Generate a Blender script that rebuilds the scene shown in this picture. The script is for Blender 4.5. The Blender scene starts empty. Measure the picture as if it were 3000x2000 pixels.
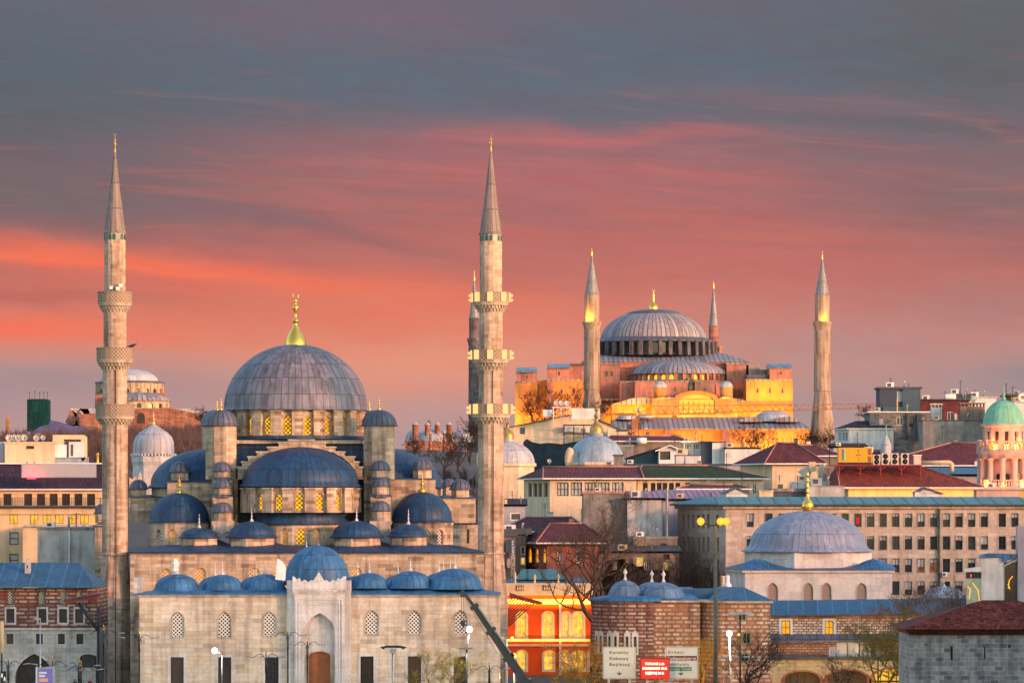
import bpy, bmesh, math, random
from math import pi, sin, cos, tan, radians, sqrt, atan2, exp
from mathutils import Vector, Matrix
from mathutils.geometry import tessellate_polygon

RND = random.Random(11)
sc = bpy.context.scene
COL = sc.collection
K = 1.02041e-4          # view-angle tangent per measuring unit of the survey grid
ZC, HX, HY = 24.0, 1176.0, 1160.0   # camera height, grid column straight ahead, grid row of the horizon

# ------------------------------------------------------------------ camera
cd = bpy.data.cameras.new('camera'); cam = bpy.data.objects.new('camera', cd); COL.objects.link(cam)
cam.location = (0, 0, ZC); cam.rotation_euler = (radians(90), 0, 0)
cd.lens = 150; cd.sensor_width = 36; cd.shift_y = 0.16; cd.clip_start = 1; cd.clip_end = 9000
sc.camera = cam
sc.view_settings.view_transform = 'Standard'; sc.view_settings.look = 'None'
sc.view_settings.exposure = 1.85; sc.view_settings.gamma = 1.0
try: sc.view_settings.use_curve_mapping = False
except Exception: pass

def lin(r, g, b, s=255.0):
    f = lambda c: c / 12.92 if c <= 0.04045 else ((c + 0.055) / 1.055) ** 2.4
    return (f(r / s), f(g / s), f(b / s), 1.0)

# ------------------------------------------------------------------ node helper
class NG:
    def __init__(s, nt): s.n = nt.nodes; s.l = nt.links
    def new(s, t, **kw):
        nd = s.n.new(t)
        for k, v in kw.items(): setattr(nd, k, v)
        return nd
    def put(s, sock, v):
        if v is None: return
        if hasattr(v, 'is_output'): s.l.new(v, sock)
        else: sock.default_value = v
    def math(s, op, a, b=None, c=None, clamp=False):
        nd = s.new('ShaderNodeMath', operation=op, use_clamp=clamp)
        for i, v in enumerate((a, b, c)): s.put(nd.inputs[i], v)
        return nd.outputs[0]
    def mix(s, f, a, b, blend='MIX'):
        nd = s.new('ShaderNodeMix', data_type='RGBA', blend_type=blend)
        s.put(nd.inputs[0], f); s.put(nd.inputs[6], a); s.put(nd.inputs[7], b)
        return nd.outputs[2]
    def ramp(s, f, stops, interp='LINEAR'):
        nd = s.new('ShaderNodeValToRGB'); cr = nd.color_ramp; cr.interpolation = interp
        while len(cr.elements) < len(stops): cr.elements.new(0.5)
        for e, (p, c) in zip(cr.elements, stops):
            e.position = p; e.color = c if len(c) == 4 else (*c, 1)
        s.put(nd.inputs[0], f); return nd.outputs[0]
    def noise(s, vec, scale, detail=3, rough=0.55, dist=0.0):
        nd = s.new('ShaderNodeTexNoise'); s.put(nd.inputs['Vector'], vec)
        nd.inputs['Scale'].default_value = scale; nd.inputs['Detail'].default_value = detail
        nd.inputs['Roughness'].default_value = rough; nd.inputs['Distortion'].default_value = dist
        return nd.outputs[0]
    def vec(s, x, y, z):
        nd = s.new('ShaderNodeCombineXYZ')
        for i, v in enumerate((x, y, z)): s.put(nd.inputs[i], v)
        return nd.outputs[0]
    def scalev(s, v, sc3):
        nd = s.new('ShaderNodeVectorMath', operation='MULTIPLY'); s.put(nd.inputs[0], v); nd.inputs[1].default_value = sc3
        return nd.outputs[0]

# ------------------------------------------------------------------ dusk sky: real sky all round, sunset cloud bank ahead
world = bpy.data.worlds.new('World'); sc.world = world; world.use_nodes = True
W = NG(world.node_tree); W.n.clear()
SUN_AZ, SUN_EL = radians(128), radians(8)
sky = W.new('ShaderNodeTexSky', sky_type='NISHITA'); sky.sun_disc = False
sky.sun_elevation = SUN_EL; sky.sun_rotation = SUN_AZ
tc = W.new('ShaderNodeTexCoord').outputs['Generated']
sp = W.new('ShaderNodeSeparateXYZ'); W.l.new(tc, sp.inputs[0])
dx_, dy_, dz_ = sp.outputs
yy = W.math('MAXIMUM', dy_, 0.05)
U0 = W.math('ADD', W.math('DIVIDE', W.math('DIVIDE', dx_, yy), K * 1000), HX / 1000)
V0 = W.math('SUBTRACT', HY / 1000, W.math('DIVIDE', W.math('DIVIDE', dz_, yy), K * 1000))
wv = W.vec(W.math('MULTIPLY', U0, 1.3), W.math('MULTIPLY', W.math('SUBTRACT', V0, W.math('MULTIPLY', U0, 0.10)), 5.5), 0.0)
n1 = W.noise(wv, 1.6, 4, 0.55, 0.4); n2 = W.noise(wv, 4.2, 4, 0.6, 0.6)
wU = W.math('ADD', U0, W.math('MULTIPLY', W.math('SUBTRACT', n2, 0.5), 0.10))
wV = W.math('ADD', V0, W.math('MULTIPLY', W.math('SUBTRACT', n1, 0.5), 0.10))
col = W.ramp(W.math('DIVIDE', wV, 1.25, clamp=True), [
    (0.0, lin(104, 107, 119)), (0.12, lin(97, 108, 122)), (0.20, lin(106, 108, 120)), (0.30, lin(146, 110, 113)),
    (0.41, lin(184, 111, 105)), (0.52, lin(199, 117, 106)), (0.60, lin(213, 132, 114)), (0.68, lin(214, 150, 131)), (0.74, lin(192, 152, 146)), (0.9, lin(164, 152, 162))])
def blob(cx, cy, sx, sy, rot, rgb, amp):
    global col
    c, s_ = cos(radians(rot)), sin(radians(rot))
    a = W.math('SUBTRACT', wU, cx); b = W.math('SUBTRACT', wV, cy)
    p = W.math('ADD', W.math('MULTIPLY', a, c / sx), W.math('MULTIPLY', b, s_ / sx))
    q = W.math('ADD', W.math('MULTIPLY', a, -s_ / sy), W.math('MULTIPLY', b, c / sy))
    e = W.math('EXPONENT', W.math('MULTIPLY', W.math('ADD', W.math('MULTIPLY', p, p), W.math('MULTIPLY', q, q)), -1.0))
    col = W.mix(W.math('MULTIPLY', e, amp), col, lin(*rgb))
for b in [
    (0.00, 0.28, 0.55, 0.24, 0, (90, 101, 109), 0.85), (0.85, 0.05, 0.40, 0.09, 0, (122, 106, 120), 0.7),
    (1.25, 0.19, 0.80, 0.07, 2, (96, 110, 124), 0.75), (0.05, 0.45, 0.55, 0.085, 4, (116, 106, 110), 0.85),
    (2.35, 0.12, 0.40, 0.16, 0, (98, 100, 101), 0.7), (1.30, 0.40, 0.60, 0.07, 3, (198, 112, 112), 0.65),
    (2.15, 0.285, 0.40, 0.030, 3, (92, 104, 112), 0.8), (1.95, 0.245, 0.45, 0.028, 4, (150, 112, 118), 0.40),
    (1.38, 0.312, 0.36, 0.020, -1, (206, 114, 112), 0.55), (2.30, 0.47, 0.42, 0.12, 4, (124, 108, 112), 0.75),
    (2.15, 0.395, 0.35, 0.016, 6, (160, 112, 112), 0.5), (0.62, 0.50, 0.40, 0.020, 12, (132, 104, 110), 0.6),
    (0.60, 0.70, 0.75, 0.080, 5, (226, 120, 96), 0.55), (0.38, 0.608, 0.66, 0.030, 6.2, (252, 120, 86), 0.8),
    (0.10, 0.59, 0.40, 0.010, 6, (255, 122, 88), 0.65), (0.10, 0.675, 0.35, 0.022, 4, (178, 104, 100), 0.55),
    (0.05, 0.755, 0.42, 0.036, 3, (246, 120, 92), 0.85), (0.98, 0.83, 0.50, 0.08, 0, (232, 152, 126), 0.85),
    (0.10, 0.875, 0.45, 0.05, 0, (166, 140, 142), 0.8), (2.40, 0.87, 0.30, 0.07, 0, (132, 138, 148), 0.75),
    (2.30, 0.70, 0.35, 0.06, 3, (168, 126, 124), 0.7), (1.95, 0.80, 0.50, 0.09, 0, (176, 142, 142), 0.7), (1.80, 0.93, 0.40, 0.06, 0, (166, 148, 150), 0.7),
    (0.95, 0.72, 0.38, 0.06, 5, (234, 128, 104), 0.55), (0.08, 0.90, 0.50, 0.06, 0, (164, 146, 152), 0.6), (1.75, 0.57, 0.45, 0.08, 3, (198, 114, 108), 0.45)]: blob(*b)
# long torn veils of cloud
n4 = W.noise(W.vec(W.math('MULTIPLY', U0, 1.1), W.math('MULTIPLY', W.math('SUBTRACT', V0, W.math('MULTIPLY', U0, 0.06)), 15.0), 3.7), 2.0, 5, 0.6, 0.9)
band = W.math('EXPONENT', W.math('MULTIPLY', W.math('POWER', W.math('DIVIDE', W.math('SUBTRACT', V0, 0.38), 0.22), 2.0), -1.0))
col = W.mix(W.math('MULTIPLY', W.math('MULTIPLY', W.ramp(n4, [(0.42, (0, 0, 0)), (0.68, (1, 1, 1))]), band), 0.34), col, lin(128, 106, 114))
col = W.mix(W.math('MULTIPLY', W.math('MULTIPLY', W.ramp(n4, [(0.30, (1, 1, 1)), (0.46, (0, 0, 0))]), band), 0.20), col, lin(216, 120, 112))
# fine wisps
col = W.mix(W.math('MULTIPLY', W.math('SUBTRACT', n2, 0.42, clamp=True), 0.55), col, lin(226, 128, 112), 'SOFT_LIGHT')
n3 = W.noise(wv, 9.0, 5, 0.65, 0.8)
col = W.mix(0.10, col, W.ramp(n3, [(0.3, (0.35, 0.35, 0.36)), (0.7, (0.66, 0.63, 0.62))]), 'SOFT_LIGHT')
mr = W.new('ShaderNodeMapRange', interpolation_type='SMOOTHSTEP'); W.l.new(dz_, mr.inputs[0])
mr.inputs[1].default_value = 0.125; mr.inputs[2].default_value = 0.36
mr2 = W.new('ShaderNodeMapRange', interpolation_type='SMOOTHSTEP'); W.l.new(dy_, mr2.inputs[0])
mr2.inputs[1].default_value = 0.75; mr2.inputs[2].default_value = 0.25
bg1 = W.new('ShaderNodeBackground'); W.l.new(sky.outputs[0], bg1.inputs[0]); bg1.inputs[1].default_value = 0.15
bg2 = W.new('ShaderNodeBackground'); W.l.new(col, bg2.inputs[0]); bg2.inputs[1].default_value = 0.277
ms = W.new('ShaderNodeMixShader'); W.put(ms.inputs[0], W.math('MAXIMUM', mr.outputs[0], mr2.outputs[0]))
W.l.new(bg2.outputs[0], ms.inputs[1]); W.l.new(bg1.outputs[0], ms.inputs[2])
wo = W.new('ShaderNodeOutputWorld'); W.l.new(ms.outputs[0], wo.inputs[0])

# ------------------------------------------------------------------ low warm evening sun, from the right behind the camera
sd = bpy.data.lights.new('sun', 'SUN'); sd.energy = 1.3; sd.angle = radians(5); sd.color = (1.0, 0.37, 0.185)
sun = bpy.data.objects.new('sun', sd); COL.objects.link(sun)
sdir = Vector((sin(SUN_AZ) * cos(SUN_EL), cos(SUN_AZ) * cos(SUN_EL), sin(SUN_EL)))
sun.rotation_euler = sdir.to_track_quat('Z', 'Y').to_euler(); sun.location = sdir * 300

# ------------------------------------------------------------------ survey helpers
def wx(d, Y): return (d - HX) * K * Y
def wz(d, Y): return ZC + (HY - d) * K * Y
def pt(dx, dy, Y): return (wx(dx, Y), Y, wz(dy, Y))
def gz(x, y):   # ground height
    t = min(max((y - 575) / 650.0, 0), 1); t = t * t * (3 - 2 * t)
    z = 37.0 * t
    l = exp(-((x + 70) / 75.0) ** 2) * min(max((y - 800) / 300.0, 0), 1) * 4
    return z + l

class MB:
    """collects faces, then links them as ONE mesh object"""
    def __init__(s): s.v = []; s.f = []; s.uv = []; s.sm = []
    def face(s, pts, uv=None, smooth=False):
        i = len(s.v); s.v += [tuple(p) for p in pts]
        s.f.append(tuple(range(i, i + len(pts)))); s.uv.append(uv); s.sm.append(smooth); return s
    def box(s, x0, x1, y0, y1, z0, z1):
        a = [(x0, y0, z0), (x1, y0, z0), (x1, y1, z0), (x0, y1, z0), (x0, y0, z1), (x1, y0, z1), (x1, y1, z1), (x0, y1, z1)]
        for q in ((0, 1, 5, 4), (1, 2, 6, 5), (2, 3, 7, 6), (3, 0, 4, 7), (4, 5, 6, 7), (3, 2, 1, 0)): s.face([a[i] for i in q])
        return s
    def dbox(s, d0, d1, t, b, Y, dep):
        return s.box(wx(d0, Y), wx(d1, Y), Y, Y + dep, wz(b, Y), wz(t, Y))
    def prism(s, poly, y0, y1):      # poly in (x, z)
        n = len(poly)
        for tri in tessellate_polygon([[Vector((p[0], p[1], 0)) for p in poly]]):
            s.face([(poly[i][0], y0, poly[i][1]) for i in tri]); s.face([(poly[i][0], y1, poly[i][1]) for i in reversed(tri)])
        for i in range(n):
            p, q = poly[i], poly[(i + 1) % n]
            s.face([(p[0], y0, p[1]), (q[0], y0, q[1]), (q[0], y1, q[1]), (p[0], y1, p[1])])
        return s
    def dprism(s, poly, Y, dep): return s.prism([(wx(a, Y), wz(b, Y)) for a, b in poly], Y, Y + dep)
    def slab(s, plan, z0, z1):       # plan polygon (x, y) raised from z0 to z1
        n = len(plan)
        for tri in tessellate_polygon([[Vector((p[0], p[1], 0)) for p in plan]]):
            s.face([(plan[i][0], plan[i][1], z1) for i in tri]); s.face([(plan[i][0], plan[i][1], z0) for i in reversed(tri)])
        for i in range(n):
            p, q = plan[i], plan[(i + 1) % n]
            s.face([(p[0], p[1], z0), (q[0], q[1], z0), (q[0], q[1], z1), (p[0], p[1], z1)])
        return s
    def lathe(s, cx, cy, prof, n=32, a0=0.0, a1=2 * pi, smooth=True, fn=None, sx=1.0, sy=1.0):
        R = max(p[0] for p in prof); arc = [0.0]
        for p, q in zip(prof, prof[1:]): arc.append(arc[-1] + sqrt((p[0] - q[0]) ** 2 + (p[1] - q[1]) ** 2))
        base = len(s.v)
        for (r, z) in prof:
            for k in range(n + 1):
                a = a0 + (a1 - a0) * k / n
                rr = r if fn is None else fn(r, z, a)
                s.v.append((cx + sx * rr * cos(a), cy + sy * rr * sin(a), z))
        for j in range(len(prof) - 1):
            for k in range(n):
                i = base + j * (n + 1) + k
                s.f.append((i, i + 1, i + n + 2, i + n + 1)); s.sm.append(smooth)
                u0, u1 = (a0 + (a1 - a0) * k / n) * R, (a0 + (a1 - a0) * (k + 1) / n) * R
                s.uv.append([(u0, arc[j]), (u1, arc[j]), (u1, arc[j + 1]), (u0, arc[j + 1])])
        return s
    def dl(s, cdx, Y, prof, n=32, a0=0.0, a1=2 * pi, smooth=True, **kw):
        m = K * Y
        return s.lathe(wx(cdx, Y), Y, [(r * m, wz(d, Y)) for r, d in prof], n, a0, a1, smooth, **kw)
    def tube(s, pts, r, n=6, smooth=True, cap=True):
        pts = [Vector(p) for p in pts]; rs = r if isinstance(r, (list, tuple)) else [r] * len(pts)
        base = len(s.v); up = Vector((0, 0, 1))
        for i, p in enumerate(pts):
            t = (pts[min(i + 1, len(pts) - 1)] - pts[max(i - 1, 0)])
            if t.length < 1e-9: t = Vector((0, 0, 1))
            t.normalize(); a = t.cross(Vector((0, 1, 0)) if abs(t.y) < 0.9 else Vector((1, 0, 0))).normalized(); b = t.cross(a)
            for k in range(n):
                q = p + (a * cos(2 * pi * k / n) + b * sin(2 * pi * k / n)) * rs[i]; s.v.append(tuple(q))
        for i in range(len(pts) - 1):
            for k in range(n):
                a_, b_ = base + i * n + k, base + i * n + (k + 1) % n
                s.f.append((a_, b_, b_ + n, a_ + n)); s.uv.append(None); s.sm.append(smooth)
        if cap:
            s.f.append(tuple(base + k for k in reversed(range(n)))); s.uv.append(None); s.sm.append(False)
            e = base + (len(pts) - 1) * n
            s.f.append(tuple(e + k for k in range(n))); s.uv.append(None); s.sm.append(False)
        return s
    def hip(s, x0, x1, y0, y1, ze, zr, i0, i1, ry=0.5, th=0.25):   # hipped roof, ridge along x
        yr = y0 + (y1 - y0) * ry
        a = [(x0, y0, ze), (x1, y0, ze), (x1, y1, ze), (x0, y1, ze)]; r0, r1 = (x0 + i0, yr, zr), (x1 - i1, yr, zr)
        s.face([a[0], a[1], r1, r0]); s.face([a[1], a[2], r1]); s.face([a[2], a[3], r0, r1]); s.face([a[3], a[0], r0])
        b = [(p[0], p[1], ze - th) for p in a]
        for i in range(4): j = (i + 1) % 4; s.face([b[i], b[j], a[j], a[i]])
        s.face(b[::-1]); return s
    def dhip(s, d0, d1, dE, dR, Y, dep, i0, i1, ry=0.5, th=3):
        m = K * Y
        return s.hip(wx(d0, Y), wx(d1, Y), Y, Y + dep, wz(dE, Y), wz(dR, Y + dep * ry), i0 * m, i1 * m, ry, th * m)
    def build(s, name, mat, parent=None, weld=True, **tags):
        me = bpy.data.meshes.new(name); me.from_pydata(s.v, [], s.f)
        uvl = me.uv_layers.new(name='UVMap'); data = []
        V = s.v
        for f, uv in zip(s.f, s.uv):
            if uv is None:
                nx = ny = nz = 0.0
                for i in range(len(f)):
                    p, q = V[f[i]], V[f[(i + 1) % len(f)]]
                    nx += (p[1] - q[1]) * (p[2] + q[2]); ny += (p[2] - q[2]) * (p[0] + q[0]); nz += (p[0] - q[0]) * (p[1] + q[1])
                h = sqrt(nx * nx + ny * ny); L = sqrt(h * h + nz * nz) or 1
                if h / L < 0.05: uv = [(V[i][0], V[i][1]) for i in f]
                else:
                    tx, ty = -ny / h, nx / h
                    if tx < 0 or (abs(tx) < 1e-6 and ty < 0): tx, ty = -tx, -ty
                    k = L / h if h / L > 0.25 else 1.0
                    uv = [(V[i][0] * tx + V[i][1] * ty, V[i][2] * k) for i in f]
            for u in uv: data += u
        uvl.data.foreach_set('uv', data)
        me.polygons.foreach_set('use_smooth', s.sm)
        if weld:
            bm = bmesh.new(); bm.from_mesh(me); bmesh.ops.remove_doubles(bm, verts=bm.verts, dist=0.0008); bm.to_mesh(me); bm.free()
        me.materials.append(mat)
        o = bpy.data.objects.new(name, me); COL.objects.link(o)
        if parent is not None:
            o.parent = parent; o.location = -wloc(parent)
        for k, v in tags.items():
            o[{'cat': 'category'}.get(k, k)] = v
        return o

def wloc(o):
    v = Vector((0, 0, 0))
    while o is not None: v = v + o.location; o = o.parent
    return v
def thing(name, label, cat, loc=(0, 0, 0), group=None):
    o = bpy.data.objects.new(name, None); COL.objects.link(o); o.location = loc; o.empty_display_size = 1
    o['label'] = label; o['category'] = cat
    if group: o['group'] = group
    return o
def copy_tree(o, loc=None, label=None, parent=None, rz=None):
    c = o.copy(); COL.objects.link(c); c.parent = parent
    if loc is not None: c.location = loc
    if rz is not None: c.rotation_euler = (0, 0, rz)
    if label: c['label'] = label
    for ch in list(o.children): copy_tree(ch, parent=c)
    return c

# ------------------------------------------------------------------ walls with openings
class Wall:
    def __init__(s, A, B):
        s.A = Vector(A[:2]); s.B = Vector(B[:2]); d = s.B - s.A; s.L = d.length; s.U = d / s.L; s.N = Vector((s.U.y, -s.U.x))
    def p(s, u, z, d=0.0):   # d metres inwards
        q = s.A + s.U * u - s.N * d; return (q.x, q.y, z)
    def hit(s, dx, dy):
        a, b = (dx - HX) * K, (HY - dy) * K
        t = s.A.dot(s.N) / (a * s.N.x + s.N.y); q = Vector((a * t, t))
        return ((q - s.A).dot(s.U), ZC + b * t)
    def rect(s, zb, zt): return [(0, zb), (s.L, zb), (s.L, zt), (0, zt)]
    def face(s, mb, outer, holes=(), depth=0.25):
        loops = [outer] + list(holes); flat = [p for l in loops for p in l]
        for tri in tessellate_polygon([[Vector((p[0], p[1], 0)) for p in l] for l in loops]):
            mb.face([s.p(*flat[i]) for i in tri], [(flat[i][0] + s.A.x * .37, flat[i][1]) for i in tri])
        for h in holes:
            for i in range(len(h)):
                p, q = h[i], h[(i + 1) % len(h)]
                mb.face([s.p(*p), s.p(*q), s.p(*q, depth), s.p(*p, depth)])
        return mb
    def flat(s, mb, poly, d=0.0):
        for tri in tessellate_polygon([[Vector((p[0], p[1], 0)) for p in poly]]):
            mb.face([s.p(*poly[i], d) for i in tri], [(poly[i][0], poly[i][1]) for i in tri])
        return mb
    def ring(s, mb, poly, w, d0, d1):   # a band of width w round an opening, from depth d0 to d1
        cx = sum(p[0] for p in poly) / len(poly); cz = sum(p[1] for p in poly) / len(poly)
        hx = max(abs(p[0] - cx) for p in poly); hz = max(abs(p[1] - cz) for p in poly)
        out = [(cx + (p[0] - cx) * (hx + w) / hx, cz + (p[1] - cz) * (hz + w) / hz) for p in poly]
        n = len(poly)
        for i in range(n):
            j = (i + 1) % n
            mb.face([s.p(*poly[i], d0), s.p(*poly[j], d0), s.p(*out[j], d0), s.p(*out[i], d0)])
            mb.face([s.p(*out[i], d0), s.p(*out[j], d0), s.p(*out[j], d1), s.p(*out[i], d1)])
            mb.face([s.p(*poly[i], d0), s.p(*poly[j], d0), s.p(*poly[j], d1), s.p(*poly[i], d1)])
        return mb
    def bar(s, mb, u0, u1, z0, z1, d0, d1):
        a = [s.p(u0, z0, d0), s.p(u1, z0, d0), s.p(u1, z0, d1), s.p(u0, z0, d1), s.p(u0, z1, d0), s.p(u1, z1, d0), s.p(u1, z1, d1), s.p(u0, z1, d1)]
        for q in ((0, 1, 5, 4), (1, 2, 6, 5), (2, 3, 7, 6), (3, 0, 4, 7), (4, 5, 6, 7), (3, 2, 1, 0)): mb.face([a[i] for i in q])
        return mb
def opening(cx, w, zb, zt, kind='rect', n=5):
    """outline of an opening in wall coordinates"""
    if kind == 'rect': return [(cx - w / 2, zb), (cx + w / 2, zb), (cx + w / 2, zt), (cx - w / 2, zt)]
    pts = [(cx - w / 2, zb), (cx + w / 2, zb)]
    if kind == 'round':
        zs = zt - w / 2
        for i in range(2 * n + 1): a = pi * i / (2 * n); pts.append((cx + w / 2 * cos(a), zs + w / 2 * sin(a)))
    elif kind == 'seg':
        zs = zt - w * .22
        for i in range(2 * n + 1): a = pi * i / (2 * n); pts.append((cx + w / 2 * cos(a), zs + w * .22 * sin(a)))
    else:   # pointed
        zs = zt - w * .62
        for i in range(n + 1): a = radians(60) * i / n; pts.append((cx - w / 2 + w * cos(a), zs + w * sin(a) * .62 / .866))
        for i in range(n - 1, -1, -1): a = radians(60) * i / n; pts.append((cx + w / 2 - w * cos(a), zs + w * sin(a) * .62 / .866))
    return pts
# ------------------------------------------------------------------ materials (all procedural)
def base_mat(name, rough=0.8, spec=0.3, metal=0.0):
    m = bpy.data.materials.new(name); m.use_nodes = True
    g = NG(m.node_tree); b = m.node_tree.nodes['Principled BSDF']
    b.inputs['Roughness'].default_value = rough; b.inputs['Metallic'].default_value = metal
    b.inputs['Specular IOR Level'].default_value = spec
    return m, g, b
def c4(c): return (*c, 1.0) if len(c) == 3 else c
def shade(c, f): return tuple(x * f for x in c[:3])
def wear(g, colr, amt, sc_=0.25):
    """weather streaks and blotches that belong to the surface"""
    pos = g.new('ShaderNodeNewGeometry').outputs['Position']
    a = g.noise(pos, sc_, 4, 0.6)
    b = g.noise(g.scalev(pos, (1.2, 1.2, 0.10)), 1.0, 3, 0.6)
    f = g.math('MULTIPLY', g.ramp(a, [(0.42, (0, 0, 0)), (0.62, (1, 1, 1))]), 0.45)
    f = g.math('ADD', f, g.math('MULTIPLY', g.ramp(b, [(0.47, (0, 0, 0)), (0.63, (1, 1, 1))]), 0.65))
    dark = g.mix(1.0, colr, (1 - amt, 1 - amt * 1.02, 1 - amt * 1.0, 1), 'MULTIPLY')
    return g.mix(f, colr, dark)
def m_stone(name, tones, bw=1.1, bh=0.45, mort=0.02, mcol=None, stain=0.35, rough=0.88, bump=0.5, off=0.5, wsc=0.25):
    m, g, b = base_mat(name, rough, 0.2)
    uv = g.new('ShaderNodeTexCoord').outputs['UV']
    br = g.new('ShaderNodeTexBrick'); g.put(br.inputs['Vector'], uv)
    br.offset = off; br.inputs['Color1'].default_value = (0, 0, 0, 1); br.inputs['Color2'].default_value = (1, 1, 1, 1)
    br.inputs['Mortar'].default_value = (0.5, 0.5, 0.5, 1); br.inputs['Scale'].default_value = 1
    br.inputs['Mortar Size'].default_value = mort; br.inputs['Mortar Smooth'].default_value = 0.15
    br.inputs['Brick Width'].default_value = bw; br.inputs['Row Height'].default_value = bh
    n = len(tones)
    colr = g.ramp(br.outputs['Color'], [(i / max(n - 1, 1), c4(t)) for i, t in enumerate(tones)])
    fine = g.noise(uv, 2.2, 4, 0.65)
    colr = g.mix(0.45, colr, g.ramp(fine, [(0.25, (0.3, 0.3, 0.3)), (0.75, (0.7, 0.7, 0.7))]), 'OVERLAY')
    colr = g.mix(br.outputs['Fac'], colr, c4(mcol or shade(tones[0], 0.55)))
    colr = wear(g, colr, stain, wsc)
    g.put(b.inputs['Base Color'], colr)
    h = g.math('ADD', g.math('MULTIPLY', br.outputs['Fac'], -1.0), g.math('MULTIPLY', fine, 0.5))
    bp = g.new('ShaderNodeBump'); bp.inputs['Strength'].default_value = bump; bp.inputs['Distance'].default_value = 0.05
    g.put(bp.inputs['Height'], h); g.l.new(bp.outputs[0], b.inputs['Normal'])
    return m
def m_lead(name, base, seam=0.9, ring=2.4, var=0.35, rough=0.42, spec=0.5, metal=0.0, dark=0.45, stain=0.25, sw=0.055):
    m, g, b = base_mat(name, rough, spec, metal)
    uv = g.new('ShaderNodeTexCoord').outputs['UV']
    br = g.new('ShaderNodeTexBrick'); g.put(br.inputs['Vector'], uv)
    br.offset = 0.0; br.inputs['Color1'].default_value = (0, 0, 0, 1); br.inputs['Color2'].default_value = (1, 1, 1, 1)
    br.inputs['Mortar'].default_value = (0.5, 0.5, 0.5, 1); br.inputs['Scale'].default_value = 1
    br.inputs['Mortar Size'].default_value = sw; br.inputs['Mortar Smooth'].default_value = 0.4
    br.inputs['Brick Width'].default_value = seam; br.inputs['Row Height'].default_value = ring
    st = g.noise(g.scalev(uv, (2.6, 0.22, 1)), 1.0, 4, 0.6)
    fac = g.math('ADD', g.math('MULTIPLY', br.outputs['Color'], 0.5), g.math('MULTIPLY', st, 0.5))
    pos = g.new('ShaderNodeNewGeometry').outputs['Position']; lt = g.ramp(g.noise(g.scalev(pos, (1.6, 1.6, .28)), .9, 4, .62), [(.52, (0, 0, 0)), (.70, (1, 1, 1))])
    colr = g.ramp(fac, [(0.15, c4(shade(base, 1 - var))), (0.5, c4(base)), (0.9, c4(shade(base, 1 + var)))])
    colr = g.mix(g.math('MULTIPLY', br.outputs['Fac'], 0.85), colr, c4(shade(base, dark)))
    colr = wear(g, colr, stain, 0.3)
    colr = g.mix(g.math('MULTIPLY', lt, .45), colr, c4(tuple(x * 1.7 + .012 for x in base)))
    g.put(b.inputs['Base Color'], colr)
    g.put(b.inputs['Roughness'], g.math('ADD', rough - 0.12, g.math('MULTIPLY', st, 0.28)))
    bp = g.new('ShaderNodeBump'); bp.inputs['Strength'].default_value = 0.6; bp.inputs['Distance'].default_value = 0.08
    g.put(bp.inputs['Height'], g.math('ADD', br.outputs['Fac'], g.math('MULTIPLY', st, 0.25))); g.l.new(bp.outputs[0], b.inputs['Normal'])
    return m
def m_plain(name, rgb, rough=0.7, var=0.25, sc_=0.8, spec=0.3, metal=0.0, stain=0.25):
    m, g, b = base_mat(name, rough, spec, metal)
    pos = g.new('ShaderNodeNewGeometry').outputs['Position']
    f = g.noise(pos, sc_, 4, 0.6)
    colr = g.ramp(f, [(0.3, c4(shade(rgb, 1 - var))), (0.7, c4(shade(rgb, 1 + var * .6)))])
    if stain: colr = wear(g, colr, stain, 0.35)
    g.put(b.inputs['Base Color'], colr)
    return m
def m_emit(name, rgb, strength, base=(0.02, 0.02, 0.02), var=0.0):
    m, g, b = base_mat(name, 0.4)
    b.inputs['Base Color'].default_value = c4(base)
    if var:
        uv = g.new('ShaderNodeTexCoord').outputs['UV']; f = g.noise(uv, 1.4, 3, 0.6)
        g.put(b.inputs['Emission Color'], g.ramp(f, [(0.3, c4(shade(rgb, 1 - var))), (0.65, c4(rgb))]))
    else: b.inputs['Emission Color'].default_value = c4(rgb)
    b.inputs['Emission Strength'].default_value = strength / 3.6
    return m
def m_lattice(name, stone, pitch=0.30, hole=(0.02, 0.02, 0.03), emit=None, strength=0.0, rad=0.33):
    """pierced plaster screen: rows of round holes, dark or with the lit hall behind them"""
    m, g, b = base_mat(name, 0.7, 0.2)
    uv = g.new('ShaderNodeTexCoord').outputs['UV']
    mp = g.new('ShaderNodeMapping'); g.put(mp.inputs[0], uv); mp.inputs['Rotation'].default_value = (0, 0, radians(45)); mp.inputs['Scale'].default_value = (1 / pitch,) * 3
    vo = g.new('ShaderNodeTexVoronoi', voronoi_dimensions='2D'); g.put(vo.inputs['Vector'], mp.outputs[0]); vo.inputs['Scale'].default_value = 1.0; vo.inputs['Randomness'].default_value = 0.0
    mk = g.math('LESS_THAN', vo.outputs['Distance'], rad)
    g.put(b.inputs['Base Color'], g.mix(mk, c4(stone), c4(hole)))
    if emit:
        nz = g.noise(uv, 0.9, 2, 0.5)
        e = g.ramp(nz, [(0.35, c4(shade(emit, 0.45))), (0.6, c4(emit))])
        g.put(b.inputs['Emission Color'], g.mix(mk, (0, 0, 0, 1), e)); b.inputs['Emission Strength'].default_value = strength / 3.6
    return m
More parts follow.
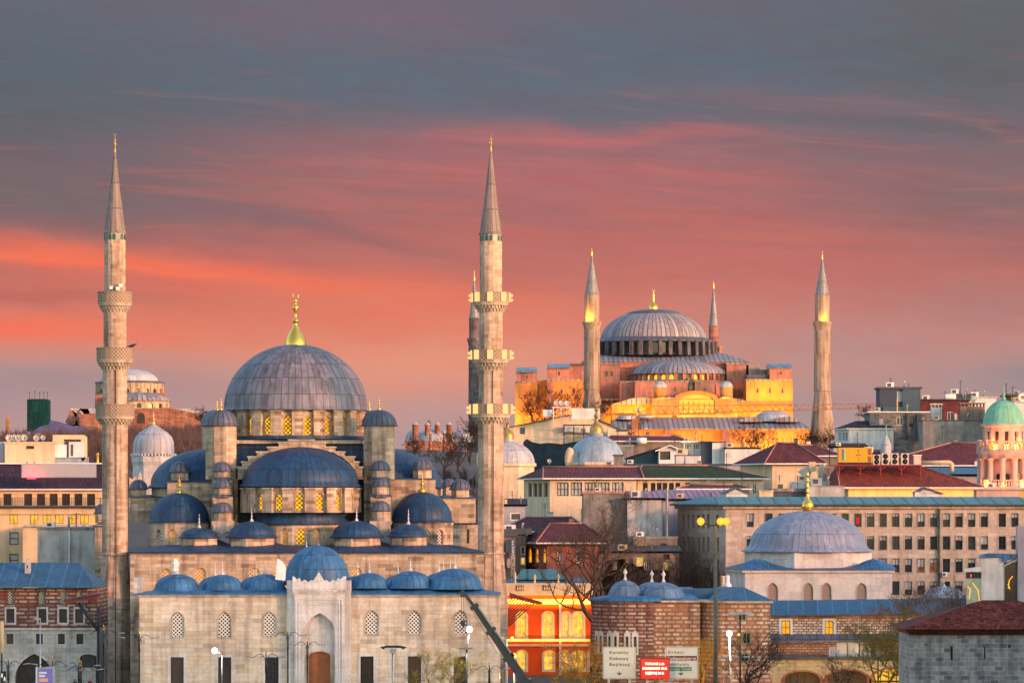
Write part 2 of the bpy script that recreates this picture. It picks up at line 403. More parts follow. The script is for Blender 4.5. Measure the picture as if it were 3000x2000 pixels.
def m_tile(name, rgb, pitch=0.5, row=0.9, var=0.4, stain=0.35, moss=None):
    m, g, b = base_mat(name, 0.85, 0.2)
    uv = g.new('ShaderNodeTexCoord').outputs['UV']
    br = g.new('ShaderNodeTexBrick'); g.put(br.inputs['Vector'], uv)
    br.inputs['Color1'].default_value = (0, 0, 0, 1); br.inputs['Color2'].default_value = (1, 1, 1, 1); br.inputs['Mortar'].default_value = (0.2, 0.2, 0.2, 1)
    br.inputs['Scale'].default_value = 1; br.inputs['Mortar Size'].default_value = pitch * 0.12; br.inputs['Brick Width'].default_value = pitch; br.inputs['Row Height'].default_value = row
    fine = g.noise(uv, 1.1, 4, 0.65)
    f = g.math('ADD', g.math('MULTIPLY', br.outputs['Color'], 0.4), g.math('MULTIPLY', fine, 0.6))
    colr = g.ramp(f, [(0.2, c4(shade(rgb, 1 - var))), (0.55, c4(rgb)), (0.85, c4(shade(rgb, 1 + var)))])
    colr = g.mix(g.math('MULTIPLY', br.outputs['Fac'], 0.6), colr, c4(shade(rgb, 0.45)))
    if moss:
        pos = g.new('ShaderNodeNewGeometry').outputs['Position']; f2 = g.noise(pos, 0.12, 4, 0.6)
        colr = g.mix(g.ramp(f2, [(0.35, (0, 0, 0)), (0.5, (1, 1, 1))]), colr, c4(moss))
    colr = wear(g, colr, stain, 0.3)
    g.put(b.inputs['Base Color'], colr)
    bp = g.new('ShaderNodeBump'); bp.inputs['Strength'].default_value = 0.7; bp.inputs['Distance'].default_value = 0.06
    g.put(bp.inputs['Height'], g.math('SUBTRACT', fine, br.outputs['Fac'])); g.l.new(bp.outputs[0], b.inputs['Normal'])
    return m

M = {}
M['ashlar'] = m_stone('ashlar_limestone', [(0.25, 0.185, 0.135), (0.42, 0.32, 0.23), (0.49, 0.38, 0.285), (0.54, 0.43, 0.33), (0.46, 0.345, 0.24), (0.58, 0.475, 0.38)], 1.9, 0.44, 0.012, (0.27, 0.22, 0.175), 0.55)
M['ashlar_front'] = m_stone('ashlar_courtyard', [(0.41, 0.325, 0.245), (0.56, 0.465, 0.37), (0.61, 0.515, 0.42), (0.55, 0.42, 0.295), (0.58, 0.49, 0.41), (0.66, 0.57, 0.48)], 1.9, 0.48, 0.010, (0.38, 0.32, 0.26), 0.40)
M['minaret'] = m_stone('minaret_stone', [(0.33, 0.23, 0.17), (0.44, 0.315, 0.235), (0.49, 0.355, 0.27), (0.53, 0.39, 0.305), (0.46, 0.335, 0.25)], 1.1, 0.45, 0.010, (0.30, 0.25, 0.20), 0.58)
M['trim'] = m_plain('carved_stone_trim', (0.46, 0.385, 0.31), 0.8, 0.3, 0.9, stain=0.45)
M['marble'] = m_stone('grey_white_marble', [(0.50, 0.46, 0.45), (0.60, 0.555, 0.54), (0.55, 0.51, 0.495)], 2.2, 0.9, 0.008, (0.33, 0.31, 0.30), 0.42, 0.6)
M['white_stone'] = m_plain('white_stone', (0.54, 0.52, 0.51), 0.6, 0.2, 2.0, stain=0.3)
M['lead_grey'] = m_lead('lead_sheet_grey', (0.150, 0.150, 0.195), 0.95, 2.3, 0.42, 0.55, 0.35, sw=.075, stain=.35)
M['lead_shaded'] = m_lead('lead_sheet_shaded_blue', (0.013, 0.048, 0.118), 0.85, 2.6, 0.45, 0.52, 0.4, sw=.07)  # shade on the mosque's lower roofs is put into this darker, bluer lead
M['lead_blue'] = m_lead('lead_sheet_blue', (0.032, 0.122, 0.262), 0.9, 1.9, 0.40, 0.52, 0.4, sw=.07)  # bluer lead: lower roofs lying out of the pink glow, put into the colour
M['lead_turret'] = m_lead('lead_sheet_ribbed', (0.085, 0.10, 0.145), 0.8, 9.0, 0.40, 0.5, 0.4, dark=0.3, sw=.12)
M['lead_pale'] = m_lead('lead_sheet_pale', (0.36, 0.36, 0.40), 1.0, 3.0, 0.25, 0.5, 0.4)
M['spire'] = m_lead('spire_lead', (0.165, 0.125, 0.122), 0.9, 3.2, 0.35, 0.5, 0.4)
M['gold'] = m_plain('gilded_copper', (0.85, 0.52, 0.10), 0.28, 0.15, 3.0, 0.5, 0.85, stain=0.1)
M['oldgold'] = m_plain('tarnished_gold', (0.42, 0.27, 0.09), .45, .4, 2, .4, .5, stain=.3)
M['tile_band'] = m_plain('turquoise_tile', (0.012, 0.075, 0.08), 0.3, 0.3, 3.0, 0.5, stain=0)
M['lat_dark'] = m_lattice('pierced_plaster_screen', (0.66, 0.60, 0.54), 0.31, (0.03, 0.028, 0.035), rad=0.36)
M['lat_lit'] = m_lattice('pierced_screen_lit', (0.22, 0.11, 0.03), 0.40, (0.1, 0.06, 0.01), (1.0, 0.43, 0.010), 1.9, 0.41)
M['lat_half'] = m_lattice('pierced_screen_amber', (0.55, 0.42, 0.30), 0.36, (0.1, 0.06, 0.02), (1.0, 0.36, 0.03), 0.75, 0.38)
def m_glass():
    m, g, b = base_mat('dark_window_glass', .12, .6); r = g.new('ShaderNodeObjectInfo').outputs['Random']
    uv = g.new('ShaderNodeTexCoord').outputs['UV']; f = g.noise(uv, 1.3, 3, .6)
    c = g.ramp(r, [(0, (.010, .012, .018)), (.35, (.022, .026, .036)), (.6, (.035, .024, .024)), (.8, (.03, .045, .055)), (1, (.06, .05, .045))]); g.put(b.inputs['Base Color'], g.mix(.7, c, g.ramp(f, [(.35, (.3, .3, .3)), (.7, (.8, .8, .8))]), 'OVERLAY')); return m
M['glass'] = m_glass()
M['glass_brown'] = m_plain('brown_wood_shutter', (0.045, 0.022, 0.018), 0.5, 0.4, 1.5, 0.4, stain=0.2)
M['blind'] = m_plain('window_blind', (0.42, 0.42, 0.40), 0.6, 0.2, 0.8, 0.4, stain=0.1)
M['lit'] = m_emit('lit_room_window', (1.0, 0.50, 0.04), 1.3, var=0.5)
M['lit_amber'] = m_emit('lit_room_amber', (1.0, 0.41, 0.012), 1.2, var=0.3)
M['iron'] = m_plain('dark_iron', (0.025, 0.028, 0.034), 0.5, 0.3, 3.0, 0.5, 0.4, stain=0.1)
M['grille'] = m_plain('iron_window_grille', (0.09, 0.06, 0.045), 0.6, 0.3, 2.0, stain=0)
M['door_wood'] = m_plain('varnished_door', (0.26, 0.075, 0.022), 0.45, 0.3, 1.0, 0.4, stain=0.25)
M['white'] = m_plain('white_paint', (0.70, 0.69, 0.68), 0.55, 0.08, 1.0, stain=0.18)
M['cream'] = m_plain('cream_render', (0.62, 0.47, 0.29), 0.85, 0.10, 0.5, stain=0.22)
M['lampglow'] = m_emit('lamp_glow_warm', (1.0, 0.72, 0.38), 6.0)
M['lampwhite'] = m_emit('lamp_glow_white', (1.0, 0.90, 0.78), 8.0)
M['lampyellow'] = m_emit('lamp_glow_yellow', (1.0, 0.40, 0.02), 1.75)

def win(parent, wall, poly, style, depth=0.25, frame=None, mull=None, fw=0.10, name='window', label=None, surround=None, blind=False):
    """one window: the pane set back in its opening, with frame and glazing bars as sub-parts"""
    mb = MB(); wall.flat(mb, poly, depth - 0.03)
    o = mb.build(name, M[style], parent)
    if label: o['label'] = label
    if blind and RND.random() < .6:
        us = [p[0] for p in poly]; zs = [p[1] for p in poly]; q = MB(); wall.bar(q, min(us) + .05, max(us) - .05, max(zs) - (max(zs) - min(zs)) * RND.choice((.2, .3, .45, .6)), max(zs) - .02, depth - .06, depth - .04); q.build('blind', M['blind'], o)
    if frame or mull:
        f = MB(); us = [p[0] for p in poly]; zs = [p[1] for p in poly]; u0, u1, z0, z1 = min(us), max(us), min(zs), max(zs)
        if fw: 
            cx = (u0 + u1) / 2; cz = (z0 + z1) / 2
            inn = [(cx + (p[0] - cx) * (1 - 2 * fw / (u1 - u0)), cz + (p[1] - cz) * (1 - 2 * fw / (z1 - z0))) for p in poly]
            wall.ring(f, inn, fw * 0.98, depth * 0.45, depth - 0.02)
        nx, nz = mull or (1, 1)
        for i in range(1, nx): u = u0 + (u1 - u0) * i / nx; wall.bar(f, u - fw * .4, u + fw * .4, z0, z1 - (0.2 * (u1 - u0) if len(poly) > 4 else 0), depth * .5, depth - 0.02)
        for i in range(1, nz): z = z0 + (z1 - z0) * i / nz; wall.bar(f, u0, u1, z - fw * .4, z + fw * .4, depth * .52, depth - 0.02)
        f.build('window_frame', M[frame or 'iron'], o)
    if surround:
        s_ = MB(); wall.ring(s_, poly, surround[1], -0.05, 0.02); s_.build('window_surround', M[surround[0]], o)
    return o

def dome_prof(r, dyb, dyt, n=14, lip=0, flare=0):
    p = []
    if lip: p += [(r + lip * .3, dyb + lip * 1.1), (r + lip, dyb + lip * 0.9), (r + lip, dyb + lip * 0.3)]
    if flare: p += [(r + flare, dyb), (r + flare * .35, dyb - flare * .45)]
    s0 = 0.08 if flare else 0.0
    for i in range(n + 1):
        t = s0 + (pi / 2 - s0) * i / n
        p.append((max(r * cos(t), 0.02), dyb - (dyb - dyt) * sin(t)))
    return p
def finial_prof(base, top, r, gold=True):
    h = base - top
    return [(r, base), (r * 1.05, base - .05 * h), (r * .75, base - .16 * h), (r * .3, base - .26 * h), (r * .28, base - .34 * h), (r * .62, base - .40 * h), (r * .25, base - .46 * h),
            (r * .22, base - .56 * h), (r * .45, base - .62 * h), (r * .16, base - .68 * h), (r * .14, base - .80 * h), (r * .28, base - .84 * h), (r * .1, base - .88 * h), (0.02, top)]
def crescent(mb, cdx, dy, Y, r):   # horned moon lying in the wall plane of the finial
    m = K * Y; pts = []
    for i in range(13):
        a = radians(-235 + 290 * i / 12); pts.append((wx(cdx, Y) + r * m * cos(a), Y, wz(dy, Y) + r * m * sin(a)))
    mb.tube(pts, [r * m * (.06 + .2 * sin(pi * i / 12)) for i in range(13)], 5)

def cupola(root, cdx, Y, rd, dyb, dyt, drum_b, mat='lead_turret', wall='ashlar', nside=8, fin=None, ledge=None, names=('dome', 'drum')):
    mb = MB(); mb.dl(cdx, Y, dome_prof(rd, dyb, dyt, 9, lip=3), 24); d = mb.build(names[0], M[mat], root)
    mb = MB(); mb.dl(cdx, Y, [(rd * .93, drum_b), (rd * .93, dyb + 4), (rd * .99, dyb + 3), (rd * .99, dyb + 1)], nside, pi / nside, pi / nside + 2 * pi, False)
    mb.build(names[1], M[wall], root)
    if fin:
        mb = MB(); mb.dl(cdx, Y, finial_prof(dyt + 1, fin[0], fin[1]), 10); mb.build('finial', M[fin[2]], root)
    if ledge:
        mb = MB(); mb.dl(cdx, Y, [(rd * 1.0, ledge[1]), (ledge[0], ledge[1] - 2), (ledge[0], ledge[1] - 5), (rd * .9, ledge[1] - 9)], nside, pi / nside, pi / nside + 2 * pi, False)
        mb.build('ledge', M['lead_turret'], root)
    return d

# ------------------------------------------------------------------ minarets of the near mosque
def minaret(label, cdx, Y, spire_top, fin_top, spire_b, r, levels, collar, flare_b, lit):
    x = wx(cdx, Y); root = thing('minaret', label, 'minaret', (x, Y, 0), 'tall minarets of the near mosque')
    m = K * Y; N = 16; ph = pi / N
    # spire
    prof = [(r[0] + 2, spire_b + 3), (r[0] + 2, spire_b), (r[0], spire_b - 3), (r[0] * .5, spire_b - (spire_b - spire_top) * .5), (2.5, spire_top)]
    MB().dl(cdx, Y, prof, N, ph, ph + 2 * pi, False).build('spire', M['spire'], root)
    fb = MB().dl(cdx, Y, [(2.3, spire_top + 2), (2.5, spire_top - 6), (1.5, spire_top - 14), (3.2, spire_top - 18), (3.2, spire_top - 21), (1.0, spire_top - 24), (2.3, spire_top - 29), (.8, spire_top - 32), (.7, fin_top + 9)], 10)
    crescent(fb, cdx, fin_top + 5, Y, 3.2); fb.build('finial', M['oldgold'], root)
    # shaft in one body
    sh = MB(); pts = [(r[0], spire_b + 2)]
    for (pt_, pb, cb, R_, rs) in levels: pts += [(pts[-1][0], pt_ + 8), (rs, cb - 6)]
    pts += [(r[-1], collar), (r[-1] + 3, collar), (r[-1] + 3, collar + 3), (r[-1] + 1.5, collar + 4)]
    sh.dl(cdx, Y, pts, N, ph, ph + 2 * pi, False)
    sh.build('shaft', M['minaret'], root)
    rb = (r[-1] + 12.0)
    b = MB().dl(cdx, Y, [(r[-1] + 1.5, collar + 4), (rb, flare_b), (rb + 1.5, flare_b + 1), (rb + 1.5, flare_b + 5), (rb, flare_b + 7), (rb, HY + ZC / m)], 8, pi / 8, pi / 8 + 2 * pi, False)
    b.build('base', M['minaret'], root)
    # arched tile niches below the spire
    t = MB()
    for k in range(N):
        a = ph + (k + .5) * 2 * pi / N
        if sin(a) > 0.2: continue
        rr = r[0] * cos(ph) * m
        w = Wall((x + rr * cos(a) + sin(a) * .38, Y + rr * sin(a) - cos(a) * .38), (x + rr * cos(a) - sin(a) * .38, Y + rr * sin(a) + cos(a) * .38))
        w.flat(t, opening(w.L / 2, .44, wz(spire_b + 18, Y), wz(spire_b + 4, Y), 'round', 3), -0.02)
    t.build('tile_band', M['tile_band'], root)
    for (pt_, pb, cb, R_, rs) in levels:
        c = MB(); zt, zb = wz(pb, Y), wz(cb, Y); Rm, rm = R_ * m, rs * m
        steps = [(rm * 1.0, zb), (rm * 1.06, zb + (zt - zb) * .25), (rm + (Rm - rm) * .45, zb + (zt - zb) * .42), (rm + (Rm - rm) * .48, zb + (zt - zb) * .60), (rm + (Rm - rm) * .86, zb + (zt - zb) * .72), (Rm * .95, zt - .12), (Rm, zt - .1), (Rm, zt)]
        c.lathe(x, Y, steps, 32, smooth=False)
        for tier, (rt, z0, z1, nn) in enumerate([(rm + (Rm - rm) * .50, zb, zb + (zt - zb) * .62, 24), (Rm * .95, zb + (zt - zb) * .34, zt - .12, 28)]):
            for k in range(nn):   # hanging stalactite teeth
                a = 2 * pi * (k + .5 * tier) / nn
                if sin(a) > .35: continue
                wv_ = 2 * pi * rt / nn * .33; cx_, cy_ = cos(a), sin(a)
                top = [(x + rt * cx_ - s * wv_ * cy_ , Y + rt * cy_ + s * wv_ * cx_, z1) for s in (-1, 1)]
                ti = [(x + (rt - .5) * cx_ - s * wv_ * cy_, Y + (rt - .5) * cy_ + s * wv_ * cx_, z1) for s in (1, -1)]
                low = (x + (rt - .25) * cx_, Y + (rt - .25) * cy_, z0)
                q = top + ti
                for i in range(4): c.face([q[i], q[(i + 1) % 4], low])
        bo = c.build('balcony', M['trim'], root)
        p = MB(); zp = wz(pt_, Y)
        p.lathe(x, Y, [(Rm * .985, zt), (Rm * .985, zp - .15), (Rm * 1.01, zp - .13), (Rm * 1.01, zp), (Rm * .93, zp), (Rm * .93, zt)], 20, ph, ph + 2 * pi, False)
        p.build('parapet', M['parapet'], bo)
        if lit:
            for k in range(8):
                a = radians(-92) + 2 * pi * k / 8
                if sin(a) > .35: continue
                l = MB(); rr = Rm * 1.0
                w = Wall((x + rr * cos(a) + sin(a) * .5, Y + rr * sin(a) - cos(a) * .5), (x + rr * cos(a) - sin(a) * .5, Y + rr * sin(a) + cos(a) * .5))
                w.bar(l, .14, .86, zt + .05, zp - .05, -.16, .03); l.build('lamp_panel', M['balcony_lamp'], bo)
            for s in (-1, 1):
                l = MB()
                for q in (0, 1): l.lathe(x + s * (Rm + .30), Y - .3, [(.02, zt + .06 + q * .55), (.20, zt + .2 + q * .55), (.20, zt + .34 + q * .55), (.02, zt + .48 + q * .55)], 10)
                lg_ = bpy.data.lights.new('balcony_light', 'POINT'); lg_.energy = 6; lg_.color = (1, .34, .08); lg_.shadow_soft_size = .3; lo = bpy.data.objects.new('balcony_light', lg_); COL.objects.link(lo); lo.location = (x + s * Rm * .8, Y - Rm * 1.0 - .6, zt + .8)
                l.build('lamp', M['balcony_lamp'], bo)
    # lightning conductor
    cb_ = MB(); prev = [(x + .3, Y - levels[-1][4] * m - .12, wz(levels[-1][2], Y)), (x + .3, Y - (r[-1]) * m - .10, wz(collar, Y)), (x + .3, Y - (rb + 2) * m, wz(flare_b, Y)), (x + .3, Y - (rb + 2) * m, 0.2)]
    cb_.tube(prev, .055, 4)
    cb_.tube([(x + .25, Y - levels[1][4] * m - .1, wz(levels[1][2], Y)), (x + .25, Y - levels[1][4] * m - .12, wz(levels[2][0], Y))], .055, 4)
    cb_.build('cable', M['iron'], root)
    if not lit:   # siren horns above the top balcony
        for ox, oz, s in ((-9, 660, 3.4), (6, 662, 4), (13, 655, 4)):
            MB().dbox(cdx + ox - s, cdx + ox + s, oz - s, oz + s, Y - r[0] * m - .55, .4).build('loudspeaker', M['white'], root)
    return root
M["parapet"] = m_lattice('pierced_stone_parapet', (0.30, 0.225, 0.17), 0.34, (0.13, 0.10, 0.08), rad=0.34)
M['balcony_lamp'] = m_emit('balcony_floodlight', (1.0, 0.47, 0.17), 1.6)
minaret('left minaret with unlit balconies, white loudspeakers above its top one', 264, 536, 350, 303, 533, (24.5, 29.5),
        [(670, 696, 718, 40, 26.5), (798, 826, 850, 43, 28), (928, 956, 976, 45.5, 29.5)], 1271, 1391, False)
minaret('minaret with three lamp-lit balconies at the right corner of the near mosque', 1127.5, 536, 348, 304, 536, (26, 30.5),
        [(671, 694, 718, 42, 27), (803, 826, 851, 44, 28.5), (927, 951, 975, 47, 30)], 1268, 1390, True)

# ------------------------------------------------------------------ the near mosque
YM = 557
mosque = thing('mosque', 'large domed stone mosque between two tall minarets, windows glowing yellow', 'mosque', (wx(690, YM), YM, 0))
mm = K * YM
MB().dl(679, YM, dome_prof(165, 940, 790, 26, lip=3.5), 96).build('main_dome', M['lead_grey'], mosque)
f = MB().dl(679, YM, [(25, 794), (24.5, 786), (19, 772), (11, 757), (5.5, 747), (3.6, 741), (7.5, 738), (8, 735.5), (3.2, 732), (2.6, 716), (7.5, 709), (7, 704), (2.4, 699), (1.8, 694), (4.6, 690), (1.4, 686.5)], 20)
crescent(f, 679, 678.5, YM, 6.5); f.build('finial', M['gold'], mosque)
# drum: twenty facets, each with a pierced window between buttresses
def ring_wall(root, cdx, Y, Rd, n, ph_deg, dyT, dyB, wins, mat='ashlar', pil=None, arc=(-180, 0), depth=.35, name='drum'):
    """faceted drum; wins = {facet: (width_d, top, bottom, kind, style)} counted from the facet facing ph_deg"""
    m = K * Y; cx, cy = wx(cdx, Y), Y; R_ = Rd * m; mb = MB(); pils = []; todo = []
    for k in range(n):
        ac = radians(ph_deg) + 2 * pi * k / n; h = pi / n; deg = math.degrees(ac)
        d = ((deg + 180) % 360) - 180
        ra = R_ / cos(h)
        A = (cx + ra * cos(ac - h), cy + ra * sin(ac - h)); B = (cx + ra * cos(ac + h), cy + ra * sin(ac + h))
        if not (arc[0] - 1 <= d <= arc[1] + 1): continue
        w = Wall(A, B); zb, zt = wz(dyB, Y), wz(dyT, Y); holes = []
        pm = MB()
        if k in wins or -1 in wins:
            ww, t, b, kind, style = wins.get(k, wins.get(-1))
            hp = opening(w.L / 2, ww * m, wz(b, Y), wz(t, Y), kind); holes.append(hp); todo.append((w, hp, style))
        w.face(mb, w.rect(zb, zt), holes, depth)
        if pil:
            a2 = ac + h; pw, pd = pil[0] * m / 2, pil[1] * m
            ex, ey = cos(a2), sin(a2); r0 = R_ * .97; r1 = R_ + pd
            P = lambda r, s_, z: (cx + r * ex - s_ * ey, cy + r * ey + s_ * ex, z)
            zt2 = zt - .05; zs = zt - (zt - zb) * .08
            lo = [P(r1 * 1.012, -pw, zb), P(r1 * 1.012, pw, zb), P(r1, pw, zs), P(r1, -pw, zs)]
            pm.face(lo); pm.face([P(r0, -pw, zb), lo[0], lo[3], P(r0, -pw, zs)]); pm.face([lo[1], P(r0, pw, zb), P(r0, pw, zs), lo[2]])
            c0 = pw * 1.12; r2 = r1 + .18
            t = [P(r2, -c0, zs), P(r2, c0, zs), P(r2, c0, zt2), P(r2, -c0, zt2)]; pm.face(t)
            pm.face([P(r0, -c0, zs), t[0], t[3], P(r0, -c0, zt2)]); pm.face([t[1], P(r0, c0, zs), P(r0, c0, zt2), t[2]]); pm.face([P(r0, -c0, zs), P(r0, c0, zs), t[1], t[0]]); pils.append(pm)
    o = mb.build(name, M[mat], root)
    for pm in pils: pm.build('pilaster', M[mat], o)
    for w, hp, style in todo: win(root, w, hp, style, depth, frame='trim', mull=(1, 1), fw=.09)
    return o
ring_wall(mosque, 679, YM, 148, 20, -94.5, 943, 1004, {-1: (19.5, 957, 1001, 'pointed', 'lat_lit')}, pil=(26, 10), name='main_drum')
# podium under the drum
MB().dl(679, YM, [(163, 1002), (165, 1003), (165, 1009), (160, 1010)], 20, radians(-94.5 + 9), radians(-94.5 + 9) + 2 * pi, False).build('drum_roof', M['lead_shaded'], mosque)
MB().dbox(540, 832, 1010, 1018, YM - 7.6, 20).build('cornice', M['trim'], mosque)
b = MB(); b.dbox(538, 834, 1018, 1200, YM - 6.6, 20); b.build('podium', M['lead_shaded'], mosque)
# stepped gable with the great arch
YG = 546; stepL = [(546, 1100), (546, 1073), (556, 1073), (556, 1061), (570, 1061), (570, 1049), (590, 1049), (590, 1038), (615, 1038), (615, 1027), (640, 1027), (640, 1016), (663, 1016), (663, 1010.5)]
stepR = [(720, 1010.5), (720, 1016), (746, 1016), (746, 1027), (768, 1027), (768, 1038), (790, 1038), (790, 1049), (813, 1049), (813, 1061), (823, 1061), (823, 1073), (832, 1073), (832, 1100)]
arch_ = [(692 + 128 * cos(radians(a)), 1100 - 74 * sin(radians(a))) for a in range(0, 181, 6)]
gable = stepL + stepR + arch_
w = Wall((wx(500, YG), YG), (wx(880, YG), YG)); mb = MB()
mb.dprism(gable, YG, 4.0); g_o = mb.build('stepped_gable', M['ashlar'], mosque)
cp = MB()
for (p, q) in zip(stepL[1:] + stepR[:1], stepL[2:] + stepR[:1]):
    if p[1] == q[1] and p[0] != q[0]: cp.dbox(min(p[0], q[0]) - 2.5, max(p[0], q[0]) + 1.5, p[1] - 2.5, p[1] + 1, YG - .18, 4.3)
for (p, q) in zip(stepR, stepR[1:]):
    if p[1] == q[1]: cp.dbox(min(p[0], q[0]) - 1.5, max(p[0], q[0]) + 2.5, p[1] - 2.5, p[1] + 1, YG - .18, 4.3)
cp.build('coping', M['trim'], g_o)
# front half dome and its drum
def half_dome(cdx, Y, r, dyb, dyt, a0, a1, mat='lead_shaded', flare=9):
    return MB().dl(cdx, Y, dome_prof(r, dyb, dyt, 16, lip=2.5, flare=0)[0:3] + [(r + 2, dyb - 1), (r - 4, dyb - 5)] + dome_prof(r - 4, dyb - 5, dyt, 16)[1:], 64, radians(a0), radians(a1)).build('half_dome', M[mat], mosque)
half_dome(690, YG + .4, 138, 1115, 1027, 180, 360)
ring_wall(mosque, 690, YG + .6, 131, 17, -90 + 1.5, 1119, 1176, {-1: (19, 1131, 1172, 'pointed', 'lat_lit')}, pil=(25, 7), arc=(-176, -4), name='half_drum')
half_dome(482, YM + 2, 140, 1118, 1030, 90, 270); half_dome(878, YM + 2, 140, 1118, 1030, -90, 90)
ring_wall(mosque, 482, YM + 2, 133, 17, -90, 1120, 1200, {}, arc=(-180, -90), name='half_drum'); ring_wall(mosque, 878, YM + 2, 133, 17, -90, 1120, 1200, {}, arc=(-90, 0), name='half_drum')
# the four weight turrets
for (cx_, Y_, fdx, ft) in ((508, 548.5, 508, 912), (871, 548.5, 871, 907), (498, 578, 498, 917), (848, 578, 848, 918)):
    cupola(mosque, cx_, Y_, 40.5 if Y_ < 560 else 38, 975, 940, 1100, 'lead_turret', 'ashlar', 8, fin=(ft, 4.6, 'gold'), names=('turret_dome', 'turret'))
# blocks, cascading turrets and small cupolas either side
def blk(d0, d1, t, b, Y, dep, roof=True, mat='ashlar'):
    o = MB().dbox(d0, d1, t + 4, b, Y, dep).build('wall', M[mat], mosque)
    MB().dbox(d0 - 1.5, d1 + 1.5, t + 2.4, t + 5.5, Y - .12, dep + .24).build('cornice', M['trim'], o)
    if roof: MB().dhip(d0 - 3, d1 + 3, t + 2.4, t - 3, Y - .25, dep + .5, 12, 12, .5, 1.6).build('roof', M['lead_shaded'], o)
    return o
blk(384, 487, 1103, 1200, 549, 14); blk(848, 998, 1096, 1200, 549, 14)
blk(296, 386, 1138, 1200, 553, 14); blk(998, 1090, 1140, 1200, 553, 16)
blk(486, 546, 1096, 1200, 547.5, 8, False); blk(836, 884, 1096, 1200, 547.5, 8, False)
cupola(mosque, 413, 551.5, 23, 1081, 1059, 1103); cupola(mosque, 970, 551.5, 24.5, 1075, 1052, 1098)
cupola(mosque, 318, 556, 20.5, 1120, 1100, 1142); cupola(mosque, 1057, 556, 23.5, 1121, 1099, 1144); cupola(mosque, 1031, 570, 17, 1114, 1098, 1142); cupola(mosque, 1005, 574, 16, 1112, 1097, 1142)
for cx_, dd in ((510.5, 0), (873.5, -3)):
    cupola(mosque, cx_, 546.0, 22, 1079 + dd, 1059 + dd, 1102, ledge=(25, 1104))
    cupola(mosque, cx_ + 1, 544.5, 22.5, 1117 + dd, 1098 + dd, 1140, ledge=(27, 1143))
    cupola(mosque, cx_ + 1.5, 542.8, 23, 1173 + dd, 1152 + dd, 1196)
    o = MB().dbox(cx_ - 22, cx_ + 24, 1140, 1200, 543.5, 5).build('wall', M['ashlar'], mosque)
    o = MB().dbox(cx_ - 21, cx_ + 23, 1102, 1150, 545, 5).build('wall', M['ashlar'], mosque)
    q = MB(); q.dprism([(cx_ - 25, 1196), (cx_ + 26, 1196), (cx_ + 24, 1204), (cx_ + 22, 1206), (cx_ + 22, 1218), (cx_ + 10, 1220), (cx_ + 6, 1225), (cx_ - 4, 1225), (cx_ - 8, 1220), (cx_ - 21, 1218), (cx_ - 21, 1206), (cx_ - 24, 1204)], 541.6, 5); q.build('corbel', M['trim'], mosque)
# apse below the front half dome, corner domes and their drums
ex = MB(); ex.dl(690, 547, [(119, 1203), (117, 1200), (117, 1197), (108, 1187), (128, 1174)], 40, pi, 2 * pi); ex.build('lean_to_roof', M['lead_shaded'], mosque)
ring_wall(mosque, 690, 547, 108, 18, -90 + 3, 1201, 1262, {0: (21, 1211, 1248, 'pointed', 'lat_lit'), 1: (18, 1211, 1248, 'pointed', 'lat_half'), 17: (18, 1211, 1248, 'pointed', 'lat_half')}, arc=(-180, 0), name='apse')
for cx_, r_, t_, fb_, fd in ((412, 69, 1131, 1133, 1087), (970, 69, 1129, 1129, 1084)):
    MB().dl(cx_, 549, dome_prof(r_, 1196, t_, 14, lip=3), 56).build('corner_dome', M['lead_shaded'], mosque)
    MB().dl(cx_, 549, finial_prof(fb_, fd, 7), 12).build('finial', M['gold'], mosque)
    ring_wall(mosque, cx_, 549, r_ + 1, 12, -98 if cx_ < 600 else -82, 1200, 1262, {0: (18, 1213, 1246, 'pointed', 'lat_half'), (11 if cx_ < 600 else 1): (16, 1214, 1249, 'pointed', 'lat_dark'), (1 if cx_ < 600 else 11): (16, 1214, 1247, 'pointed', 'lat_half')}, arc=(-180, 0), name='corner_drum')
# roof of the hall front with four cupolas
YH = 533
rf = MB(); x0, x1 = wx(293, YH), wx(1112, YH); nseg = 90; ye, yr = YH - .4, YH + 7
zE = wz(1266, YH); cs = [(457, 47), (578, 60), (819, 62), (938, 48)]
def roofz(d): return 0.75 + sum(0.75 * exp(-((d - c) / (r_ * .85)) ** 4) for c, r_ in cs)
for i in range(nseg):
    d0 = 293 + 819 * i / nseg; d1 = 293 + 819 * (i + 1) / nseg; a, b_ = x0 + (x1 - x0) * i / nseg, x0 + (x1 - x0) * (i + 1) / nseg
    e0 = min(1, min(i, nseg - i) / 8.0); e1 = min(1, min(i + 1, nseg - i - 1) / 8.0)
    rf.face([(a, ye, zE), (b_, ye, zE), (b_, yr, zE + roofz(d1) * e1), (a, yr, zE + roofz(d0) * e0)], smooth=False)
    rf.face([(a, yr, zE + roofz(d0) * e0), (b_, yr, zE + roofz(d1) * e1), (b_, yr + 10, zE + roofz(d1) * e1), (a, yr + 10, zE + roofz(d0) * e0)])
rf.box(x0, x1, ye, ye + 1.0, zE - .22, zE - .01); rf.build('hall_roof', M['lead_shaded'], mosque)
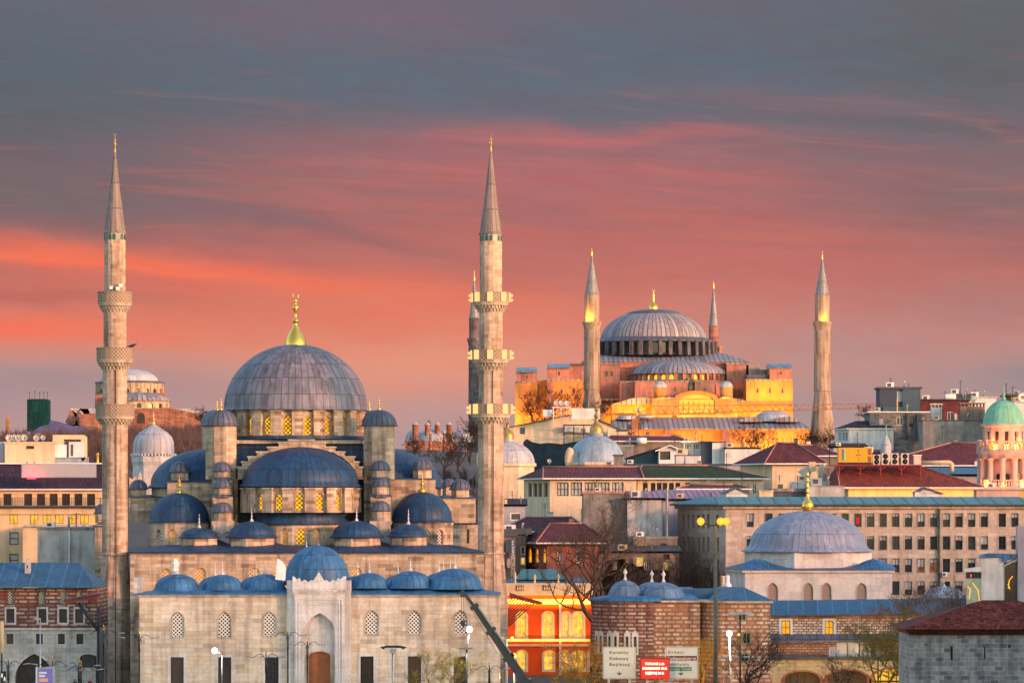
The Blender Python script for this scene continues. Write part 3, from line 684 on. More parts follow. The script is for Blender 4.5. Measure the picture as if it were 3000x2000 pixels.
for (cx_, rd, db, dt, drb, ft) in ((457.5, 45, 1233, 1211, 1258, 1177), (578, 57, 1232, 1196, 1258, 1164), (819, 60, 1232, 1195, 1258, 1163), (938, 46, 1230, 1203, 1258, 1166)):
    Y_ = YH + 4.5 + rd * .02
    MB().dl(cx_, Y_, [(rd * .3, db + 3), (rd + 3, db + 2), (rd + 3, db), (rd * .93, db - 4)] + dome_prof(rd * .93, db - 4, dt, 10)[1:], 32).build('cupola', M['lead_shaded'], mosque)
    MB().dl(cx_, Y_, [(rd * .94, drb), (rd * .94, db + 3)], 8, pi / 8 + .2, pi / 8 + .2 + 2 * pi, False).build('drum', M['ashlar'], mosque)
    MB().dl(cx_, Y_, finial_prof(dt + 2, ft, 4.5), 10).build('finial', M['white_stone'], mosque)
# hall front wall with small lunette windows
hw = Wall((wx(299, YH), YH), (wx(1112, YH), YH)); hs = []
for (cx_, t_, b_, w_, st) in ((382, 1304, 1330, 25, 'lat_half'), (460, 1302, 1337, 28, 'lat_half'), (584, 1302, 1332, 26, 'lat_half'), (640, 1304, 1332, 24, 'lat_half'), (819, 1302, 1330, 26, 'lat_half'), (943, 1306, 1332, 24, 'lat_half'), (1010, 1308, 1332, 22, 'lat_half')):
    u, zt = hw.hit(cx_, t_); _, zb = hw.hit(cx_, b_); hs.append((opening(u, w_ * K * YH, zb, zt, 'round'), st))
mb = MB(); hw.face(mb, hw.rect(0, wz(1271, YH)), [h[0] for h in hs], .3)
xa, xb = wx(299, YH), wx(1112, YH)
for xx in (xa, xb): mb.face([(xx, YH, 0), (xx, YH + 30, 0), (xx, YH + 30, zE - .2), (xx, YH, zE - .2)])
ho = mb.build('hall_wall', M['ashlar'], mosque)
MB().dbox(297, 1114, 1268, 1272, YH - .22, .4).build('cornice', M['trim'], ho)
for h, st in hs: win(mosque, hw, h, st, .3, surround=('trim', .22))
# flanking walls past the minarets
sw = Wall((wx(1040, YH + 8), YH + 8), (wx(1116, YH + 8), YH + 8)); u, z1 = sw.hit(1075, 1214); _, z0 = sw.hit(1075, 1247)
hp = opening(u, .35, z0, z1, 'round'); mb = MB(); sw.face(mb, sw.rect(0, wz(1204, YH + 8)), [hp], .3); mb.build('side_wall', M['ashlar'], mosque); win(mosque, sw, hp, 'glass', .3)
MB().dbox(218, 243, 1204, 1568, YH + 14, 8).build('side_wall', M['ashlar'], mosque); MB().dhip(214, 246, 1206, 1198, YH + 13.8, 8.4, 8, 8).build('roof', M['lead_shaded'], mosque)
cupola(mosque, 232, YH + 18, 15, 1176, 1156, 1200)

# ------------------------------------------------------------------ courtyard in front of it
YC = 490
court = thing('courtyard', 'pale stone courtyard block with small blue lead domes and a marble portal', 'courtyard building', (wx(730, YC), YC, 0))
fw_ = Wall((wx(320, YC), YC), (wx(1147, YC), YC)); holes = []; up = []; lo = []
def addw(lst, cx_, w_, t_, b_, kind, *a):
    u, zt = fw_.hit(cx_, t_); _, zb = fw_.hit(cx_, b_); h = opening(u, w_ * K * YC, zb, zt, kind); holes.append(h); lst.append((h,) + a)
for cx_, t_, b_ in ((408, 1404, 1463), (515.5, 1404, 1463), (619, 1404, 1462), (853.5, 1400, 1457), (951, 1400, 1457), (1058, 1400, 1458)): addw(up, cx_, 30, t_, b_, 'pointed')
for cx_, st, ml in ((407, 'glass_brown', (1, 1)), (516, 'grille_w', (7, 12)), (625, 'glass', (4, 6)), (843, 'grille_w', (7, 12)), (952, 'grille_o', (7, 12)), (1057, 'grille_w', (5, 9))):
    addw(lo, cx_, 30, 1508 if cx_ < 700 else 1506, 1572, 'rect', st, ml)
M['grille_w'] = m_plain('wooden_shutter_behind_grille', (0.12, 0.065, 0.04), 0.6, 0.3, 0.8, stain=.2); M['grille_o'] = m_plain('light_wood_behind_grille', (0.26, 0.12, 0.05), 0.6, 0.3, 0.8, stain=.2)
zE = wz(1365, YC); mb = MB(); fw_.face(mb, fw_.rect(0, zE), holes, .35)
for xx in (fw_.A.x, fw_.B.x): mb.face([(xx, YC, 0), (xx, YC + 40, 0), (xx, YC + 40, zE), (xx, YC, zE)])
wl = mb.build('front_wall', M['ashlar_front'], court)
MB().dbox(317, 1150, 1364.5, 1369, YC - .25, .5).build('cornice', M['trim'], wl)
for h, in up: win(court, fw_, h, 'lat_dark', .18, frame='trim', fw=.10, surround=('trim', .12))
for h, st, ml in lo: win(court, fw_, h, st, .35, frame='iron', mull=ml, fw=.055, surround=('marble', .32))
# lead roof with a slight swell under each dome
doms = [(406, 51, 1349, 1317, 1284), (511, 46, 1347, 1318.5, 1286), (609, 46, 1347, 1317, 1287), (848, 43, 1342, 1314, 1281), (943, 49, 1342, 1310, 1278), (1045, 62, 1344, 1304, 1272)]
rf = MB(); x0, x1 = wx(306, YC), wx(1150, YC); nseg = 110; zE = wz(1362, YC)
def rz(d): return 0.28 + sum(0.30 * exp(-((d - c) / (r_ * 1.0)) ** 4) for c, r_, *_ in doms)
for i in range(nseg):
    d0, d1 = 306 + 844 * i / nseg, 306 + 844 * (i + 1) / nseg; a, b_ = x0 + (x1 - x0) * i / nseg, x0 + (x1 - x0) * (i + 1) / nseg
    if 664 < (d0 + d1) / 2 < 800: continue
    e0 = min(1, min(i, nseg - i) / 6.0); e1 = min(1, min(i + 1, nseg - i - 1) / 6.0)
    rf.face([(a, YC - .5, zE), (b_, YC - .5, zE), (b_, YC + 2.2, zE + rz(d1) * e1), (a, YC + 2.2, zE + rz(d0) * e0)])
    rf.face([(a, YC + 2.2, zE + rz(d0) * e0), (b_, YC + 2.2, zE + rz(d1) * e1), (b_, YC + 9, zE + rz(d1) * e1), (a, YC + 9, zE + rz(d0) * e0)])
    rf.face([(a, YC - .5, zE), (b_, YC - .5, zE), (b_, YC - .5, zE - .12), (a, YC - .5, zE - .12)])
rf.build('roof', M['lead_blue'], court)
for (cx_, r_, db, dt, ft) in doms:
    Y_ = YC + 3.2
    MB().dl(cx_, Y_, [(r_ * 1.12, db + 8), (r_ * 1.0, db)] + dome_prof(r_ * .98, db - 1, dt, 12)[1:], 40).build('dome', M['lead_blue'], court)
    MB().dl(cx_, Y_, finial_prof(dt + 1.5, ft, 5), 10).build('finial', M['white_stone'], court)
for cx_, dt in ((494, 1320), (588, 1320), (821, 1319), (914, 1318), (1008, 1312), (1018, 1312), (1034, 1312)):   # domes of the far arcades
    Y_ = YC + (30 if cx_ < 1000 else 12 + (cx_ - 1000) * .4)
    MB().dl(cx_, Y_, dome_prof(40, 1350, dt + 2, 9), 28).build('dome', M['lead_blue'], court)
    MB().dl(cx_, Y_, finial_prof(dt + 3, dt - 32, 4.5), 10).build('finial', M['white_stone'], court)
# portal
MB().dl(728, YC + 4.5, [(79, 1342), (77, 1334)] + dome_prof(74, 1330, 1251, 16)[1:], 48).build('portal_dome', M['lead_blue'], court)
MB().dl(730, YC + 4.5, finial_prof(1252, 1226, 5.5), 10).build('finial', M['spire'], court)
MB().dl(704, YC + 30, finial_prof(1275, 1240, 5.5), 10).build('finial', M['white_stone'], court)
YP = YC - 1.6
pw = Wall((wx(676, YP), YP), (wx(791, YP), YP))
u, zt = pw.hit(734, 1407); nic = opening(u, 70 * K * YP, 2.2, zt, 'pointed', 8)
mb = MB(); pw.face(mb, pw.rect(0, wz(1362, YP)), [nic], .9); xa, xb = pw.A.x, pw.B.x
for xx in (xa, xb): mb.face([(xx, YP, 0), (xx, YC, 0), (xx, YC, wz(1362, YP)), (xx, YP, wz(1362, YP))])
mb.build('portal', M['marble'], court)
for (a0, a1) in ((659, 676), (791, 806)): MB().dbox(a0, a1, 1332, 1600, YC - .7, 2).build('portal_pier', M['marble'], court)
mb = MB()
for k, (ins, d_) in enumerate(((2, .16), (9, .10), (15, .05))):
    for a0, a1, t_, b_ in ((677 + ins, 680 + ins, 1375 + ins, 1600), (787 - ins, 790 - ins, 1375 + ins, 1600), (677 + ins, 790 - ins, 1372 + ins, 1375 + ins)): mb.dbox(a0, a1, t_, b_, YP - d_, d_ - .01 + .002 * k)
mb.build('moulding', M['marble'], court)
mb = MB()
for k in range(4): mb.dbox(674 - k * 1.2, 793 + k * 1.2, 1361.5 - 2.7 * k, 1364.2 - 2.7 * k, YP - .15 - .12 * k, 1.4)
mb.dbox(672, 795, 1336, 1353.4, YP - .2, 1.3)
mb.build('portal_cornice', M['marble'], court)
cren = [(672, 1336)]
pts = [(672, 1322), (676, 1323), (682, 1330), (688, 1326), (692, 1334), (700, 1330), (708, 1336), (714, 1331), (720, 1332), (726, 1322), (732, 1312), (738, 1322), (744, 1332), (750, 1331), (757, 1336), (764, 1330), (772, 1334), (776, 1326), (782, 1330), (788, 1323), (795, 1322)]
mb = MB(); mb.dprism([(672, 1338)] + pts + [(795, 1338)], YP + .3, .3); mb.build('cresting', M['white_stone'], court)
dw = Wall((wx(690, YP + .9), YP + .9), (wx(780, YP + .9), YP + .9))
u, zt = dw.hit(734, 1495); dh = opening(u, 50 * K * YP, 2.2, zt, 'seg', 6)
mb = MB(); dw.face(mb, [(0.2, 2.2), (dw.L - .2, 2.2), (dw.L - .2, wz(1400, YP)), (.2, wz(1400, YP))], [dh], .5); mb.build('niche_wall', M['marble'], court)
mb = MB(); dw.ring(mb, dh, .45, -.06, .02); mb.build('door_arch', M['marble_grey'] if 'marble_grey' in M else M['trim'], court)
mb = MB(); dw.flat(mb, dh, .35)
do = mb.build('door', M['door_wood'], court); mb = MB(); dw.bar(mb, u - .05, u + .05, 2.3, zt - .1, .25, .34)
for s in (-1, 1):
    for z_ in (3.0, 4.6, 6.0): dw.bar(mb, u + s * .62 - .42, u + s * .62 + .42, z_, z_ + .12, .28, .34)
mb.build('door_panel', M['door_wood'], do)
# wrapped finial and little wall house at the left end of the roof
t = MB().dl(402, YC + 1.5, [(2, 1316), (9, 1310), (7, 1302), (9.5, 1293), (6, 1286), (2, 1281)], 7, smooth=False).build('cloth_wrap', M['white'], None, label='white cloth tied round a dome finial at the left of the courtyard roof', cat='cloth wrap')
MB().dbox(307, 326, 1325, 1362, YC + 1, 2).build('gable_marker', M['marble'], court)
t = MB(); t.dprism([(632, 1330), (637, 1282), (642, 1284), (650, 1290), (657, 1304), (655, 1332)], YC + 1.2, .25).build('sheet', M['white'], None, label='crumpled white sheet propped beside the large portal dome', cat='sheet')
# ------------------------------------------------------------------ ground: one sheet from the quay up the hill to the horizon
mb = MB(); xs = [-4000, -1200, -500] + [i * 25 - 300 for i in range(25)] + [500, 1200, 4000]; ys = [-400, 0, 300, 500] + [550 + i * 30 for i in range(30)] + [1600, 2200, 4000, 8000]
M['ground'] = m_plain('paved_ground', (0.09, 0.08, 0.075), 0.9, 0.3, 0.05)
for j in range(len(ys) - 1):
    for i in range(len(xs) - 1):
        q = [(xs[i], ys[j]), (xs[i + 1], ys[j]), (xs[i + 1], ys[j + 1]), (xs[i], ys[j + 1])]
        mb.face([(a, b, gz(a, b)) for a, b in q], smooth=True)
mb.build('ground', M['ground'], None, kind='structure')

M['pink_wall'] = m_plain('rose_plaster', (0.46, 0.19, 0.14), 0.85, 0.18, 0.25, stain=.35)
M['pink_dark'] = m_plain('rose_plaster_weathered', (0.38, 0.16, 0.125), 0.85, 0.3, 0.25, stain=.4)
M['gold_wall'] = m_plain('rose_plaster_flood_tint', (0.46, 0.215, 0.075), 0.85, 0.2, 0.2, stain=.3)  # floodlight glow is put into this ochre tint of the rose plaster
M['grey_stone'] = m_stone('grey_weathered_stone', [(0.22, 0.16, 0.13), (0.31, 0.23, 0.185), (0.37, 0.28, 0.225), (0.33, 0.25, 0.20)], 1.0, 7.0, 0.01, (0.14, 0.12, 0.11), 0.55, wsc=.12)
M['brick_red'] = m_stone('old_red_brick', [(0.22, 0.075, 0.05), (0.32, 0.12, 0.08), (0.38, 0.19, 0.13), (0.26, 0.10, 0.07)], 1.6, 0.5, 0.03, (0.30, 0.19, 0.14), 0.4)
M['lead_far'] = m_lead('lead_sheet_far', (0.24, 0.215, 0.24), 1.5, 40.0, 0.45, 0.55, 0.3, dark=0.22, sw=.20)
M['lead_fardark'] = m_lead('lead_sheet_far_dark', (0.075, 0.08, 0.105), 1.8, 9.0, 0.35, 0.5, 0.4)
M['grid_lit'] = m_lattice('lit_grid_window', (0.45, 0.26, 0.05), 0.85, (0.2, 0.1, 0.01), (1.0, 0.66, 0.10), 1.3, 0.42)
M['lit_gold'] = m_emit('lit_arch_window', (1.0, 0.56, 0.03), 1.5, var=0.25)

def flood(dx, dyv, Y, w, power, colr=(1.0, 0.40, 0.008), back=3.4, up=9.0, h=1.0):
    """a bank of floodlights on the ground or a roof ledge, aimed up the wall"""
    l = bpy.data.lights.new('floodlight', 'AREA'); l.shape = 'RECTANGLE'; l.size = w; l.size_y = h; l.energy = power * .33; l.color = colr; l.spread = radians(150)
    o = bpy.data.objects.new('floodlight', l); COL.objects.link(o); p = Vector((wx(dx, Y), Y - back, wz(dyv, Y))); o.location = p
    o.rotation_euler = (Vector((wx(dx, Y), Y + .5, p.z + up)) - p).to_track_quat('-Z', 'Y').to_euler()
    return o

# added ridge, unseen right of the view, shaped to shade the lower town
hl = MB(); hr = []
for i in range(31):
    t = -190 + 740 * i / 30; row_ = []
    for j in range(11):
        s = -60 + 120 * j / 10; h_ = (51 + 4 * sin(i * 1.7) + 3 * sin(i * .6)) * cos(pi / 2 * s / 60) ** 1.2 * min(1, i / 2.0, (30 - i) / 2.0)
        row_.append((216 + .62 * t + .79 * s, 365 + .79 * t - .62 * s, gz(216 + .62 * t, 365 + .79 * t) * 0 + h_ - .3))
    hr.append(row_)
for a, b in zip(hr, hr[1:]):
    for j in range(10): hl.face([a[j], a[j + 1], b[j + 1], b[j]], smooth=True)
hl.build('shade_ridge', M['ground'], None, kind='structure')
# ------------------------------------------------------------------ floodlit domed basilica on the hill
M['drum_stone'] = m_plain('dark_slate_drum', (.115, .105, .125), .85, .4, .3, .2, stain=.5)
YB = 1330; bas = thing('domed_basilica', 'huge rose coloured domed basilica floodlit gold on the hill', 'basilica', (wx(1540, YB), YB, gz(wx(1540, YB), YB)))
MB().dl(1501, YB + 20, dome_prof(122, 781, 711, 22, lip=2), 80).build('main_dome', M['lead_far'], bas)
MB().dl(1501, YB + 20, dome_prof(66, 724.5, 709.5, 6), 48).build('dome_crown', M['lead_fardark'], bas)
f = MB().dl(1501, YB + 20, [(10.5, 711), (11, 706), (8.5, 700), (3.5, 696), (1.6, 690), (3, 686), (1.4, 682), (2.4, 678), (1, 674), (.8, 669)], 14); crescent(f, 1501, 665.5, YB + 20, 3.0); f.build('finial', M['gold'], bas)
ring_wall(bas, 1501, YB + 20, 131, 40, -90, 784, 819, {-1: (12.5, 789, 814, 'round', 'glass')}, mat='drum_stone', pil=(8.5, 15), depth=.6, name='main_drum')
mb = MB(); mb.dl(1501, YB + 20, [(146, 788), (144, 784.5), (134, 780), (121, 776)], 40, radians(-94.5), radians(265.5), False)
for k in range(40):
    a = radians(-90 + 4.5 + 9 * k)
    if sin(a) > .2: continue
    m_ = K * (YB + 20); X_, Y_ = wx(1501, YB + 20) + 134 * m_ * cos(a), YB + 20 + 134 * m_ * sin(a)
    mb.lathe(X_, Y_, [(.9, wz(784, YB)), (.9, wz(777.5, YB)), (.5, wz(776, YB)), (.02, wz(775.5, YB))], 8)
mb.build('drum_roof', M['lead_fardark'], bas)
o = MB().dbox(1341, 1718, 829, 1060, YB - 8, 46).build('nave_block', M['pink_wall'], bas)
MB().dhip(1337, 1722, 829, 809, YB - 9, 50, 60, 60, .5, 1.5).build('roof', M['lead_far'], o)
mb = MB()
for t_ in (831, 841): mb.dbox(1339, 1720, t_, t_ + 3, YB - 8.4, 1)
mb.build('cornice', M['pink_wall'], o)
for d0, d1 in ((1379, 1424), (1669, 1719)):
    o = MB().dbox(d0, d1, 836, 1060, YB - 12, 6).build('buttress_pier', M['pink_wall'], bas)
    MB().dbox(d0 - 1, d1 + 1, 832, 836.2, YB - 12.4, 6).build('cornice', M['lead_far'], o)
    mb = MB()
    for t_ in (914, 929): mb.dprism([(d0 - 1, t_ + 5), (d1 + 4, t_ + 5), (d1 + 1, t_), (d0 - 1, t_)], YB - 14, 2.4)
    mb.build('ledge', M['lead_far'], o)
# great west arch on the block, half dome and its lit windows
mb = MB(); ar = [(1557 + 118 * cos(radians(a)), 905 - 70 * sin(radians(a))) for a in range(0, 181, 10)]; ai = [(1557 + 110 * cos(radians(a)), 905 - 62 * sin(radians(a))) for a in range(180, -1, -10)]
mb.dprism(ar + ai, YB - 9, 1.2); mb.build('arch_band', M['pink_wall'], bas)
MB().dl(1557, YB - 9, dome_prof(110, 858, 827, 12, lip=2), 56, pi, 2 * pi).build('half_dome', M['lead_far'], bas)
ring_wall(bas, 1557, YB - 9, 103, 34, -90, 860, 877, {k: (11.5, 862, 875, 'round', 'lit_gold' if k in (32, 33, 2, 3, 29, 30, 31, 5, 26) else 'glass') for k in range(34)}, mat='pink_wall', pil=(6, 5), depth=.5, arc=(-180, 0), name='half_drum')
MB().dl(1557, YB - 9, [(128, 960), (128, 879), (126, 876), (102, 874)], 40, pi, 2 * pi, False).build('apse', M['pink_dark'], bas)
for d0, d1, t_, y_ in ((1424, 1456, 877, -28), (1458, 1580, 876, -33), (1596, 1642, 877, -33), (1644, 1674, 882, -26)):
    o = MB().dbox(d0, d1, t_, 990, YB + y_, 14).build('apse_block', M['pink_wall'], bas)
    MB().dbox(d0 - 1.2, d1 + 1.2, t_ - 2.2, t_ + .4, YB + y_ - .3, 14.5).build('roof', M['lead_far'], o)
o = MB().dbox(1580, 1596, 868, 990, YB - 26, 12).build('apse_block', M['pink_dark'], bas)
w_ = Wall((wx(1580, YB - 26), YB - 26), (wx(1596, YB - 26), YB - 26)); mb = MB(); w_.flat(mb, opening(w_.L / 2, 1.5, wz(915, YB), wz(874, YB), 'round'), -.05); mb.build('niche', M['glass'], bas)
for cx_ in (1516.5, 1668.5):
    MB().dl(cx_, YB - 42, dome_prof(15.5, 889, 874, 8, lip=1), 24).build('turret_dome', M['lead_pale'], bas)
    MB().dl(cx_, YB - 42, [(14.8, 950), (14.8, 890)], 24).build('turret', M['gold_wall'], bas)
# lit west front with the big arched window
YF = 1284
fwl = Wall((wx(1497, YF), YF), (wx(1693, YF), YF)); H = lambda a, b: fwl.hit(a, b)
outl = [H(1497, 1000), H(1693, 1000), H(1693, 914), H(1652, 914)] + [H(1600 + 52 * cos(radians(a)), 915 - 19 * sin(radians(a))) for a in range(10, 171, 10)] + [H(1548, 914), H(1497, 914)]
u, zt = H(1600, 904); _, zb = H(1600, 951); hp = opening(u, 84 * K * YF, zb, zt, 'seg', 8)
mb = MB(); fwl.face(mb, outl, [hp], .9)
top = outl[2:]
for p, q in zip(top, top[1:]): mb.face([fwl.p(*p), fwl.p(*q), fwl.p(*q, 16), fwl.p(*p, 16)])
for xx in (fwl.A.x, fwl.B.x): mb.face([(xx, YF, wz(1000, YF)), (xx, YF + 16, wz(1000, YF)), (xx, YF + 16, wz(914, YF)), (xx, YF, wz(914, YF))])
fo = mb.build('west_front', M['gold_wall'], bas)
win(bas, fwl, hp, 'lit_gold', .9, frame='pink_dark', mull=(7, 4), fw=.30)
mb = MB(); band = [H(1600 + 54 * cos(radians(a)), 916 - 20 * sin(radians(a))) for a in range(0, 181, 10)]
for p, q in zip(band, band[1:]): mb.face([fwl.p(*p, -.5), fwl.p(*q, -.5), fwl.p(*q, 15), fwl.p(*p, 15)])
mb.build('arch_roof', M['lead_far'], bas)
mb = MB().dprism([(1495, 915), (1540, 911), (1552, 914)], YF - .4, 16).dprism([(1648, 914), (1660, 911), (1695, 915)], YF - .4, 16); mb.build('lead_cap', M['lead_far'], bas)
# left and right low wings
def wing(d0, d1, t_, b_, Y, dep, arches, roofpts, mat='gold_wall'):
    w = Wall((wx(d0, Y), Y), (wx(d1, Y), Y)); hs = []
    for cx_, ww, t, b in arches:
        u, zt = w.hit(cx_, t); _, zb = w.hit(cx_, b); hs.append(opening(u, ww * K * Y, zb, zt, 'round'))
    mb = MB(); w.face(mb, w.rect(wz(b_, Y), wz(t_, Y)), hs, .6)
    for xx in (w.A.x, w.B.x): mb.face([(xx, Y, wz(b_, Y)), (xx, Y + dep, wz(b_, Y)), (xx, Y + dep, wz(t_, Y)), (xx, Y, wz(t_, Y))])
    o = mb.build('wing', M[mat], bas)
    for h in hs: win(bas, w, h, 'lit_gold', .6, frame='gold_wall', mull=(2, 2), fw=.2)
    if roofpts: MB().dprism(roofpts, Y - .6, dep).build('roof', M['lead_far'], o)
    return o
wing(1405, 1497, 927, 1000, 1287, 14, [(1426, 12, 934, 948), (1449, 14, 934, 950), (1476, 16, 934, 951)], [(1402, 928), (1425, 922), (1450, 914), (1470, 912), (1499, 915), (1499, 928)])
wing(1693, 1722, 922, 1000, 1287, 14, [(1695 + 6, 7, 934, 957), (1712, 7, 934, 957)], [(1691, 923), (1700, 917), (1724, 922), (1724, 923)])
# flanking buttress towers with barrel roofs
def tower(d0, d1, t_, u0, u1, ut, bt, mat_low, mat_up, Y, dep=34, ledge=None):
    o = MB().dbox(d0, d1, t_, 1060, Y, dep).build('buttress_tower', M[mat_low], bas)
    MB().dbox(d0 - 1, d1 + 1, t_ - 3, t_, Y - .4, dep + .8).build('roof', M['lead_far'], o)
    if ledge: MB().dbox(d0 - 1, d1 + 1, ledge, ledge + 2.4, Y - .5, .6).build('ledge', M['pink_dark'], o)
    o2 = MB().dbox(u0, u1, ut, t_ - 2.9, Y + 1, 16).build('tower_top', M[mat_up], bas)
    x0, x1 = wx(u0 - 1, Y), wx(u1 + 1, Y); mb = MB(); pr = []
    for i in range(9): a = pi * i / 8; pr.append((Y + 9 - 9.2 * cos(a), wz(ut, Y) + (wz(bt, Y) - wz(ut, Y)) * sin(a)))
    for p, q in zip(pr, pr[1:]): mb.face([(x0, p[0], p[1]), (x1, p[0], p[1]), (x1, q[0], q[1]), (x0, q[0], q[1])], smooth=True)
    for xx in (x0, x1): mb.face([(xx, *p) for p in pr])
    mb.build('barrel_roof', M['lead_pale'], o2)
tower(1714, 1821, 873, 1768, 1818, 846, 832, 'gold_wall', 'pink_wall', 1300, ledge=929)
MB().dbox(1716, 1769, 860, 873, 1302, 10).build('terrace_wall', M['lead_fardark'], bas); MB().dbox(1714, 1745, 838, 862, 1318, 14).build('rear_tower', M['grey_stone'], bas); MB().dbox(1720, 1768, 848, 862, 1314, 10).build('rear_wall', M['grey_stone'], bas)
tower(1185, 1234, 878, 1187, 1233, 855, 841, 'gold_wall', 'pink_dark', 1296, ledge=966)
tower(1258, 1342, 873, 1259, 1308, 845, 832, 'gold_wall', 'pink_wall', 1300, ledge=932)
MB().dbox(1234, 1258, 872, 1060, 1302, 20).build('link_wall', M['gold_wall'], bas); MB().dbox(1183, 1200, 881, 1060, 1290, 8).build('buttress', M['gold_wall'], bas); MB().dbox(1256, 1270, 874, 1060, 1292, 9).build('buttress', M['pink_dark'], bas)
MB().dbox(1308, 1341, 838, 872, 1312, 10).build('gallery_wall', M['pink_dark'], bas); MB().dbox(1306, 1343, 834, 838, 1311, 12).build('gallery_roof', M['lead_fardark'], bas)
# narthex roofs and lit wall below
Yn = 1262; mb = MB()
mb.face([pt(1392, 983, Yn), pt(1862, 983, Yn), pt(1820, 957, Yn + 20), pt(1420, 957, Yn + 20)]); mb.face([pt(1392, 983, Yn), pt(1420, 957, Yn + 20), pt(1385, 983, Yn + 22)]); mb.dbox(1390, 1864, 983, 985, Yn - .2, .5); mb.build('narthex_roof', M['lead_far'], bas)
nw = Wall((wx(1395, Yn + .8), Yn + .8), (wx(1860, Yn + .8), Yn + .8)); hs = []
for cx_, ww in ((1563, 14), (1600, 12), (1745, 22), (1788, 26), (1812, 14)):
    u, zt = nw.hit(cx_, 1001); _, zb = nw.hit(cx_, 1018); hs.append(opening(u, ww * K * Yn, zb, zt, 'round'))
    u, zt = nw.hit(cx_, 1022); _, zb = nw.hit(cx_, 1032); hs.append(opening(u, ww * K * Yn, zb, zt, 'rect'))
mb = MB(); nw.face(mb, nw.rect(20, wz(985, Yn)), hs, .5); mb.build('narthex_wall', M['gold_wall'], bas)
for h in hs: win(bas, nw, h, 'lit_gold', .5, frame='pink_dark', mull=(5, 4), fw=.2)
for cx_ in (1450, 1531, 1664): MB().dprism([(cx_ - 3, 986), (cx_ + 8, 986), (cx_ + 20, 1060), (cx_ - 8, 1060)], Yn - 4, 4.4).build('sloped_buttress', M['pink_wall'], bas)
for cx_, r_, db, dt in ((1776, 45, 967, 941), (1440, 24, 962, 948), (1480, 20, 958, 950)):
    MB().dl(cx_, 1276, dome_prof(r_, db, dt, 10, lip=1), 40).build('porch_dome', M['lead_pale'], bas)
for cx_ in (1725, 1808): MB().dprism([(cx_ + 26 * cos(radians(a)), 968 - 12 * sin(radians(a))) for a in range(0, 181, 15)], 1268, 8).build('porch_vault', M['lead_far'], bas)
for a in ((1767, 1000, 1299, 14, 9000), (1767, 925, 1299, 12, 3500), (1300, 985, 1299, 11, 6500), (1246, 985, 1301, 3, 1600), (1192, 985, 1289, 2.2, 2600), (1218, 985, 1295, 5, 2600), (1600, 962, 1283, 24, 15000), (1450, 962, 1286, 12, 4200), (1707, 962, 1286, 4, 1800), (1560, 1042, 1262, 30, 8000), (1780, 1050, 1262, 20, 9500), (1440, 1040, 1262, 12, 3400)): flood(*a)
for cx_ in (1516.5, 1668.5): flood(cx_, 917, 1284, 3, 750, back=2, up=6)
flood(1400, 975, YB - 12, 4, 1500); flood(1694, 960, YB - 12, 4, 1000, back=6)
flood(1557, 884, YB - 36, 26, 900, colr=(1, .55, .2), back=4, up=8)

for d0, t_, b_, ww, Y_, st in ((1393, 851, 864, 6, YB - 12, 'glass'), (1405, 851, 864, 6, YB - 12, 'glass'), (1687, 852, 866, 6, YB - 12, 'glass'), (1699, 852, 866, 6, YB - 12, 'glass'), (1405, 920, 926, 4, YB - 12, 'glass'), (1740, 892, 902, 4, 1300, 'glass_brown'), (1768, 892, 902, 4, 1300, 'glass_brown'), (1797, 892, 902, 4, 1300, 'glass_brown'), (1793, 852, 860, 5, 1301, 'glass'), (1785, 945, 953, 4, 1300, 'glass_brown'), (1284, 852, 862, 5, 1301, 'glass'), (1290, 893, 903, 4, 1300, 'glass_brown'), (1318, 893, 903, 4, 1300, 'glass_brown'), (1210, 861, 869, 5, 1297, 'glass'), (1217, 900, 910, 4, 1296, 'glass_brown'), (1520, 889, 899, 5, YB - 33, 'glass'), (1550, 889, 899, 5, YB - 33, 'glass'), (1620, 889, 899, 5, YB - 33, 'glass'), (1440, 889, 899, 4, YB - 28, 'glass')):
    w_ = Wall((wx(d0 - 20, Y_), Y_), (wx(d0 + 20, Y_), Y_)); u, zt = w_.hit(d0, t_); h = opening(u, ww * K * Y_, w_.hit(d0, b_)[1], zt, 'round'); o = MB(); w_.flat(o, h, -.04); o = o.build('window', M[st], bas); o2 = MB(); w_.ring(o2, h, .3, -.16, .02); o2.build('window_surround', M['pink_wall'], o)
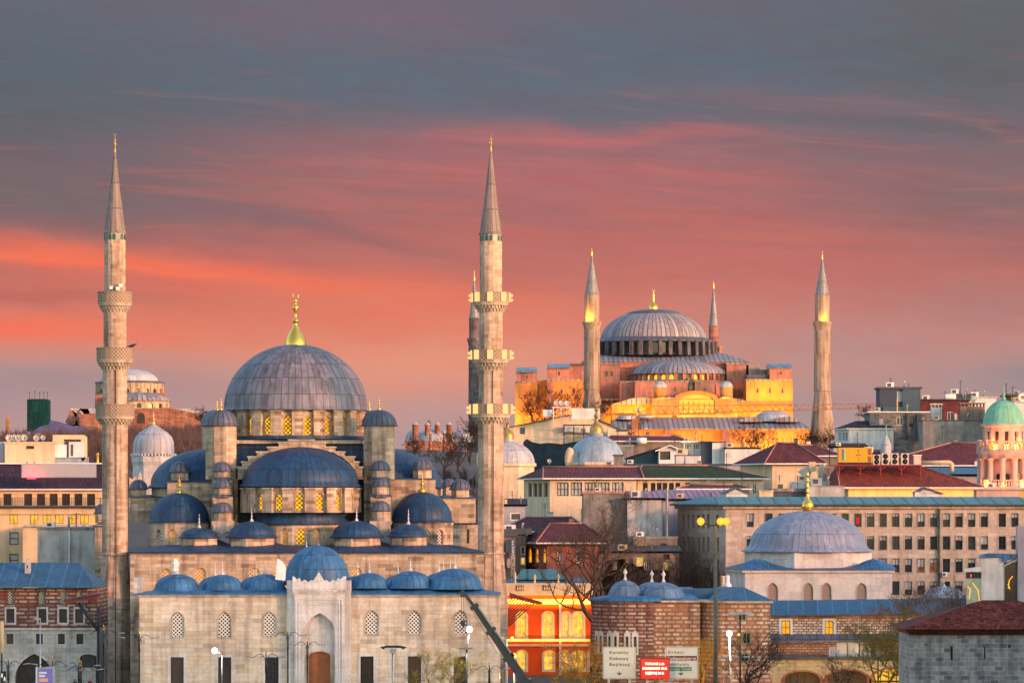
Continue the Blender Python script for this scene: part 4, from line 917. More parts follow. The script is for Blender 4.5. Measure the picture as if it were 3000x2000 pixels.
# ------------------------------------------------------------------ its minarets
def far_minaret(label, cdx, Y, dims, mat='grey_stone', upper=None, brickbody=False):
    root = thing('minaret', label, 'minaret', (wx(cdx, Y), Y, gz(wx(cdx, Y), Y)), 'minarets of the basilica on the hill')
    fin, tip, sb, r0, bt, bb, R_, cb, r1, dfl, r2, base = dims; N = 14
    MB().dl(cdx, Y, [(r0 + .6, sb + 1.5), (r0 + .6, sb), (r0 * .92, sb - 2), (1.6, tip)], N, 0, 2 * pi, False).build('spire', M['spire_far'], root)
    MB().dl(cdx, Y, [(1.5, tip + 1), (2.2, tip - 3), (1, tip - 6), (1.8, tip - 9), (.8, tip - 11), (.3, fin)], 8).build('finial', M['gold'], root)
    MB().dl(cdx, Y, [(r0, sb + 1), (r0, bt + 3)], N, 0, 2 * pi, False).build('upper_shaft', M[upper or mat], root)
    MB().dl(cdx, Y, [(r1, cb), (r1 + (R_ - r1) * .4, cb - (cb - bb) * .5), (R_ * .95, bb), (R_, bb - 1), (R_, bt), (R_ * .9, bt), (R_ * .9, bb)], N, 0, 2 * pi, False).build('balcony', M[mat], root)
    if base: MB().dl(cdx, Y, [(r1 + 1, dfl - (dfl - cb) * .0), (r1 + 1.5, dfl - 3), (r1 + 1.5, dfl), (r1 + .5, dfl + 1), (r2, base), (r2, HY + 5)], 8, pi / 8, pi / 8 + 2 * pi, False).build('base', M[mat], root)
    MB().dl(cdx, Y, [(r1, cb - 1), (r1 + .8, cb + 18), (r1 + .8, cb + 20), (r1, cb + 21), (r1 + 1, dfl)], N, 0, 2 * pi, False).build('shaft', M[mat], root)
    return root
M['spire_far'] = m_lead('spire_lead_grey', (0.20, 0.195, 0.215), 1.2, 4.0, 0.3, 0.5, 0.4)
M['grey_dark'] = m_stone('dark_grey_stone', [(0.10, 0.085, 0.09), (0.17, 0.14, 0.14), (0.22, 0.19, 0.18)], 1.8, 0.9, 0.01, (0.1, 0.09, 0.09), 0.5, wsc=.12)
far_minaret('minaret standing against the left edge of the floodlit basilica facade', 1359.5, 1275, (570, 588, 675, 17, 738, 745, 21.5, 757, 18, 896, 25, 938))
far_minaret('lone minaret right of the floodlit basilica, far from its walls', 1888.5, 1270, (577, 596, 675, 17, 738, 746, 22, 759, 18.5, 897, 30, 998))
far_minaret('thin brick minaret rising from behind the basilica dome', 1639, 1400, (645, 662, 747, 11, 800, 806, 14, 815, 11, 860, 13, 900), upper='brick_red')
far_minaret('dark grey minaret half hidden behind the lamp-lit one of the near mosque', 1089.5, 1390, (622, 645, 729, 12, 776, 783, 16.5, 794, 13, 960, 17, 1010), mat='grey_dark')
for cx_, Y_, pw_ in ((1351, 1275, 1500), (1893, 1270, 700)): flood(cx_, 737, Y_, 1.6, pw_, back=3.2, up=5, h=.5)
MB().dl(1653, 1372, [(5, 830), (5, 800), (6, 799), (6, 796), (1, 794)], 10).build('small_turret', M['pink_wall'], bas)

# ------------------------------------------------------------------ old byzantine church on the left skyline
YI = 1235; ch = thing('church', 'old brick and stone church with a shallow pale dome on the left skyline', 'church', (wx(300, YI), YI, gz(wx(300, YI), YI)))
MB().dl(297, YI, dome_prof(66, 876, 846, 12, lip=1.5), 44).build('dome', M['lead_dome_pale'] if 'lead_dome_pale' in M else M['lead_pale'], ch)
M['church_stone'] = m_stone('church_stone', [(0.42, 0.30, 0.20), (0.52, 0.39, 0.27), (0.36, 0.24, 0.17)], 1.2, .6, .02, (0.3, .2, .15), .4)
ring_wall(ch, 298, YI, 76, 20, -90, 877, 906, {-1: (12, 893, 905, 'round', 'glass')}, mat='church_stone', depth=.5, pil=(6, 2), name='drum')
MB().dl(298, YI, [(80, 880), (80, 877.5), (68, 875)], 40).build('dome_eave', M['lead_fardark'], ch)
MB().dbox(218, 240, 905, 960, YI - 8, 20).build('side_wall', M['brick_red'], ch); MB().dbox(352, 379, 902, 930, YI - 6, 12).build('side_wall', M['brick_red'], ch)
MB().dl(318, YI - 10, dome_prof(74, 920, 900, 8, lip=1.5), 40).build('apse_dome', M['lead_far'], ch)
ring_wall(ch, 318, YI - 10, 70, 16, -90 + 6, 921, 942, {-1: (12, 926, 938, 'round', 'glass')}, mat='church_stone', depth=.5, name='apse')
o = MB().dprism([(182, 1000), (182, 952), (232, 946), (300, 937), (392, 936), (455, 950), (455, 1000)], YI - 24, 30).build('nave_wall', M['brick_red'], ch)
w_ = Wall((wx(180, YI - 24), YI - 24), (wx(456, YI - 24), YI - 24)); u, zt = w_.hit(324, 947); _, zb = w_.hit(324, 972); mb = MB(); w_.flat(mb, opening(u, 2.2, zb, zt, 'round'), -.06); mb.build('window', M['glass_brown'], ch)
for g0, g1, ap in ((152, 178, 163), (172, 194, 183)):
    MB().dprism([(g0, 975), (g0 + 2, 965), (ap, 940), (g1, 968), (g1, 975)], YI - 20, 20).build('gable', M['brick_red'], ch)
    MB().dprism([(g0 - 2, 969), (ap, 937), (ap + 40, 938), (ap + 44, 951), (g1, 951), (ap + 3, 941)], YI - 19.5, 22).build('gable_roof', M['lead_pale'], ch)
MB().dprism([(376, 936), (395, 937), (455, 950), (455, 946), (446, 938), (390, 937)], YI + 4, 14).build('rear_roof', M['lead_pale'], ch)

# green-netted scaffold tower, tall stack, blue tarpaulin roofs
M['netting'] = m_lead('green_debris_net', (0.006, 0.042, 0.042), 2.2, 4.0, .35, .8, .1, dark=.5)
sct = thing('scaffold_tower', 'square tower wrapped in green scaffold netting on the left skyline', 'scaffold tower', (wx(86, 1290), 1290, 38))
MB().dprism([(62, 990), (62, 916.5), (72, 915.5), (103, 915.5), (110.5, 917), (110.5, 990)], 1290, 7).build('netting', M['netting'], sct)
mb = MB()
for cx_, t_ in ((68, 899), (80, 897), (91, 900), (101, 898), (109, 899)): mb.tube([pt(cx_, 918, 1292), pt(cx_, t_, 1292)], .06, 4); mb.tube([pt(cx_ - 1.4, t_ + 2, 1292), pt(cx_ + 1.4, t_ + 1, 1292)], .1, 4)
mb.build('antenna_poles', M['iron'], sct)
MB().dbox(12.5, 20.5, 957, 1000, 1280, 1.1).build('chimney_stack', M['gold_wall'], None, label='thin square stone stack at the far left edge of the skyline', cat='chimney stack')
M['tarp'] = m_plain('blue_tarpaulin', (0.075, 0.08, 0.22), .6, .3, .3, stain=.2)
mb = MB(); mb.dprism([(74, 992), (92, 979), (112, 974), (116, 964), (130, 967), (150, 973), (172, 980), (186, 977), (207, 985), (210, 992)], 1205, 10)
mb.build('tarpaulin_roof', M['tarp'], None, label='violet blue tarpaulin roof below the old church on the hill', cat='roof cover')
# palace kitchens: pale domes with brick chimneys
YK = 1190; pk = thing('kitchen_block', 'long hall with pale domes and round brick chimneys left of the lamp-lit minaret', 'kitchen hall', (wx(985, YK), YK, 38))
MB().dbox(930, 1046, 1012, 1080, YK, 12).build('wall', M['brick_red'], pk)
for cx_, Y_, r_, db, dt in ((952, YK + 12, 22, 1013, 985), (997, YK + 6, 47, 1015, 984), (1062, YK + 14, 26, 1013, 987)):
    MB().dl(cx_, Y_, dome_prof(r_, db, dt, 10, lip=1.5), 32).build('dome', M['lead_pale'], pk)
for cx_, t_, b_, r_ in ((954, 975, 1012, 8), (982, 975, 1000, 7), (1005, 975, 1000, 6.5), (1032, 975, 1012, 8), (989, 996, 1024, 3.6), (1020, 995, 1024, 3.6)):
    c_ = MB().dl(cx_, YK + 2 if r_ > 5 else YK - 3, [(r_ * .95, b_ + 16), (r_ * .85, t_ + 3), (r_, t_ + 2), (r_, t_)], 12).build('chimney', M['brick_red'], pk)
    MB().dl(cx_, YK + 2 if r_ > 5 else YK - 3, [(r_ * 1.05, t_), (r_ * .5, t_ - 4), (.3, t_ - 7)], 12).build('chimney_cap', M['lead_pale'], c_)
for cx_, t_ in ((985, 963), (1003, 972)): MB().dl(cx_, YK + 8, [(6, t_ + 16), (4.5, t_ + 6), (.3, t_)], 10).build('vent_cone', M['lead_fardark'], pk)
# ------------------------------------------------------------------ houses of the town
M['mauve'] = m_tile('red_metal_roof', (0.135, 0.036, 0.042), 0.6, 1.4, .3, .25)
M['redroof'] = m_tile('bright_red_roof', (0.23, 0.045, 0.030), 0.6, 1.4, .3, .25)
M['darkroof'] = m_tile('dark_plum_roof', (0.050, 0.030, 0.048), 0.6, 1.4, .3, .2)
M['mossroof'] = m_tile('mossy_roof', (0.075, 0.055, 0.030), 0.6, 1.2, .35, .3, moss=(0.028, 0.045, 0.012))
M['tealroof'] = m_lead('teal_standing_seam', (0.050, 0.165, 0.180), 2.2, 40, .18, .5, .35, dark=.22, stain=.2, sw=.22)
M['blueroof'] = m_lead('blue_standing_seam', (0.026, 0.092, 0.180), 1.9, 40, .25, .55, .35, dark=1.9, stain=.35, sw=.09)
M['pinkroof'] = m_lead('pink_corrugated_roof', (0.33, 0.15, 0.23), .9, 30, .2, .55, .3, dark=.4, sw=.2)
M['slate'] = m_plain('slate_grey_sheet', (0.060, 0.072, 0.088), .6, .25, .6, .4, stain=.3)
M['concrete'] = m_plain('stained_concrete', (0.25, 0.235, 0.225), .9, .35, .45, .2, stain=.5)
M['concrete_l'] = m_plain('pale_concrete', (0.46, 0.44, 0.43), .9, .25, .4, .2, stain=.45)
M['navy'] = m_plain('dark_blue_cladding', (0.030, 0.042, 0.075), .6, .15, .6, .4, stain=.15)
M['teal_sheet'] = m_plain('blue_green_sheet', (0.04, 0.075, 0.10), .55, .25, .5, .4, stain=.25)
M['grey_brick'] = m_stone('grey_brick', [(0.10, 0.10, 0.105), (0.17, 0.165, 0.165), (0.20, 0.19, 0.185)], 1.0, .4, .02, (0.13, .13, .13), .35)
M['paper'] = m_plain('white_render', (0.62, 0.60, 0.58), .8, .12, .5, .25, stain=.3)
M['lilac'] = m_plain('lilac_render', (0.36, 0.34, 0.40), .8, .12, .5, .25, stain=.3)
M['beige'] = m_plain('beige_render', (0.62, 0.49, 0.34), .85, .12, .4, .2, stain=.28)
M['brown_render'] = m_plain('brown_grey_render', (0.21, 0.165, 0.14), .9, .25, .4, .2, stain=.4)
M['office_stone'] = m_stone('office_stone_cladding', [(0.44, 0.34, 0.27), (0.50, 0.39, 0.32), (0.47, 0.36, 0.29), (0.58, 0.49, 0.42)], 1.6, .62, .008, (0.36, .28, .22), .22)
M['banded'] = m_stone('brick_stone_bands_lamplit', [(0.50, 0.42, 0.33), (0.58, 0.49, 0.39), (0.36, 0.17, 0.11), (0.44, 0.29, 0.20), (0.55, 0.44, 0.34), (0.62, 0.54, 0.44), (0.36, 0.16, 0.10)], 1.05, .50, .13, (0.34, 0.145, 0.09), .45, off=.37)  # lighter brick: warm lamplight on the right faces is put into its colour
M['banded_old'] = m_stone('old_brick_with_stone_bands', [(0.36, 0.30, 0.26), (0.44, 0.37, 0.32), (0.18, 0.07, 0.055), (0.30, 0.20, 0.17), (0.40, 0.33, 0.28), (0.20, 0.09, 0.07)], 1.2, .46, .12, (0.16, 0.06, 0.048), .5, off=.29)
M['rubble'] = m_stone('rubble_and_brick', [(0.40, 0.34, 0.30), (0.60, 0.53, 0.47), (0.66, 0.59, 0.52), (0.30, 0.18, 0.13)], .62, .34, .055, (0.22, 0.085, 0.06), .3, off=.37)
M['tower_stone'] = m_stone('grey_block_stone', [(0.13, 0.13, 0.14), (0.25, 0.245, 0.255), (0.34, 0.33, 0.335), (0.20, 0.195, 0.205), (0.29, .28, .285)], .85, .46, .024, (0.38, .37, .37), .5, wsc=.7)
M['orange_wall'] = m_plain('vermilion_render', (0.55, 0.062, 0.008), .8, .15, .5, .2, stain=.2)
M['salmon'] = m_plain('salmon_timber', (0.42, 0.13, 0.10), .8, .15, .6, .2, stain=.25)
M['rose_stone'] = m_plain('rose_grey_stone', (0.50, 0.37, 0.33), .8, .15, .5, .2, stain=.25)
M['yellow'] = m_plain('yellow_enclosure', (0.72, 0.30, 0.01), .5, .1, .5, .4, stain=.12)
M['red_steel'] = m_plain('red_steel', (0.27, 0.02, 0.025), .5, .2, 1, .4, stain=.15)
M['copper_green'] = m_lead('verdigris_copper', (0.17, 0.42, 0.29), 1.0, 9, .18, .6, .3, dark=.6)
M['black_net'] = m_plain('dark_teal_netting', (0.008, 0.026, 0.045), .9, .4, .5, .1, stain=.3)
M['galv'] = m_plain('galvanised_duct', (0.36, 0.37, 0.39), .4, .2, 1.5, .5, .5, stain=.2)

HOUSES = []
def house(name, label, cat, d0, d1, dT, Y, dep, wall, roof=None, wins=(), dl=None, dr=None, group=None, zb=None, cornice=None):
    """walls from the ground to dT (grid row at the front), windows set into them, a roof; dl/dr: where the back corners stand"""
    FL, FR = (wx(d0, Y), Y), (wx(d1, Y), Y)
    BR = (wx(dr, Y + dep), Y + dep) if dr is not None else (FR[0], Y + dep); BL = (wx(dl, Y + dep), Y + dep) if dl is not None else (FL[0], Y + dep)
    cx = (FL[0] + FR[0]) / 2; zg = gz(cx, Y) if zb is None else zb
    root = thing(name, label, cat, (cx, Y, zg), group); zt = wz(dT, Y); HOUSES.append((label, FL[0], FR[0], Y, dep, zt, roof[0] if roof else '', wz(roof[2], Y + dep / 2) if roof and roof[0] == 'hip' else zt))
    walls = {'L': Wall(BL, FL), 'F': Wall(FL, FR), 'R': Wall(FR, BR), 'B': Wall(BR, BL)}
    mb = MB(); todo = []
    for key, w in walls.items():
        holes = []
        for wn in wins:
            wk, dxc, ww, t, b, kind, style, kw = (list(wn) + [{}])[:8] if len(wn) >= 7 else None
            if wk != key: continue
            u0, zt_ = w.hit(dxc - ww / 2, t); u1, zb_ = w.hit(dxc + ww / 2, b)
            if u0 < .05 or u1 > w.L - .05: continue
            h = opening((u0 + u1) / 2, u1 - u0, zb_, zt_, kind); holes.append(h); todo.append((w, h, style, kw))
        w.face(mb, w.rect(zg - (0 if zb is not None else 1.5), zt), holes, .28)
    mb.build('wall', M[wall], root)
    for w, h, style, kw in todo: win(root, w, h, style, .28, **kw)
    if cornice:
        c = MB(); e = cornice[1]
        c.slab([(FL[0] - e, Y - e), (FR[0] + e, Y - e), (BR[0] + e, Y + dep + e), (BL[0] - e, Y + dep + e)], zt - cornice[2], zt + .02); c.build('cornice', M[cornice[0]], root)
    if roof: add_roof(root, roof, FL, FR, BR, BL, zt, Y, dep)
    return root, walls, zt
def add_roof(root, roof, FL, FR, BR, BL, zt, Y, dep):
    kind, mat = roof[0], roof[1]; ov = roof[3] if len(roof) > 3 else .5; V2 = Vector
    q = [V2((FL[0] - ov, FL[1] - ov)), V2((FR[0] + ov, FR[1] - ov)), V2((BR[0] + ov, BR[1] + ov)), V2((BL[0] - ov, BL[1] + ov))]
    P = lambda v, z: (v.x, v.y, z); r = MB(); th = .22
    if kind == 'flat':
        r.slab([(v.x, v.y) for v in q], zt, zt + (roof[2] if len(roof) > 2 else .3)); r.build('roof', M[mat], root); return
    i0, i1 = (roof[4], roof[5]) if len(roof) > 5 else (.0, .0)
    if kind == 'shed':
        zr = wz(roof[2], Y + dep); r.face([P(q[0], zt + th), P(q[1], zt + th), P(q[2], zr), P(q[3], zr)]); r.face([P(q[0], zt), P(q[1], zt), P(q[1], zt + th), P(q[0], zt + th)])
        for a, b in ((1, 2), (3, 0)): r.face([P(q[a], zt), P(q[b], zt), P(q[b], zr if b == 2 else zt + th), P(q[a], zt + th if a == 1 else zr)])
        r.face([P(q[0], zt), P(q[1], zt), P(q[2], zt), P(q[3], zt)])
    elif kind == 'gablex':   # ridge runs away from the viewer: the gable faces us
        zr = wz(roof[2], Y); a, b = (q[0] + q[1]) / 2, (q[2] + q[3]) / 2
        if len(roof) > 4: a = q[0].lerp(q[1], roof[4]); b = q[3].lerp(q[2], roof[4])
        r.face([P(q[0], zt), P(a, zr), P(b, zr), P(q[3], zt)]); r.face([P(a, zr), P(q[1], zt), P(q[2], zt), P(b, zr)])
        r.face([P(q[0], zt - th), P(a, zr - th), P(a, zr), P(q[0], zt)]); r.face([P(a, zr - th), P(q[1], zt - th), P(q[1], zt), P(a, zr)])
        g = MB(); f2 = lambda v: V2((v.x, v.y + ov)); g.face([P(f2(q[0]), zt - .05), P(f2(q[1]), zt - .05), P(f2(a), zr - th)]); g.build('gable', root.children[0].data.materials[0], root)
    else:
        yl = (q[0] + q[3]) / 2; yr_ = (q[1] + q[2]) / 2; a = yl.lerp(yr_, i0); b = yl.lerp(yr_, 1 - i1); zr = wz(roof[2], Y + dep / 2)
        r.face([P(q[0], zt + th), P(q[1], zt + th), P(b, zr), P(a, zr)]); r.face([P(q[1], zt + th), P(q[2], zt + th), P(b, zr)]); r.face([P(q[2], zt + th), P(q[3], zt + th), P(a, zr), P(b, zr)]); r.face([P(q[3], zt + th), P(q[0], zt + th), P(a, zr)])
    o = r.build('roof', M[mat], root)
    if kind != 'gablex':
        e = MB()
        for i in range(4):
            j = (i + 1) % 4; e.face([P(q[i], zt), P(q[j], zt), P(q[j], zt + th), P(q[i], zt + th)])
        e.face([P(v, zt) for v in q][::-1]); e.build('eave', M['white'] if mat in ('mauve', 'redroof', 'mossroof', 'darkroof') else M['slate'], o)
        if kind == 'hip' and mat in ('mauve', 'redroof', 'mossroof'):
            k = MB()
            for s_, e_ in ((P(q[0], zt + th), P(a, zr)), (P(a, zr), P(b, zr)), (P(b, zr), P(q[1], zt + th))): k.tube([Vector(s_) + Vector((0, 0, .08)), Vector(e_) + Vector((0, 0, .08))], .13, 5)
            k.build('ridge_tiles', M['ridge'], o)
M['pane_reflection'] = m_emit('painted_orange_reflection', (.9, .22, .03), .35, var=.9)  # orange reflection painted into two office panes as a faint glow
M['uplight'] = m_emit('orange_uplight', (1.0, 0.30, 0.03), 1.5)
M['oldpipe'] = m_plain('mossy_pipe', (0.12, .12, .09), .7, .4, 2, stain=.4)
M['flagred'] = m_plain('red_flag_cloth', (.5, .01, .02), .8, .1, 2, stain=0)
M['lead_tomb'] = m_lead('lead_tomb_dome', (0.20, 0.235, 0.325), 1.0, 3.2, .22, .5, .4)
M['marble_pale'] = m_stone('pale_marble_blocks', [(0.52, 0.48, 0.46), (0.60, 0.55, 0.53), (0.64, 0.60, 0.58), (0.57, 0.53, 0.52)], 2.0, 1.0, .008, (.45, .42, .41), .22)
M['lat_tan'] = m_lattice('tan_pierced_screen', (0.42, 0.30, 0.24), .30, (.06, .04, .035), rad=.34)
M['rubble_red'] = m_stone('reddish_rubble', [(0.30, 0.15, 0.11), (0.42, 0.30, 0.25), (0.36, 0.20, 0.15)], .7, .35, .05, (.2, .075, .055), .35)
M['limewash'] = m_stone('limewashed_rubble', [(0.40, 0.33, 0.23), (0.52, 0.44, 0.32), (0.46, 0.38, 0.27)], .9, .5, .03, (.35, .28, .19), .35)
M['olive_frame'] = m_plain('olive_painted_frame', (.22, .20, .12), .7, .2, 2, stain=.2)
M['lit_gold2'] = m_emit('bright_gold_window', (1.0, 0.45, 0.015), 1.9, var=.7)
M['rosecap'] = m_plain('rose_roof_edge', (0.42, 0.2, 0.17), .8, .2, 1, stain=.3)
M['ridge'] = m_plain('ridge_tile', (0.36, 0.17, 0.15), .8, .2, 1, stain=.2)
def row(wall, xs, w, t, b, style='glass', kind='rect', **kw): return [(wall, x, w, t, b, kind, style, kw) for x in xs]
WF = dict(frame='white', mull=(2, 1), fw=.10); SF = dict(frame='iron', mull=(2, 1), fw=.07)
BF = dict(frame='glass_brown', mull=(3, 2), fw=.13)

# --- left edge: hotel with mansard roof, and the blocks in front of it
hotel, hw_, _ = house('hotel', 'cream hotel with plum mansard roof and rows of lit windows', 'hotel', -60, 240, 1122, 640, 16, 'cream', None,
    row('F', (17, 64.5, 94, 123, 151.5, 180, 209), 18.5, 1133, 1160, 'glass_brown', **SF) + row('F', (31.5, 78.5, 107.5, 136, 165, 194), 19, 1181, 1202, 'lit', **SF) + row('F', (218,), 8, 1181, 1202, 'lit') +
    row('F', (32,), 21, 1221, 1250, 'blind', frame='iron', mull=(1, 2), fw=.12) + row('F', (79, 82 + 40, 165), 14, 1221, 1249, 'lit_amber', frame='iron', mull=(1, 2), fw=.12) + row('F', (32,), 21, 1271, 1300, 'blind', frame='iron', mull=(1, 2), fw=.12) + row('F', (79, 122), 14, 1271, 1291, 'lit_amber', frame='iron', mull=(1, 2), fw=.12))
YL = 640
mb = MB(); x0, x1 = wx(-64, YL), wx(242, YL); zt, zr = wz(1122, YL), wz(1064, YL)
mb.face([(x0, YL - .6, zt), (x1, YL - .6, zt), (x1, YL + 5, zr), (x0, YL + 5, zr)]); mb.face([(x1, YL - .6, zt), (x1, YL + 16, zt), (x1, YL + 16, zr), (x1, YL + 5, zr)]); mb.face([(x0, YL + 5, zr), (x1, YL + 5, zr), (x1, YL + 16, zr), (x0, YL + 16, zr)])
mb.build('mansard_roof', M['darkroof'], hotel)
MB().dbox(-64, 242, 1062, 1065, YL + 4.6, 11.6).build('coping', M['white'], hotel); MB().dbox(-63, 241, 1121.5, 1125, YL - .8, .8).build('gutter', M['white'], hotel)
MB().dbox(-62, 240, 1160.5, 1163.5, YL - 1.6, 1.6).build('balcony_slab', M['slate'], hotel); MB().dbox(-62, 240, 1166, 1180, YL - .35, .4).build('fascia', M['cream'], hotel); 
mb = MB(); mb.dbox(-62, 240, 1142, 1143, YL - 1.5, .06)
for d in range(-60, 240, 4): mb.dbox(d, d + .7, 1143, 1161, YL - 1.48, .04)
for d in range(-60, 240, 29): mb.dbox(d, d + 1.6, 1142, 1161, YL - 1.5, .07)
mb.build('railing', M['iron'], hotel)
pf = MB().dbox(11, 125, 1017, 1064, YL + 8, 7).build('penthouse', M['cream'], hotel); MB().dbox(9, 127, 1014, 1017.4, YL + 7.8, 7.4).build('coping', M['cream'], pf); MB().dbox(61, 78, 1023, 1030, YL + 7.9, .2).build('vent', M['glass_brown'], pf)
mb = MB().dbox(-60, 11, 1014, 1064, YL + 9, 7); mb.build('side_room', M['lilac'], hotel)
cr = MB().dbox(52, 245, 1208, 1350, 628, 10).build('annex', M['cream'], hotel); MB().dbox(55, 245, 1205, 1209, 627.6, 10.8).build('annex_roof', M['concrete_l'], hotel)
sg = thing('roof_sign', 'long blank white lit sign board on the plum mansard roof', 'sign', (wx(135, 632), 632, wz(1097, 632)))
MB().dbox(49, 221, 1064, 1096, 632.5, .5).build('frame', M['galv'], sg); M['signface'] = m_emit('sign_face', (0.62, 0.50, 0.48), .22, (0.26, .24, .25), var=.4); MB().dbox(51, 219.5, 1066, 1094.5, 632.42, .06).build('face', M['signface'], sg)
M['redlamp'] = m_emit('red_sign_lamp', (1.0, 0.02, 0.04), 5.0)
for cx_ in (62, 79): MB().dl(cx_, 632.2, [(.4, 1064), (2.4, 1062), (1.6, 1060), (.3, 1059.5)], 8).build('red_lamp', M['redlamp'], sg)
MB().dbox(62, 82, 1096.5, 1099, 632.3, .3).build('red_lamp', M['redlamp'], sg)
lp = bpy.data.lights.new('red_lamp_light', 'POINT'); lp.energy = 260; lp.color = (1, .02, .06); lp.shadow_soft_size = .4; lo_ = bpy.data.objects.new('red_lamp_light', lp); COL.objects.link(lo_); lo_.location = (wx(70, 631), 631.2, wz(1101, 631))
def dish(cdx, dyc, Y, r, label, base, yaw=0.0, group='satellite dishes on the roofs'):
    m = K * Y; root = thing('satellite_dish', label, 'satellite dish', (wx(cdx, Y), Y, wz(base, Y)), group)
    b = MB(); prof = [(.02, .18 * r * m), (.5 * r * m, .12 * r * m), (r * m, -.05 * r * m), (r * m * 1.01, -.09 * r * m)]; b.lathe(0, 0, prof, 20)
    b.v = [(x * cos(yaw) + (z) * sin(yaw) * -1, -z * cos(yaw) * -1 - x * sin(yaw) * 0 + 0, y * .95) for x, y, z in b.v]
    b.v = [(x + wx(cdx, Y), y + Y - .1, z + wz(dyc, Y)) for x, y, z in b.v]
    o = b.build('reflector', M['dish'], root)
    a = MB(); c_ = Vector(pt(cdx, dyc, Y)); a.tube([c_ + Vector((0, .05, -r * m * .9)), c_ + Vector((0, -r * m * .9, -.1))], .03, 4); a.lathe(c_.x, c_.y - r * m * .9, [(.07, c_.z - .2), (.09, c_.z), (.02, c_.z + .05)], 6); a.build('feed_arm', M['iron'], root)
    MB().tube([pt(cdx, base, Y + .25), pt(cdx, dyc, Y + .25)], .06, 5).build('mast', M['galv'], root)
    return root
M['dish'] = m_plain('dish_paint', (0.50, 0.47, 0.45), .6, .15, 1, .3, stain=.25)
for i, (cx_, r_) in enumerate(((22, 9), (33, 8), (43, 8.8), (57, 8.5), (84, 7.6), (99, 6))):
    dish(cx_, 1005 - (i % 2), YL + 10, r_, ['leftmost large dish on the cream penthouse roof', 'second dish from the left on the cream penthouse', 'third dish from the left on the cream penthouse', 'fourth dish from the left on the cream penthouse', 'dish standing apart near the right end of the penthouse roof', 'smallest dish at the right end of the penthouse roof'][i], 1016, .15 * (i % 3 - 1))
ac = thing('air_handler', 'boxy white rooftop air handling unit beside the cream penthouse', 'ventilation unit', (wx(158, YL), YL + 9, wz(1064, YL)))
MB().dprism([(121, 1062), (121, 998), (190, 998), (196, 1003), (196, 1052), (190, 1060), (186, 1052), (186, 1008), (146, 1008), (146, 1020), (126, 1020), (126, 1062)], YL + 9, 3).build('duct', M['cream'], ac)
MB().dbox(126, 153, 1020, 1050, YL + 8.6, 3).build('unit', M['white'], ac); MB().dbox(158, 192, 1014, 1050, YL + 8.4, 3).build('unit', M['paper'], ac); MB().dbox(163, 168, 1020, 1046, YL + 8.34, .1).build('louvre', M['slate'], ac)
MB().dbox(120, 200, 1049, 1062, YL + 9, 3).build('stand', M['galv'], ac)
MB().dl(224.5, YL + 6, [(2.6, 1063), (2.6, 1042), (2.9, 1041), (2, 1040)], 12).build('chimney_pipe', M['gold'], None, label='short shiny brass flue pipe on the hotel roof edge', cat='flue pipe')
bk = house('block', 'windowless stained grey concrete block behind the blue pavilion roof', 'building', 86, 222, 1216, 560, 14, 'concrete_l', ('flat', 'concrete', .35, .1))[0]
mb = MB(); mb.dbox(157, 160, 1217, 1340, 559.9, .2); mb.dbox(86, 160, 1218, 1340, 559.95, .1) if False else None; mb.build('pilaster', M['white'], bk)
MB().dbox(112, 117, 1198, 1216, 562, .5).dbox(117, 128, 1204, 1206, 562, .3).build('vent_pipe', M['concrete'], bk)

# --- low pavilion with blue roof, striped upper wall, stone gate below
YV = 505; pav = thing('pavilion', 'low pavilion of striped brick over grey stone under a blue hipped roof', 'pavilion', (wx(90, YV), YV, 0))
vw = Wall((wx(-70, YV), YV), (wx(222, YV), YV)); hsU = []; hsL = []
def vh(cx_, w_, t_, b_, kind): u, zt = vw.hit(cx_, t_); _, zb = vw.hit(cx_, b_); return opening(u, w_ * K * YV, zb, zt, kind)
A1 = [vh(c, 15, 1355, 1386, 'round') for c in (25, 96.5, 146, 183)]; A2 = [vh(c, 18, 1397, 1429, 'rect') for c in (24, 97.5, 145, 182)]; A3 = [vh(c, 16, 1454, 1478, 'rect') for c in (23, 90.5, 141, 183.5)]
gate = vh(79, 88, 1500, 1640, 'pointed'); niche = vh(203, 40, 1501, 1532, 'seg')
zs = wz(1443, YV); zt = wz(1349, YV); mb = MB(); vw.face(mb, [(0, zs), (vw.L, zs), (vw.L, zt), (0, zt)], A1 + A2, .3); mb.face([(vw.B.x, YV, zs), (vw.B.x, YV + 14, zs), (vw.B.x, YV + 14, zt), (vw.B.x, YV, zt)])
mb.build('upper_wall', M['banded_old'], pav)
M['grey_ashlar'] = m_stone('cool_grey_ashlar', [(0.34, 0.32, 0.31), (0.46, 0.43, 0.41), (0.52, 0.49, 0.47), (0.42, 0.37, 0.31)], 1.7, .55, .012, (.28, .26, .25), .35)
mb = MB(); vw.face(mb, [(0, 0), (vw.L, 0), (vw.L, zs), (0, zs)], A3 + [gate, niche], .9); mb.face([(vw.B.x, YV, 0), (vw.B.x, YV + 14, 0), (vw.B.x, YV + 14, zs), (vw.B.x, YV, zs)]); lw_ = mb.build('lower_wall', M['grey_ashlar'], pav)
MB().dbox(-72, 224, 1441, 1445.5, YV - .25, .4).build('string_course', M['marble'], lw_)
M['lat_green'] = m_lattice('greenish_pierced_screen', (0.30, 0.32, 0.27), .24, (0.05, .06, .05))
for h in A1: win(pav, vw, h, 'lat_green', .25, surround=('banded_old', .12))
for h, s in zip(A2, ('glass_brown', 'glass_brown', 'glass', 'glass')): win(pav, vw, h, s, .28, surround=('marble', .22))
for h in A3: win(pav, vw, h, 'glass', .3, surround=('marble', .14))
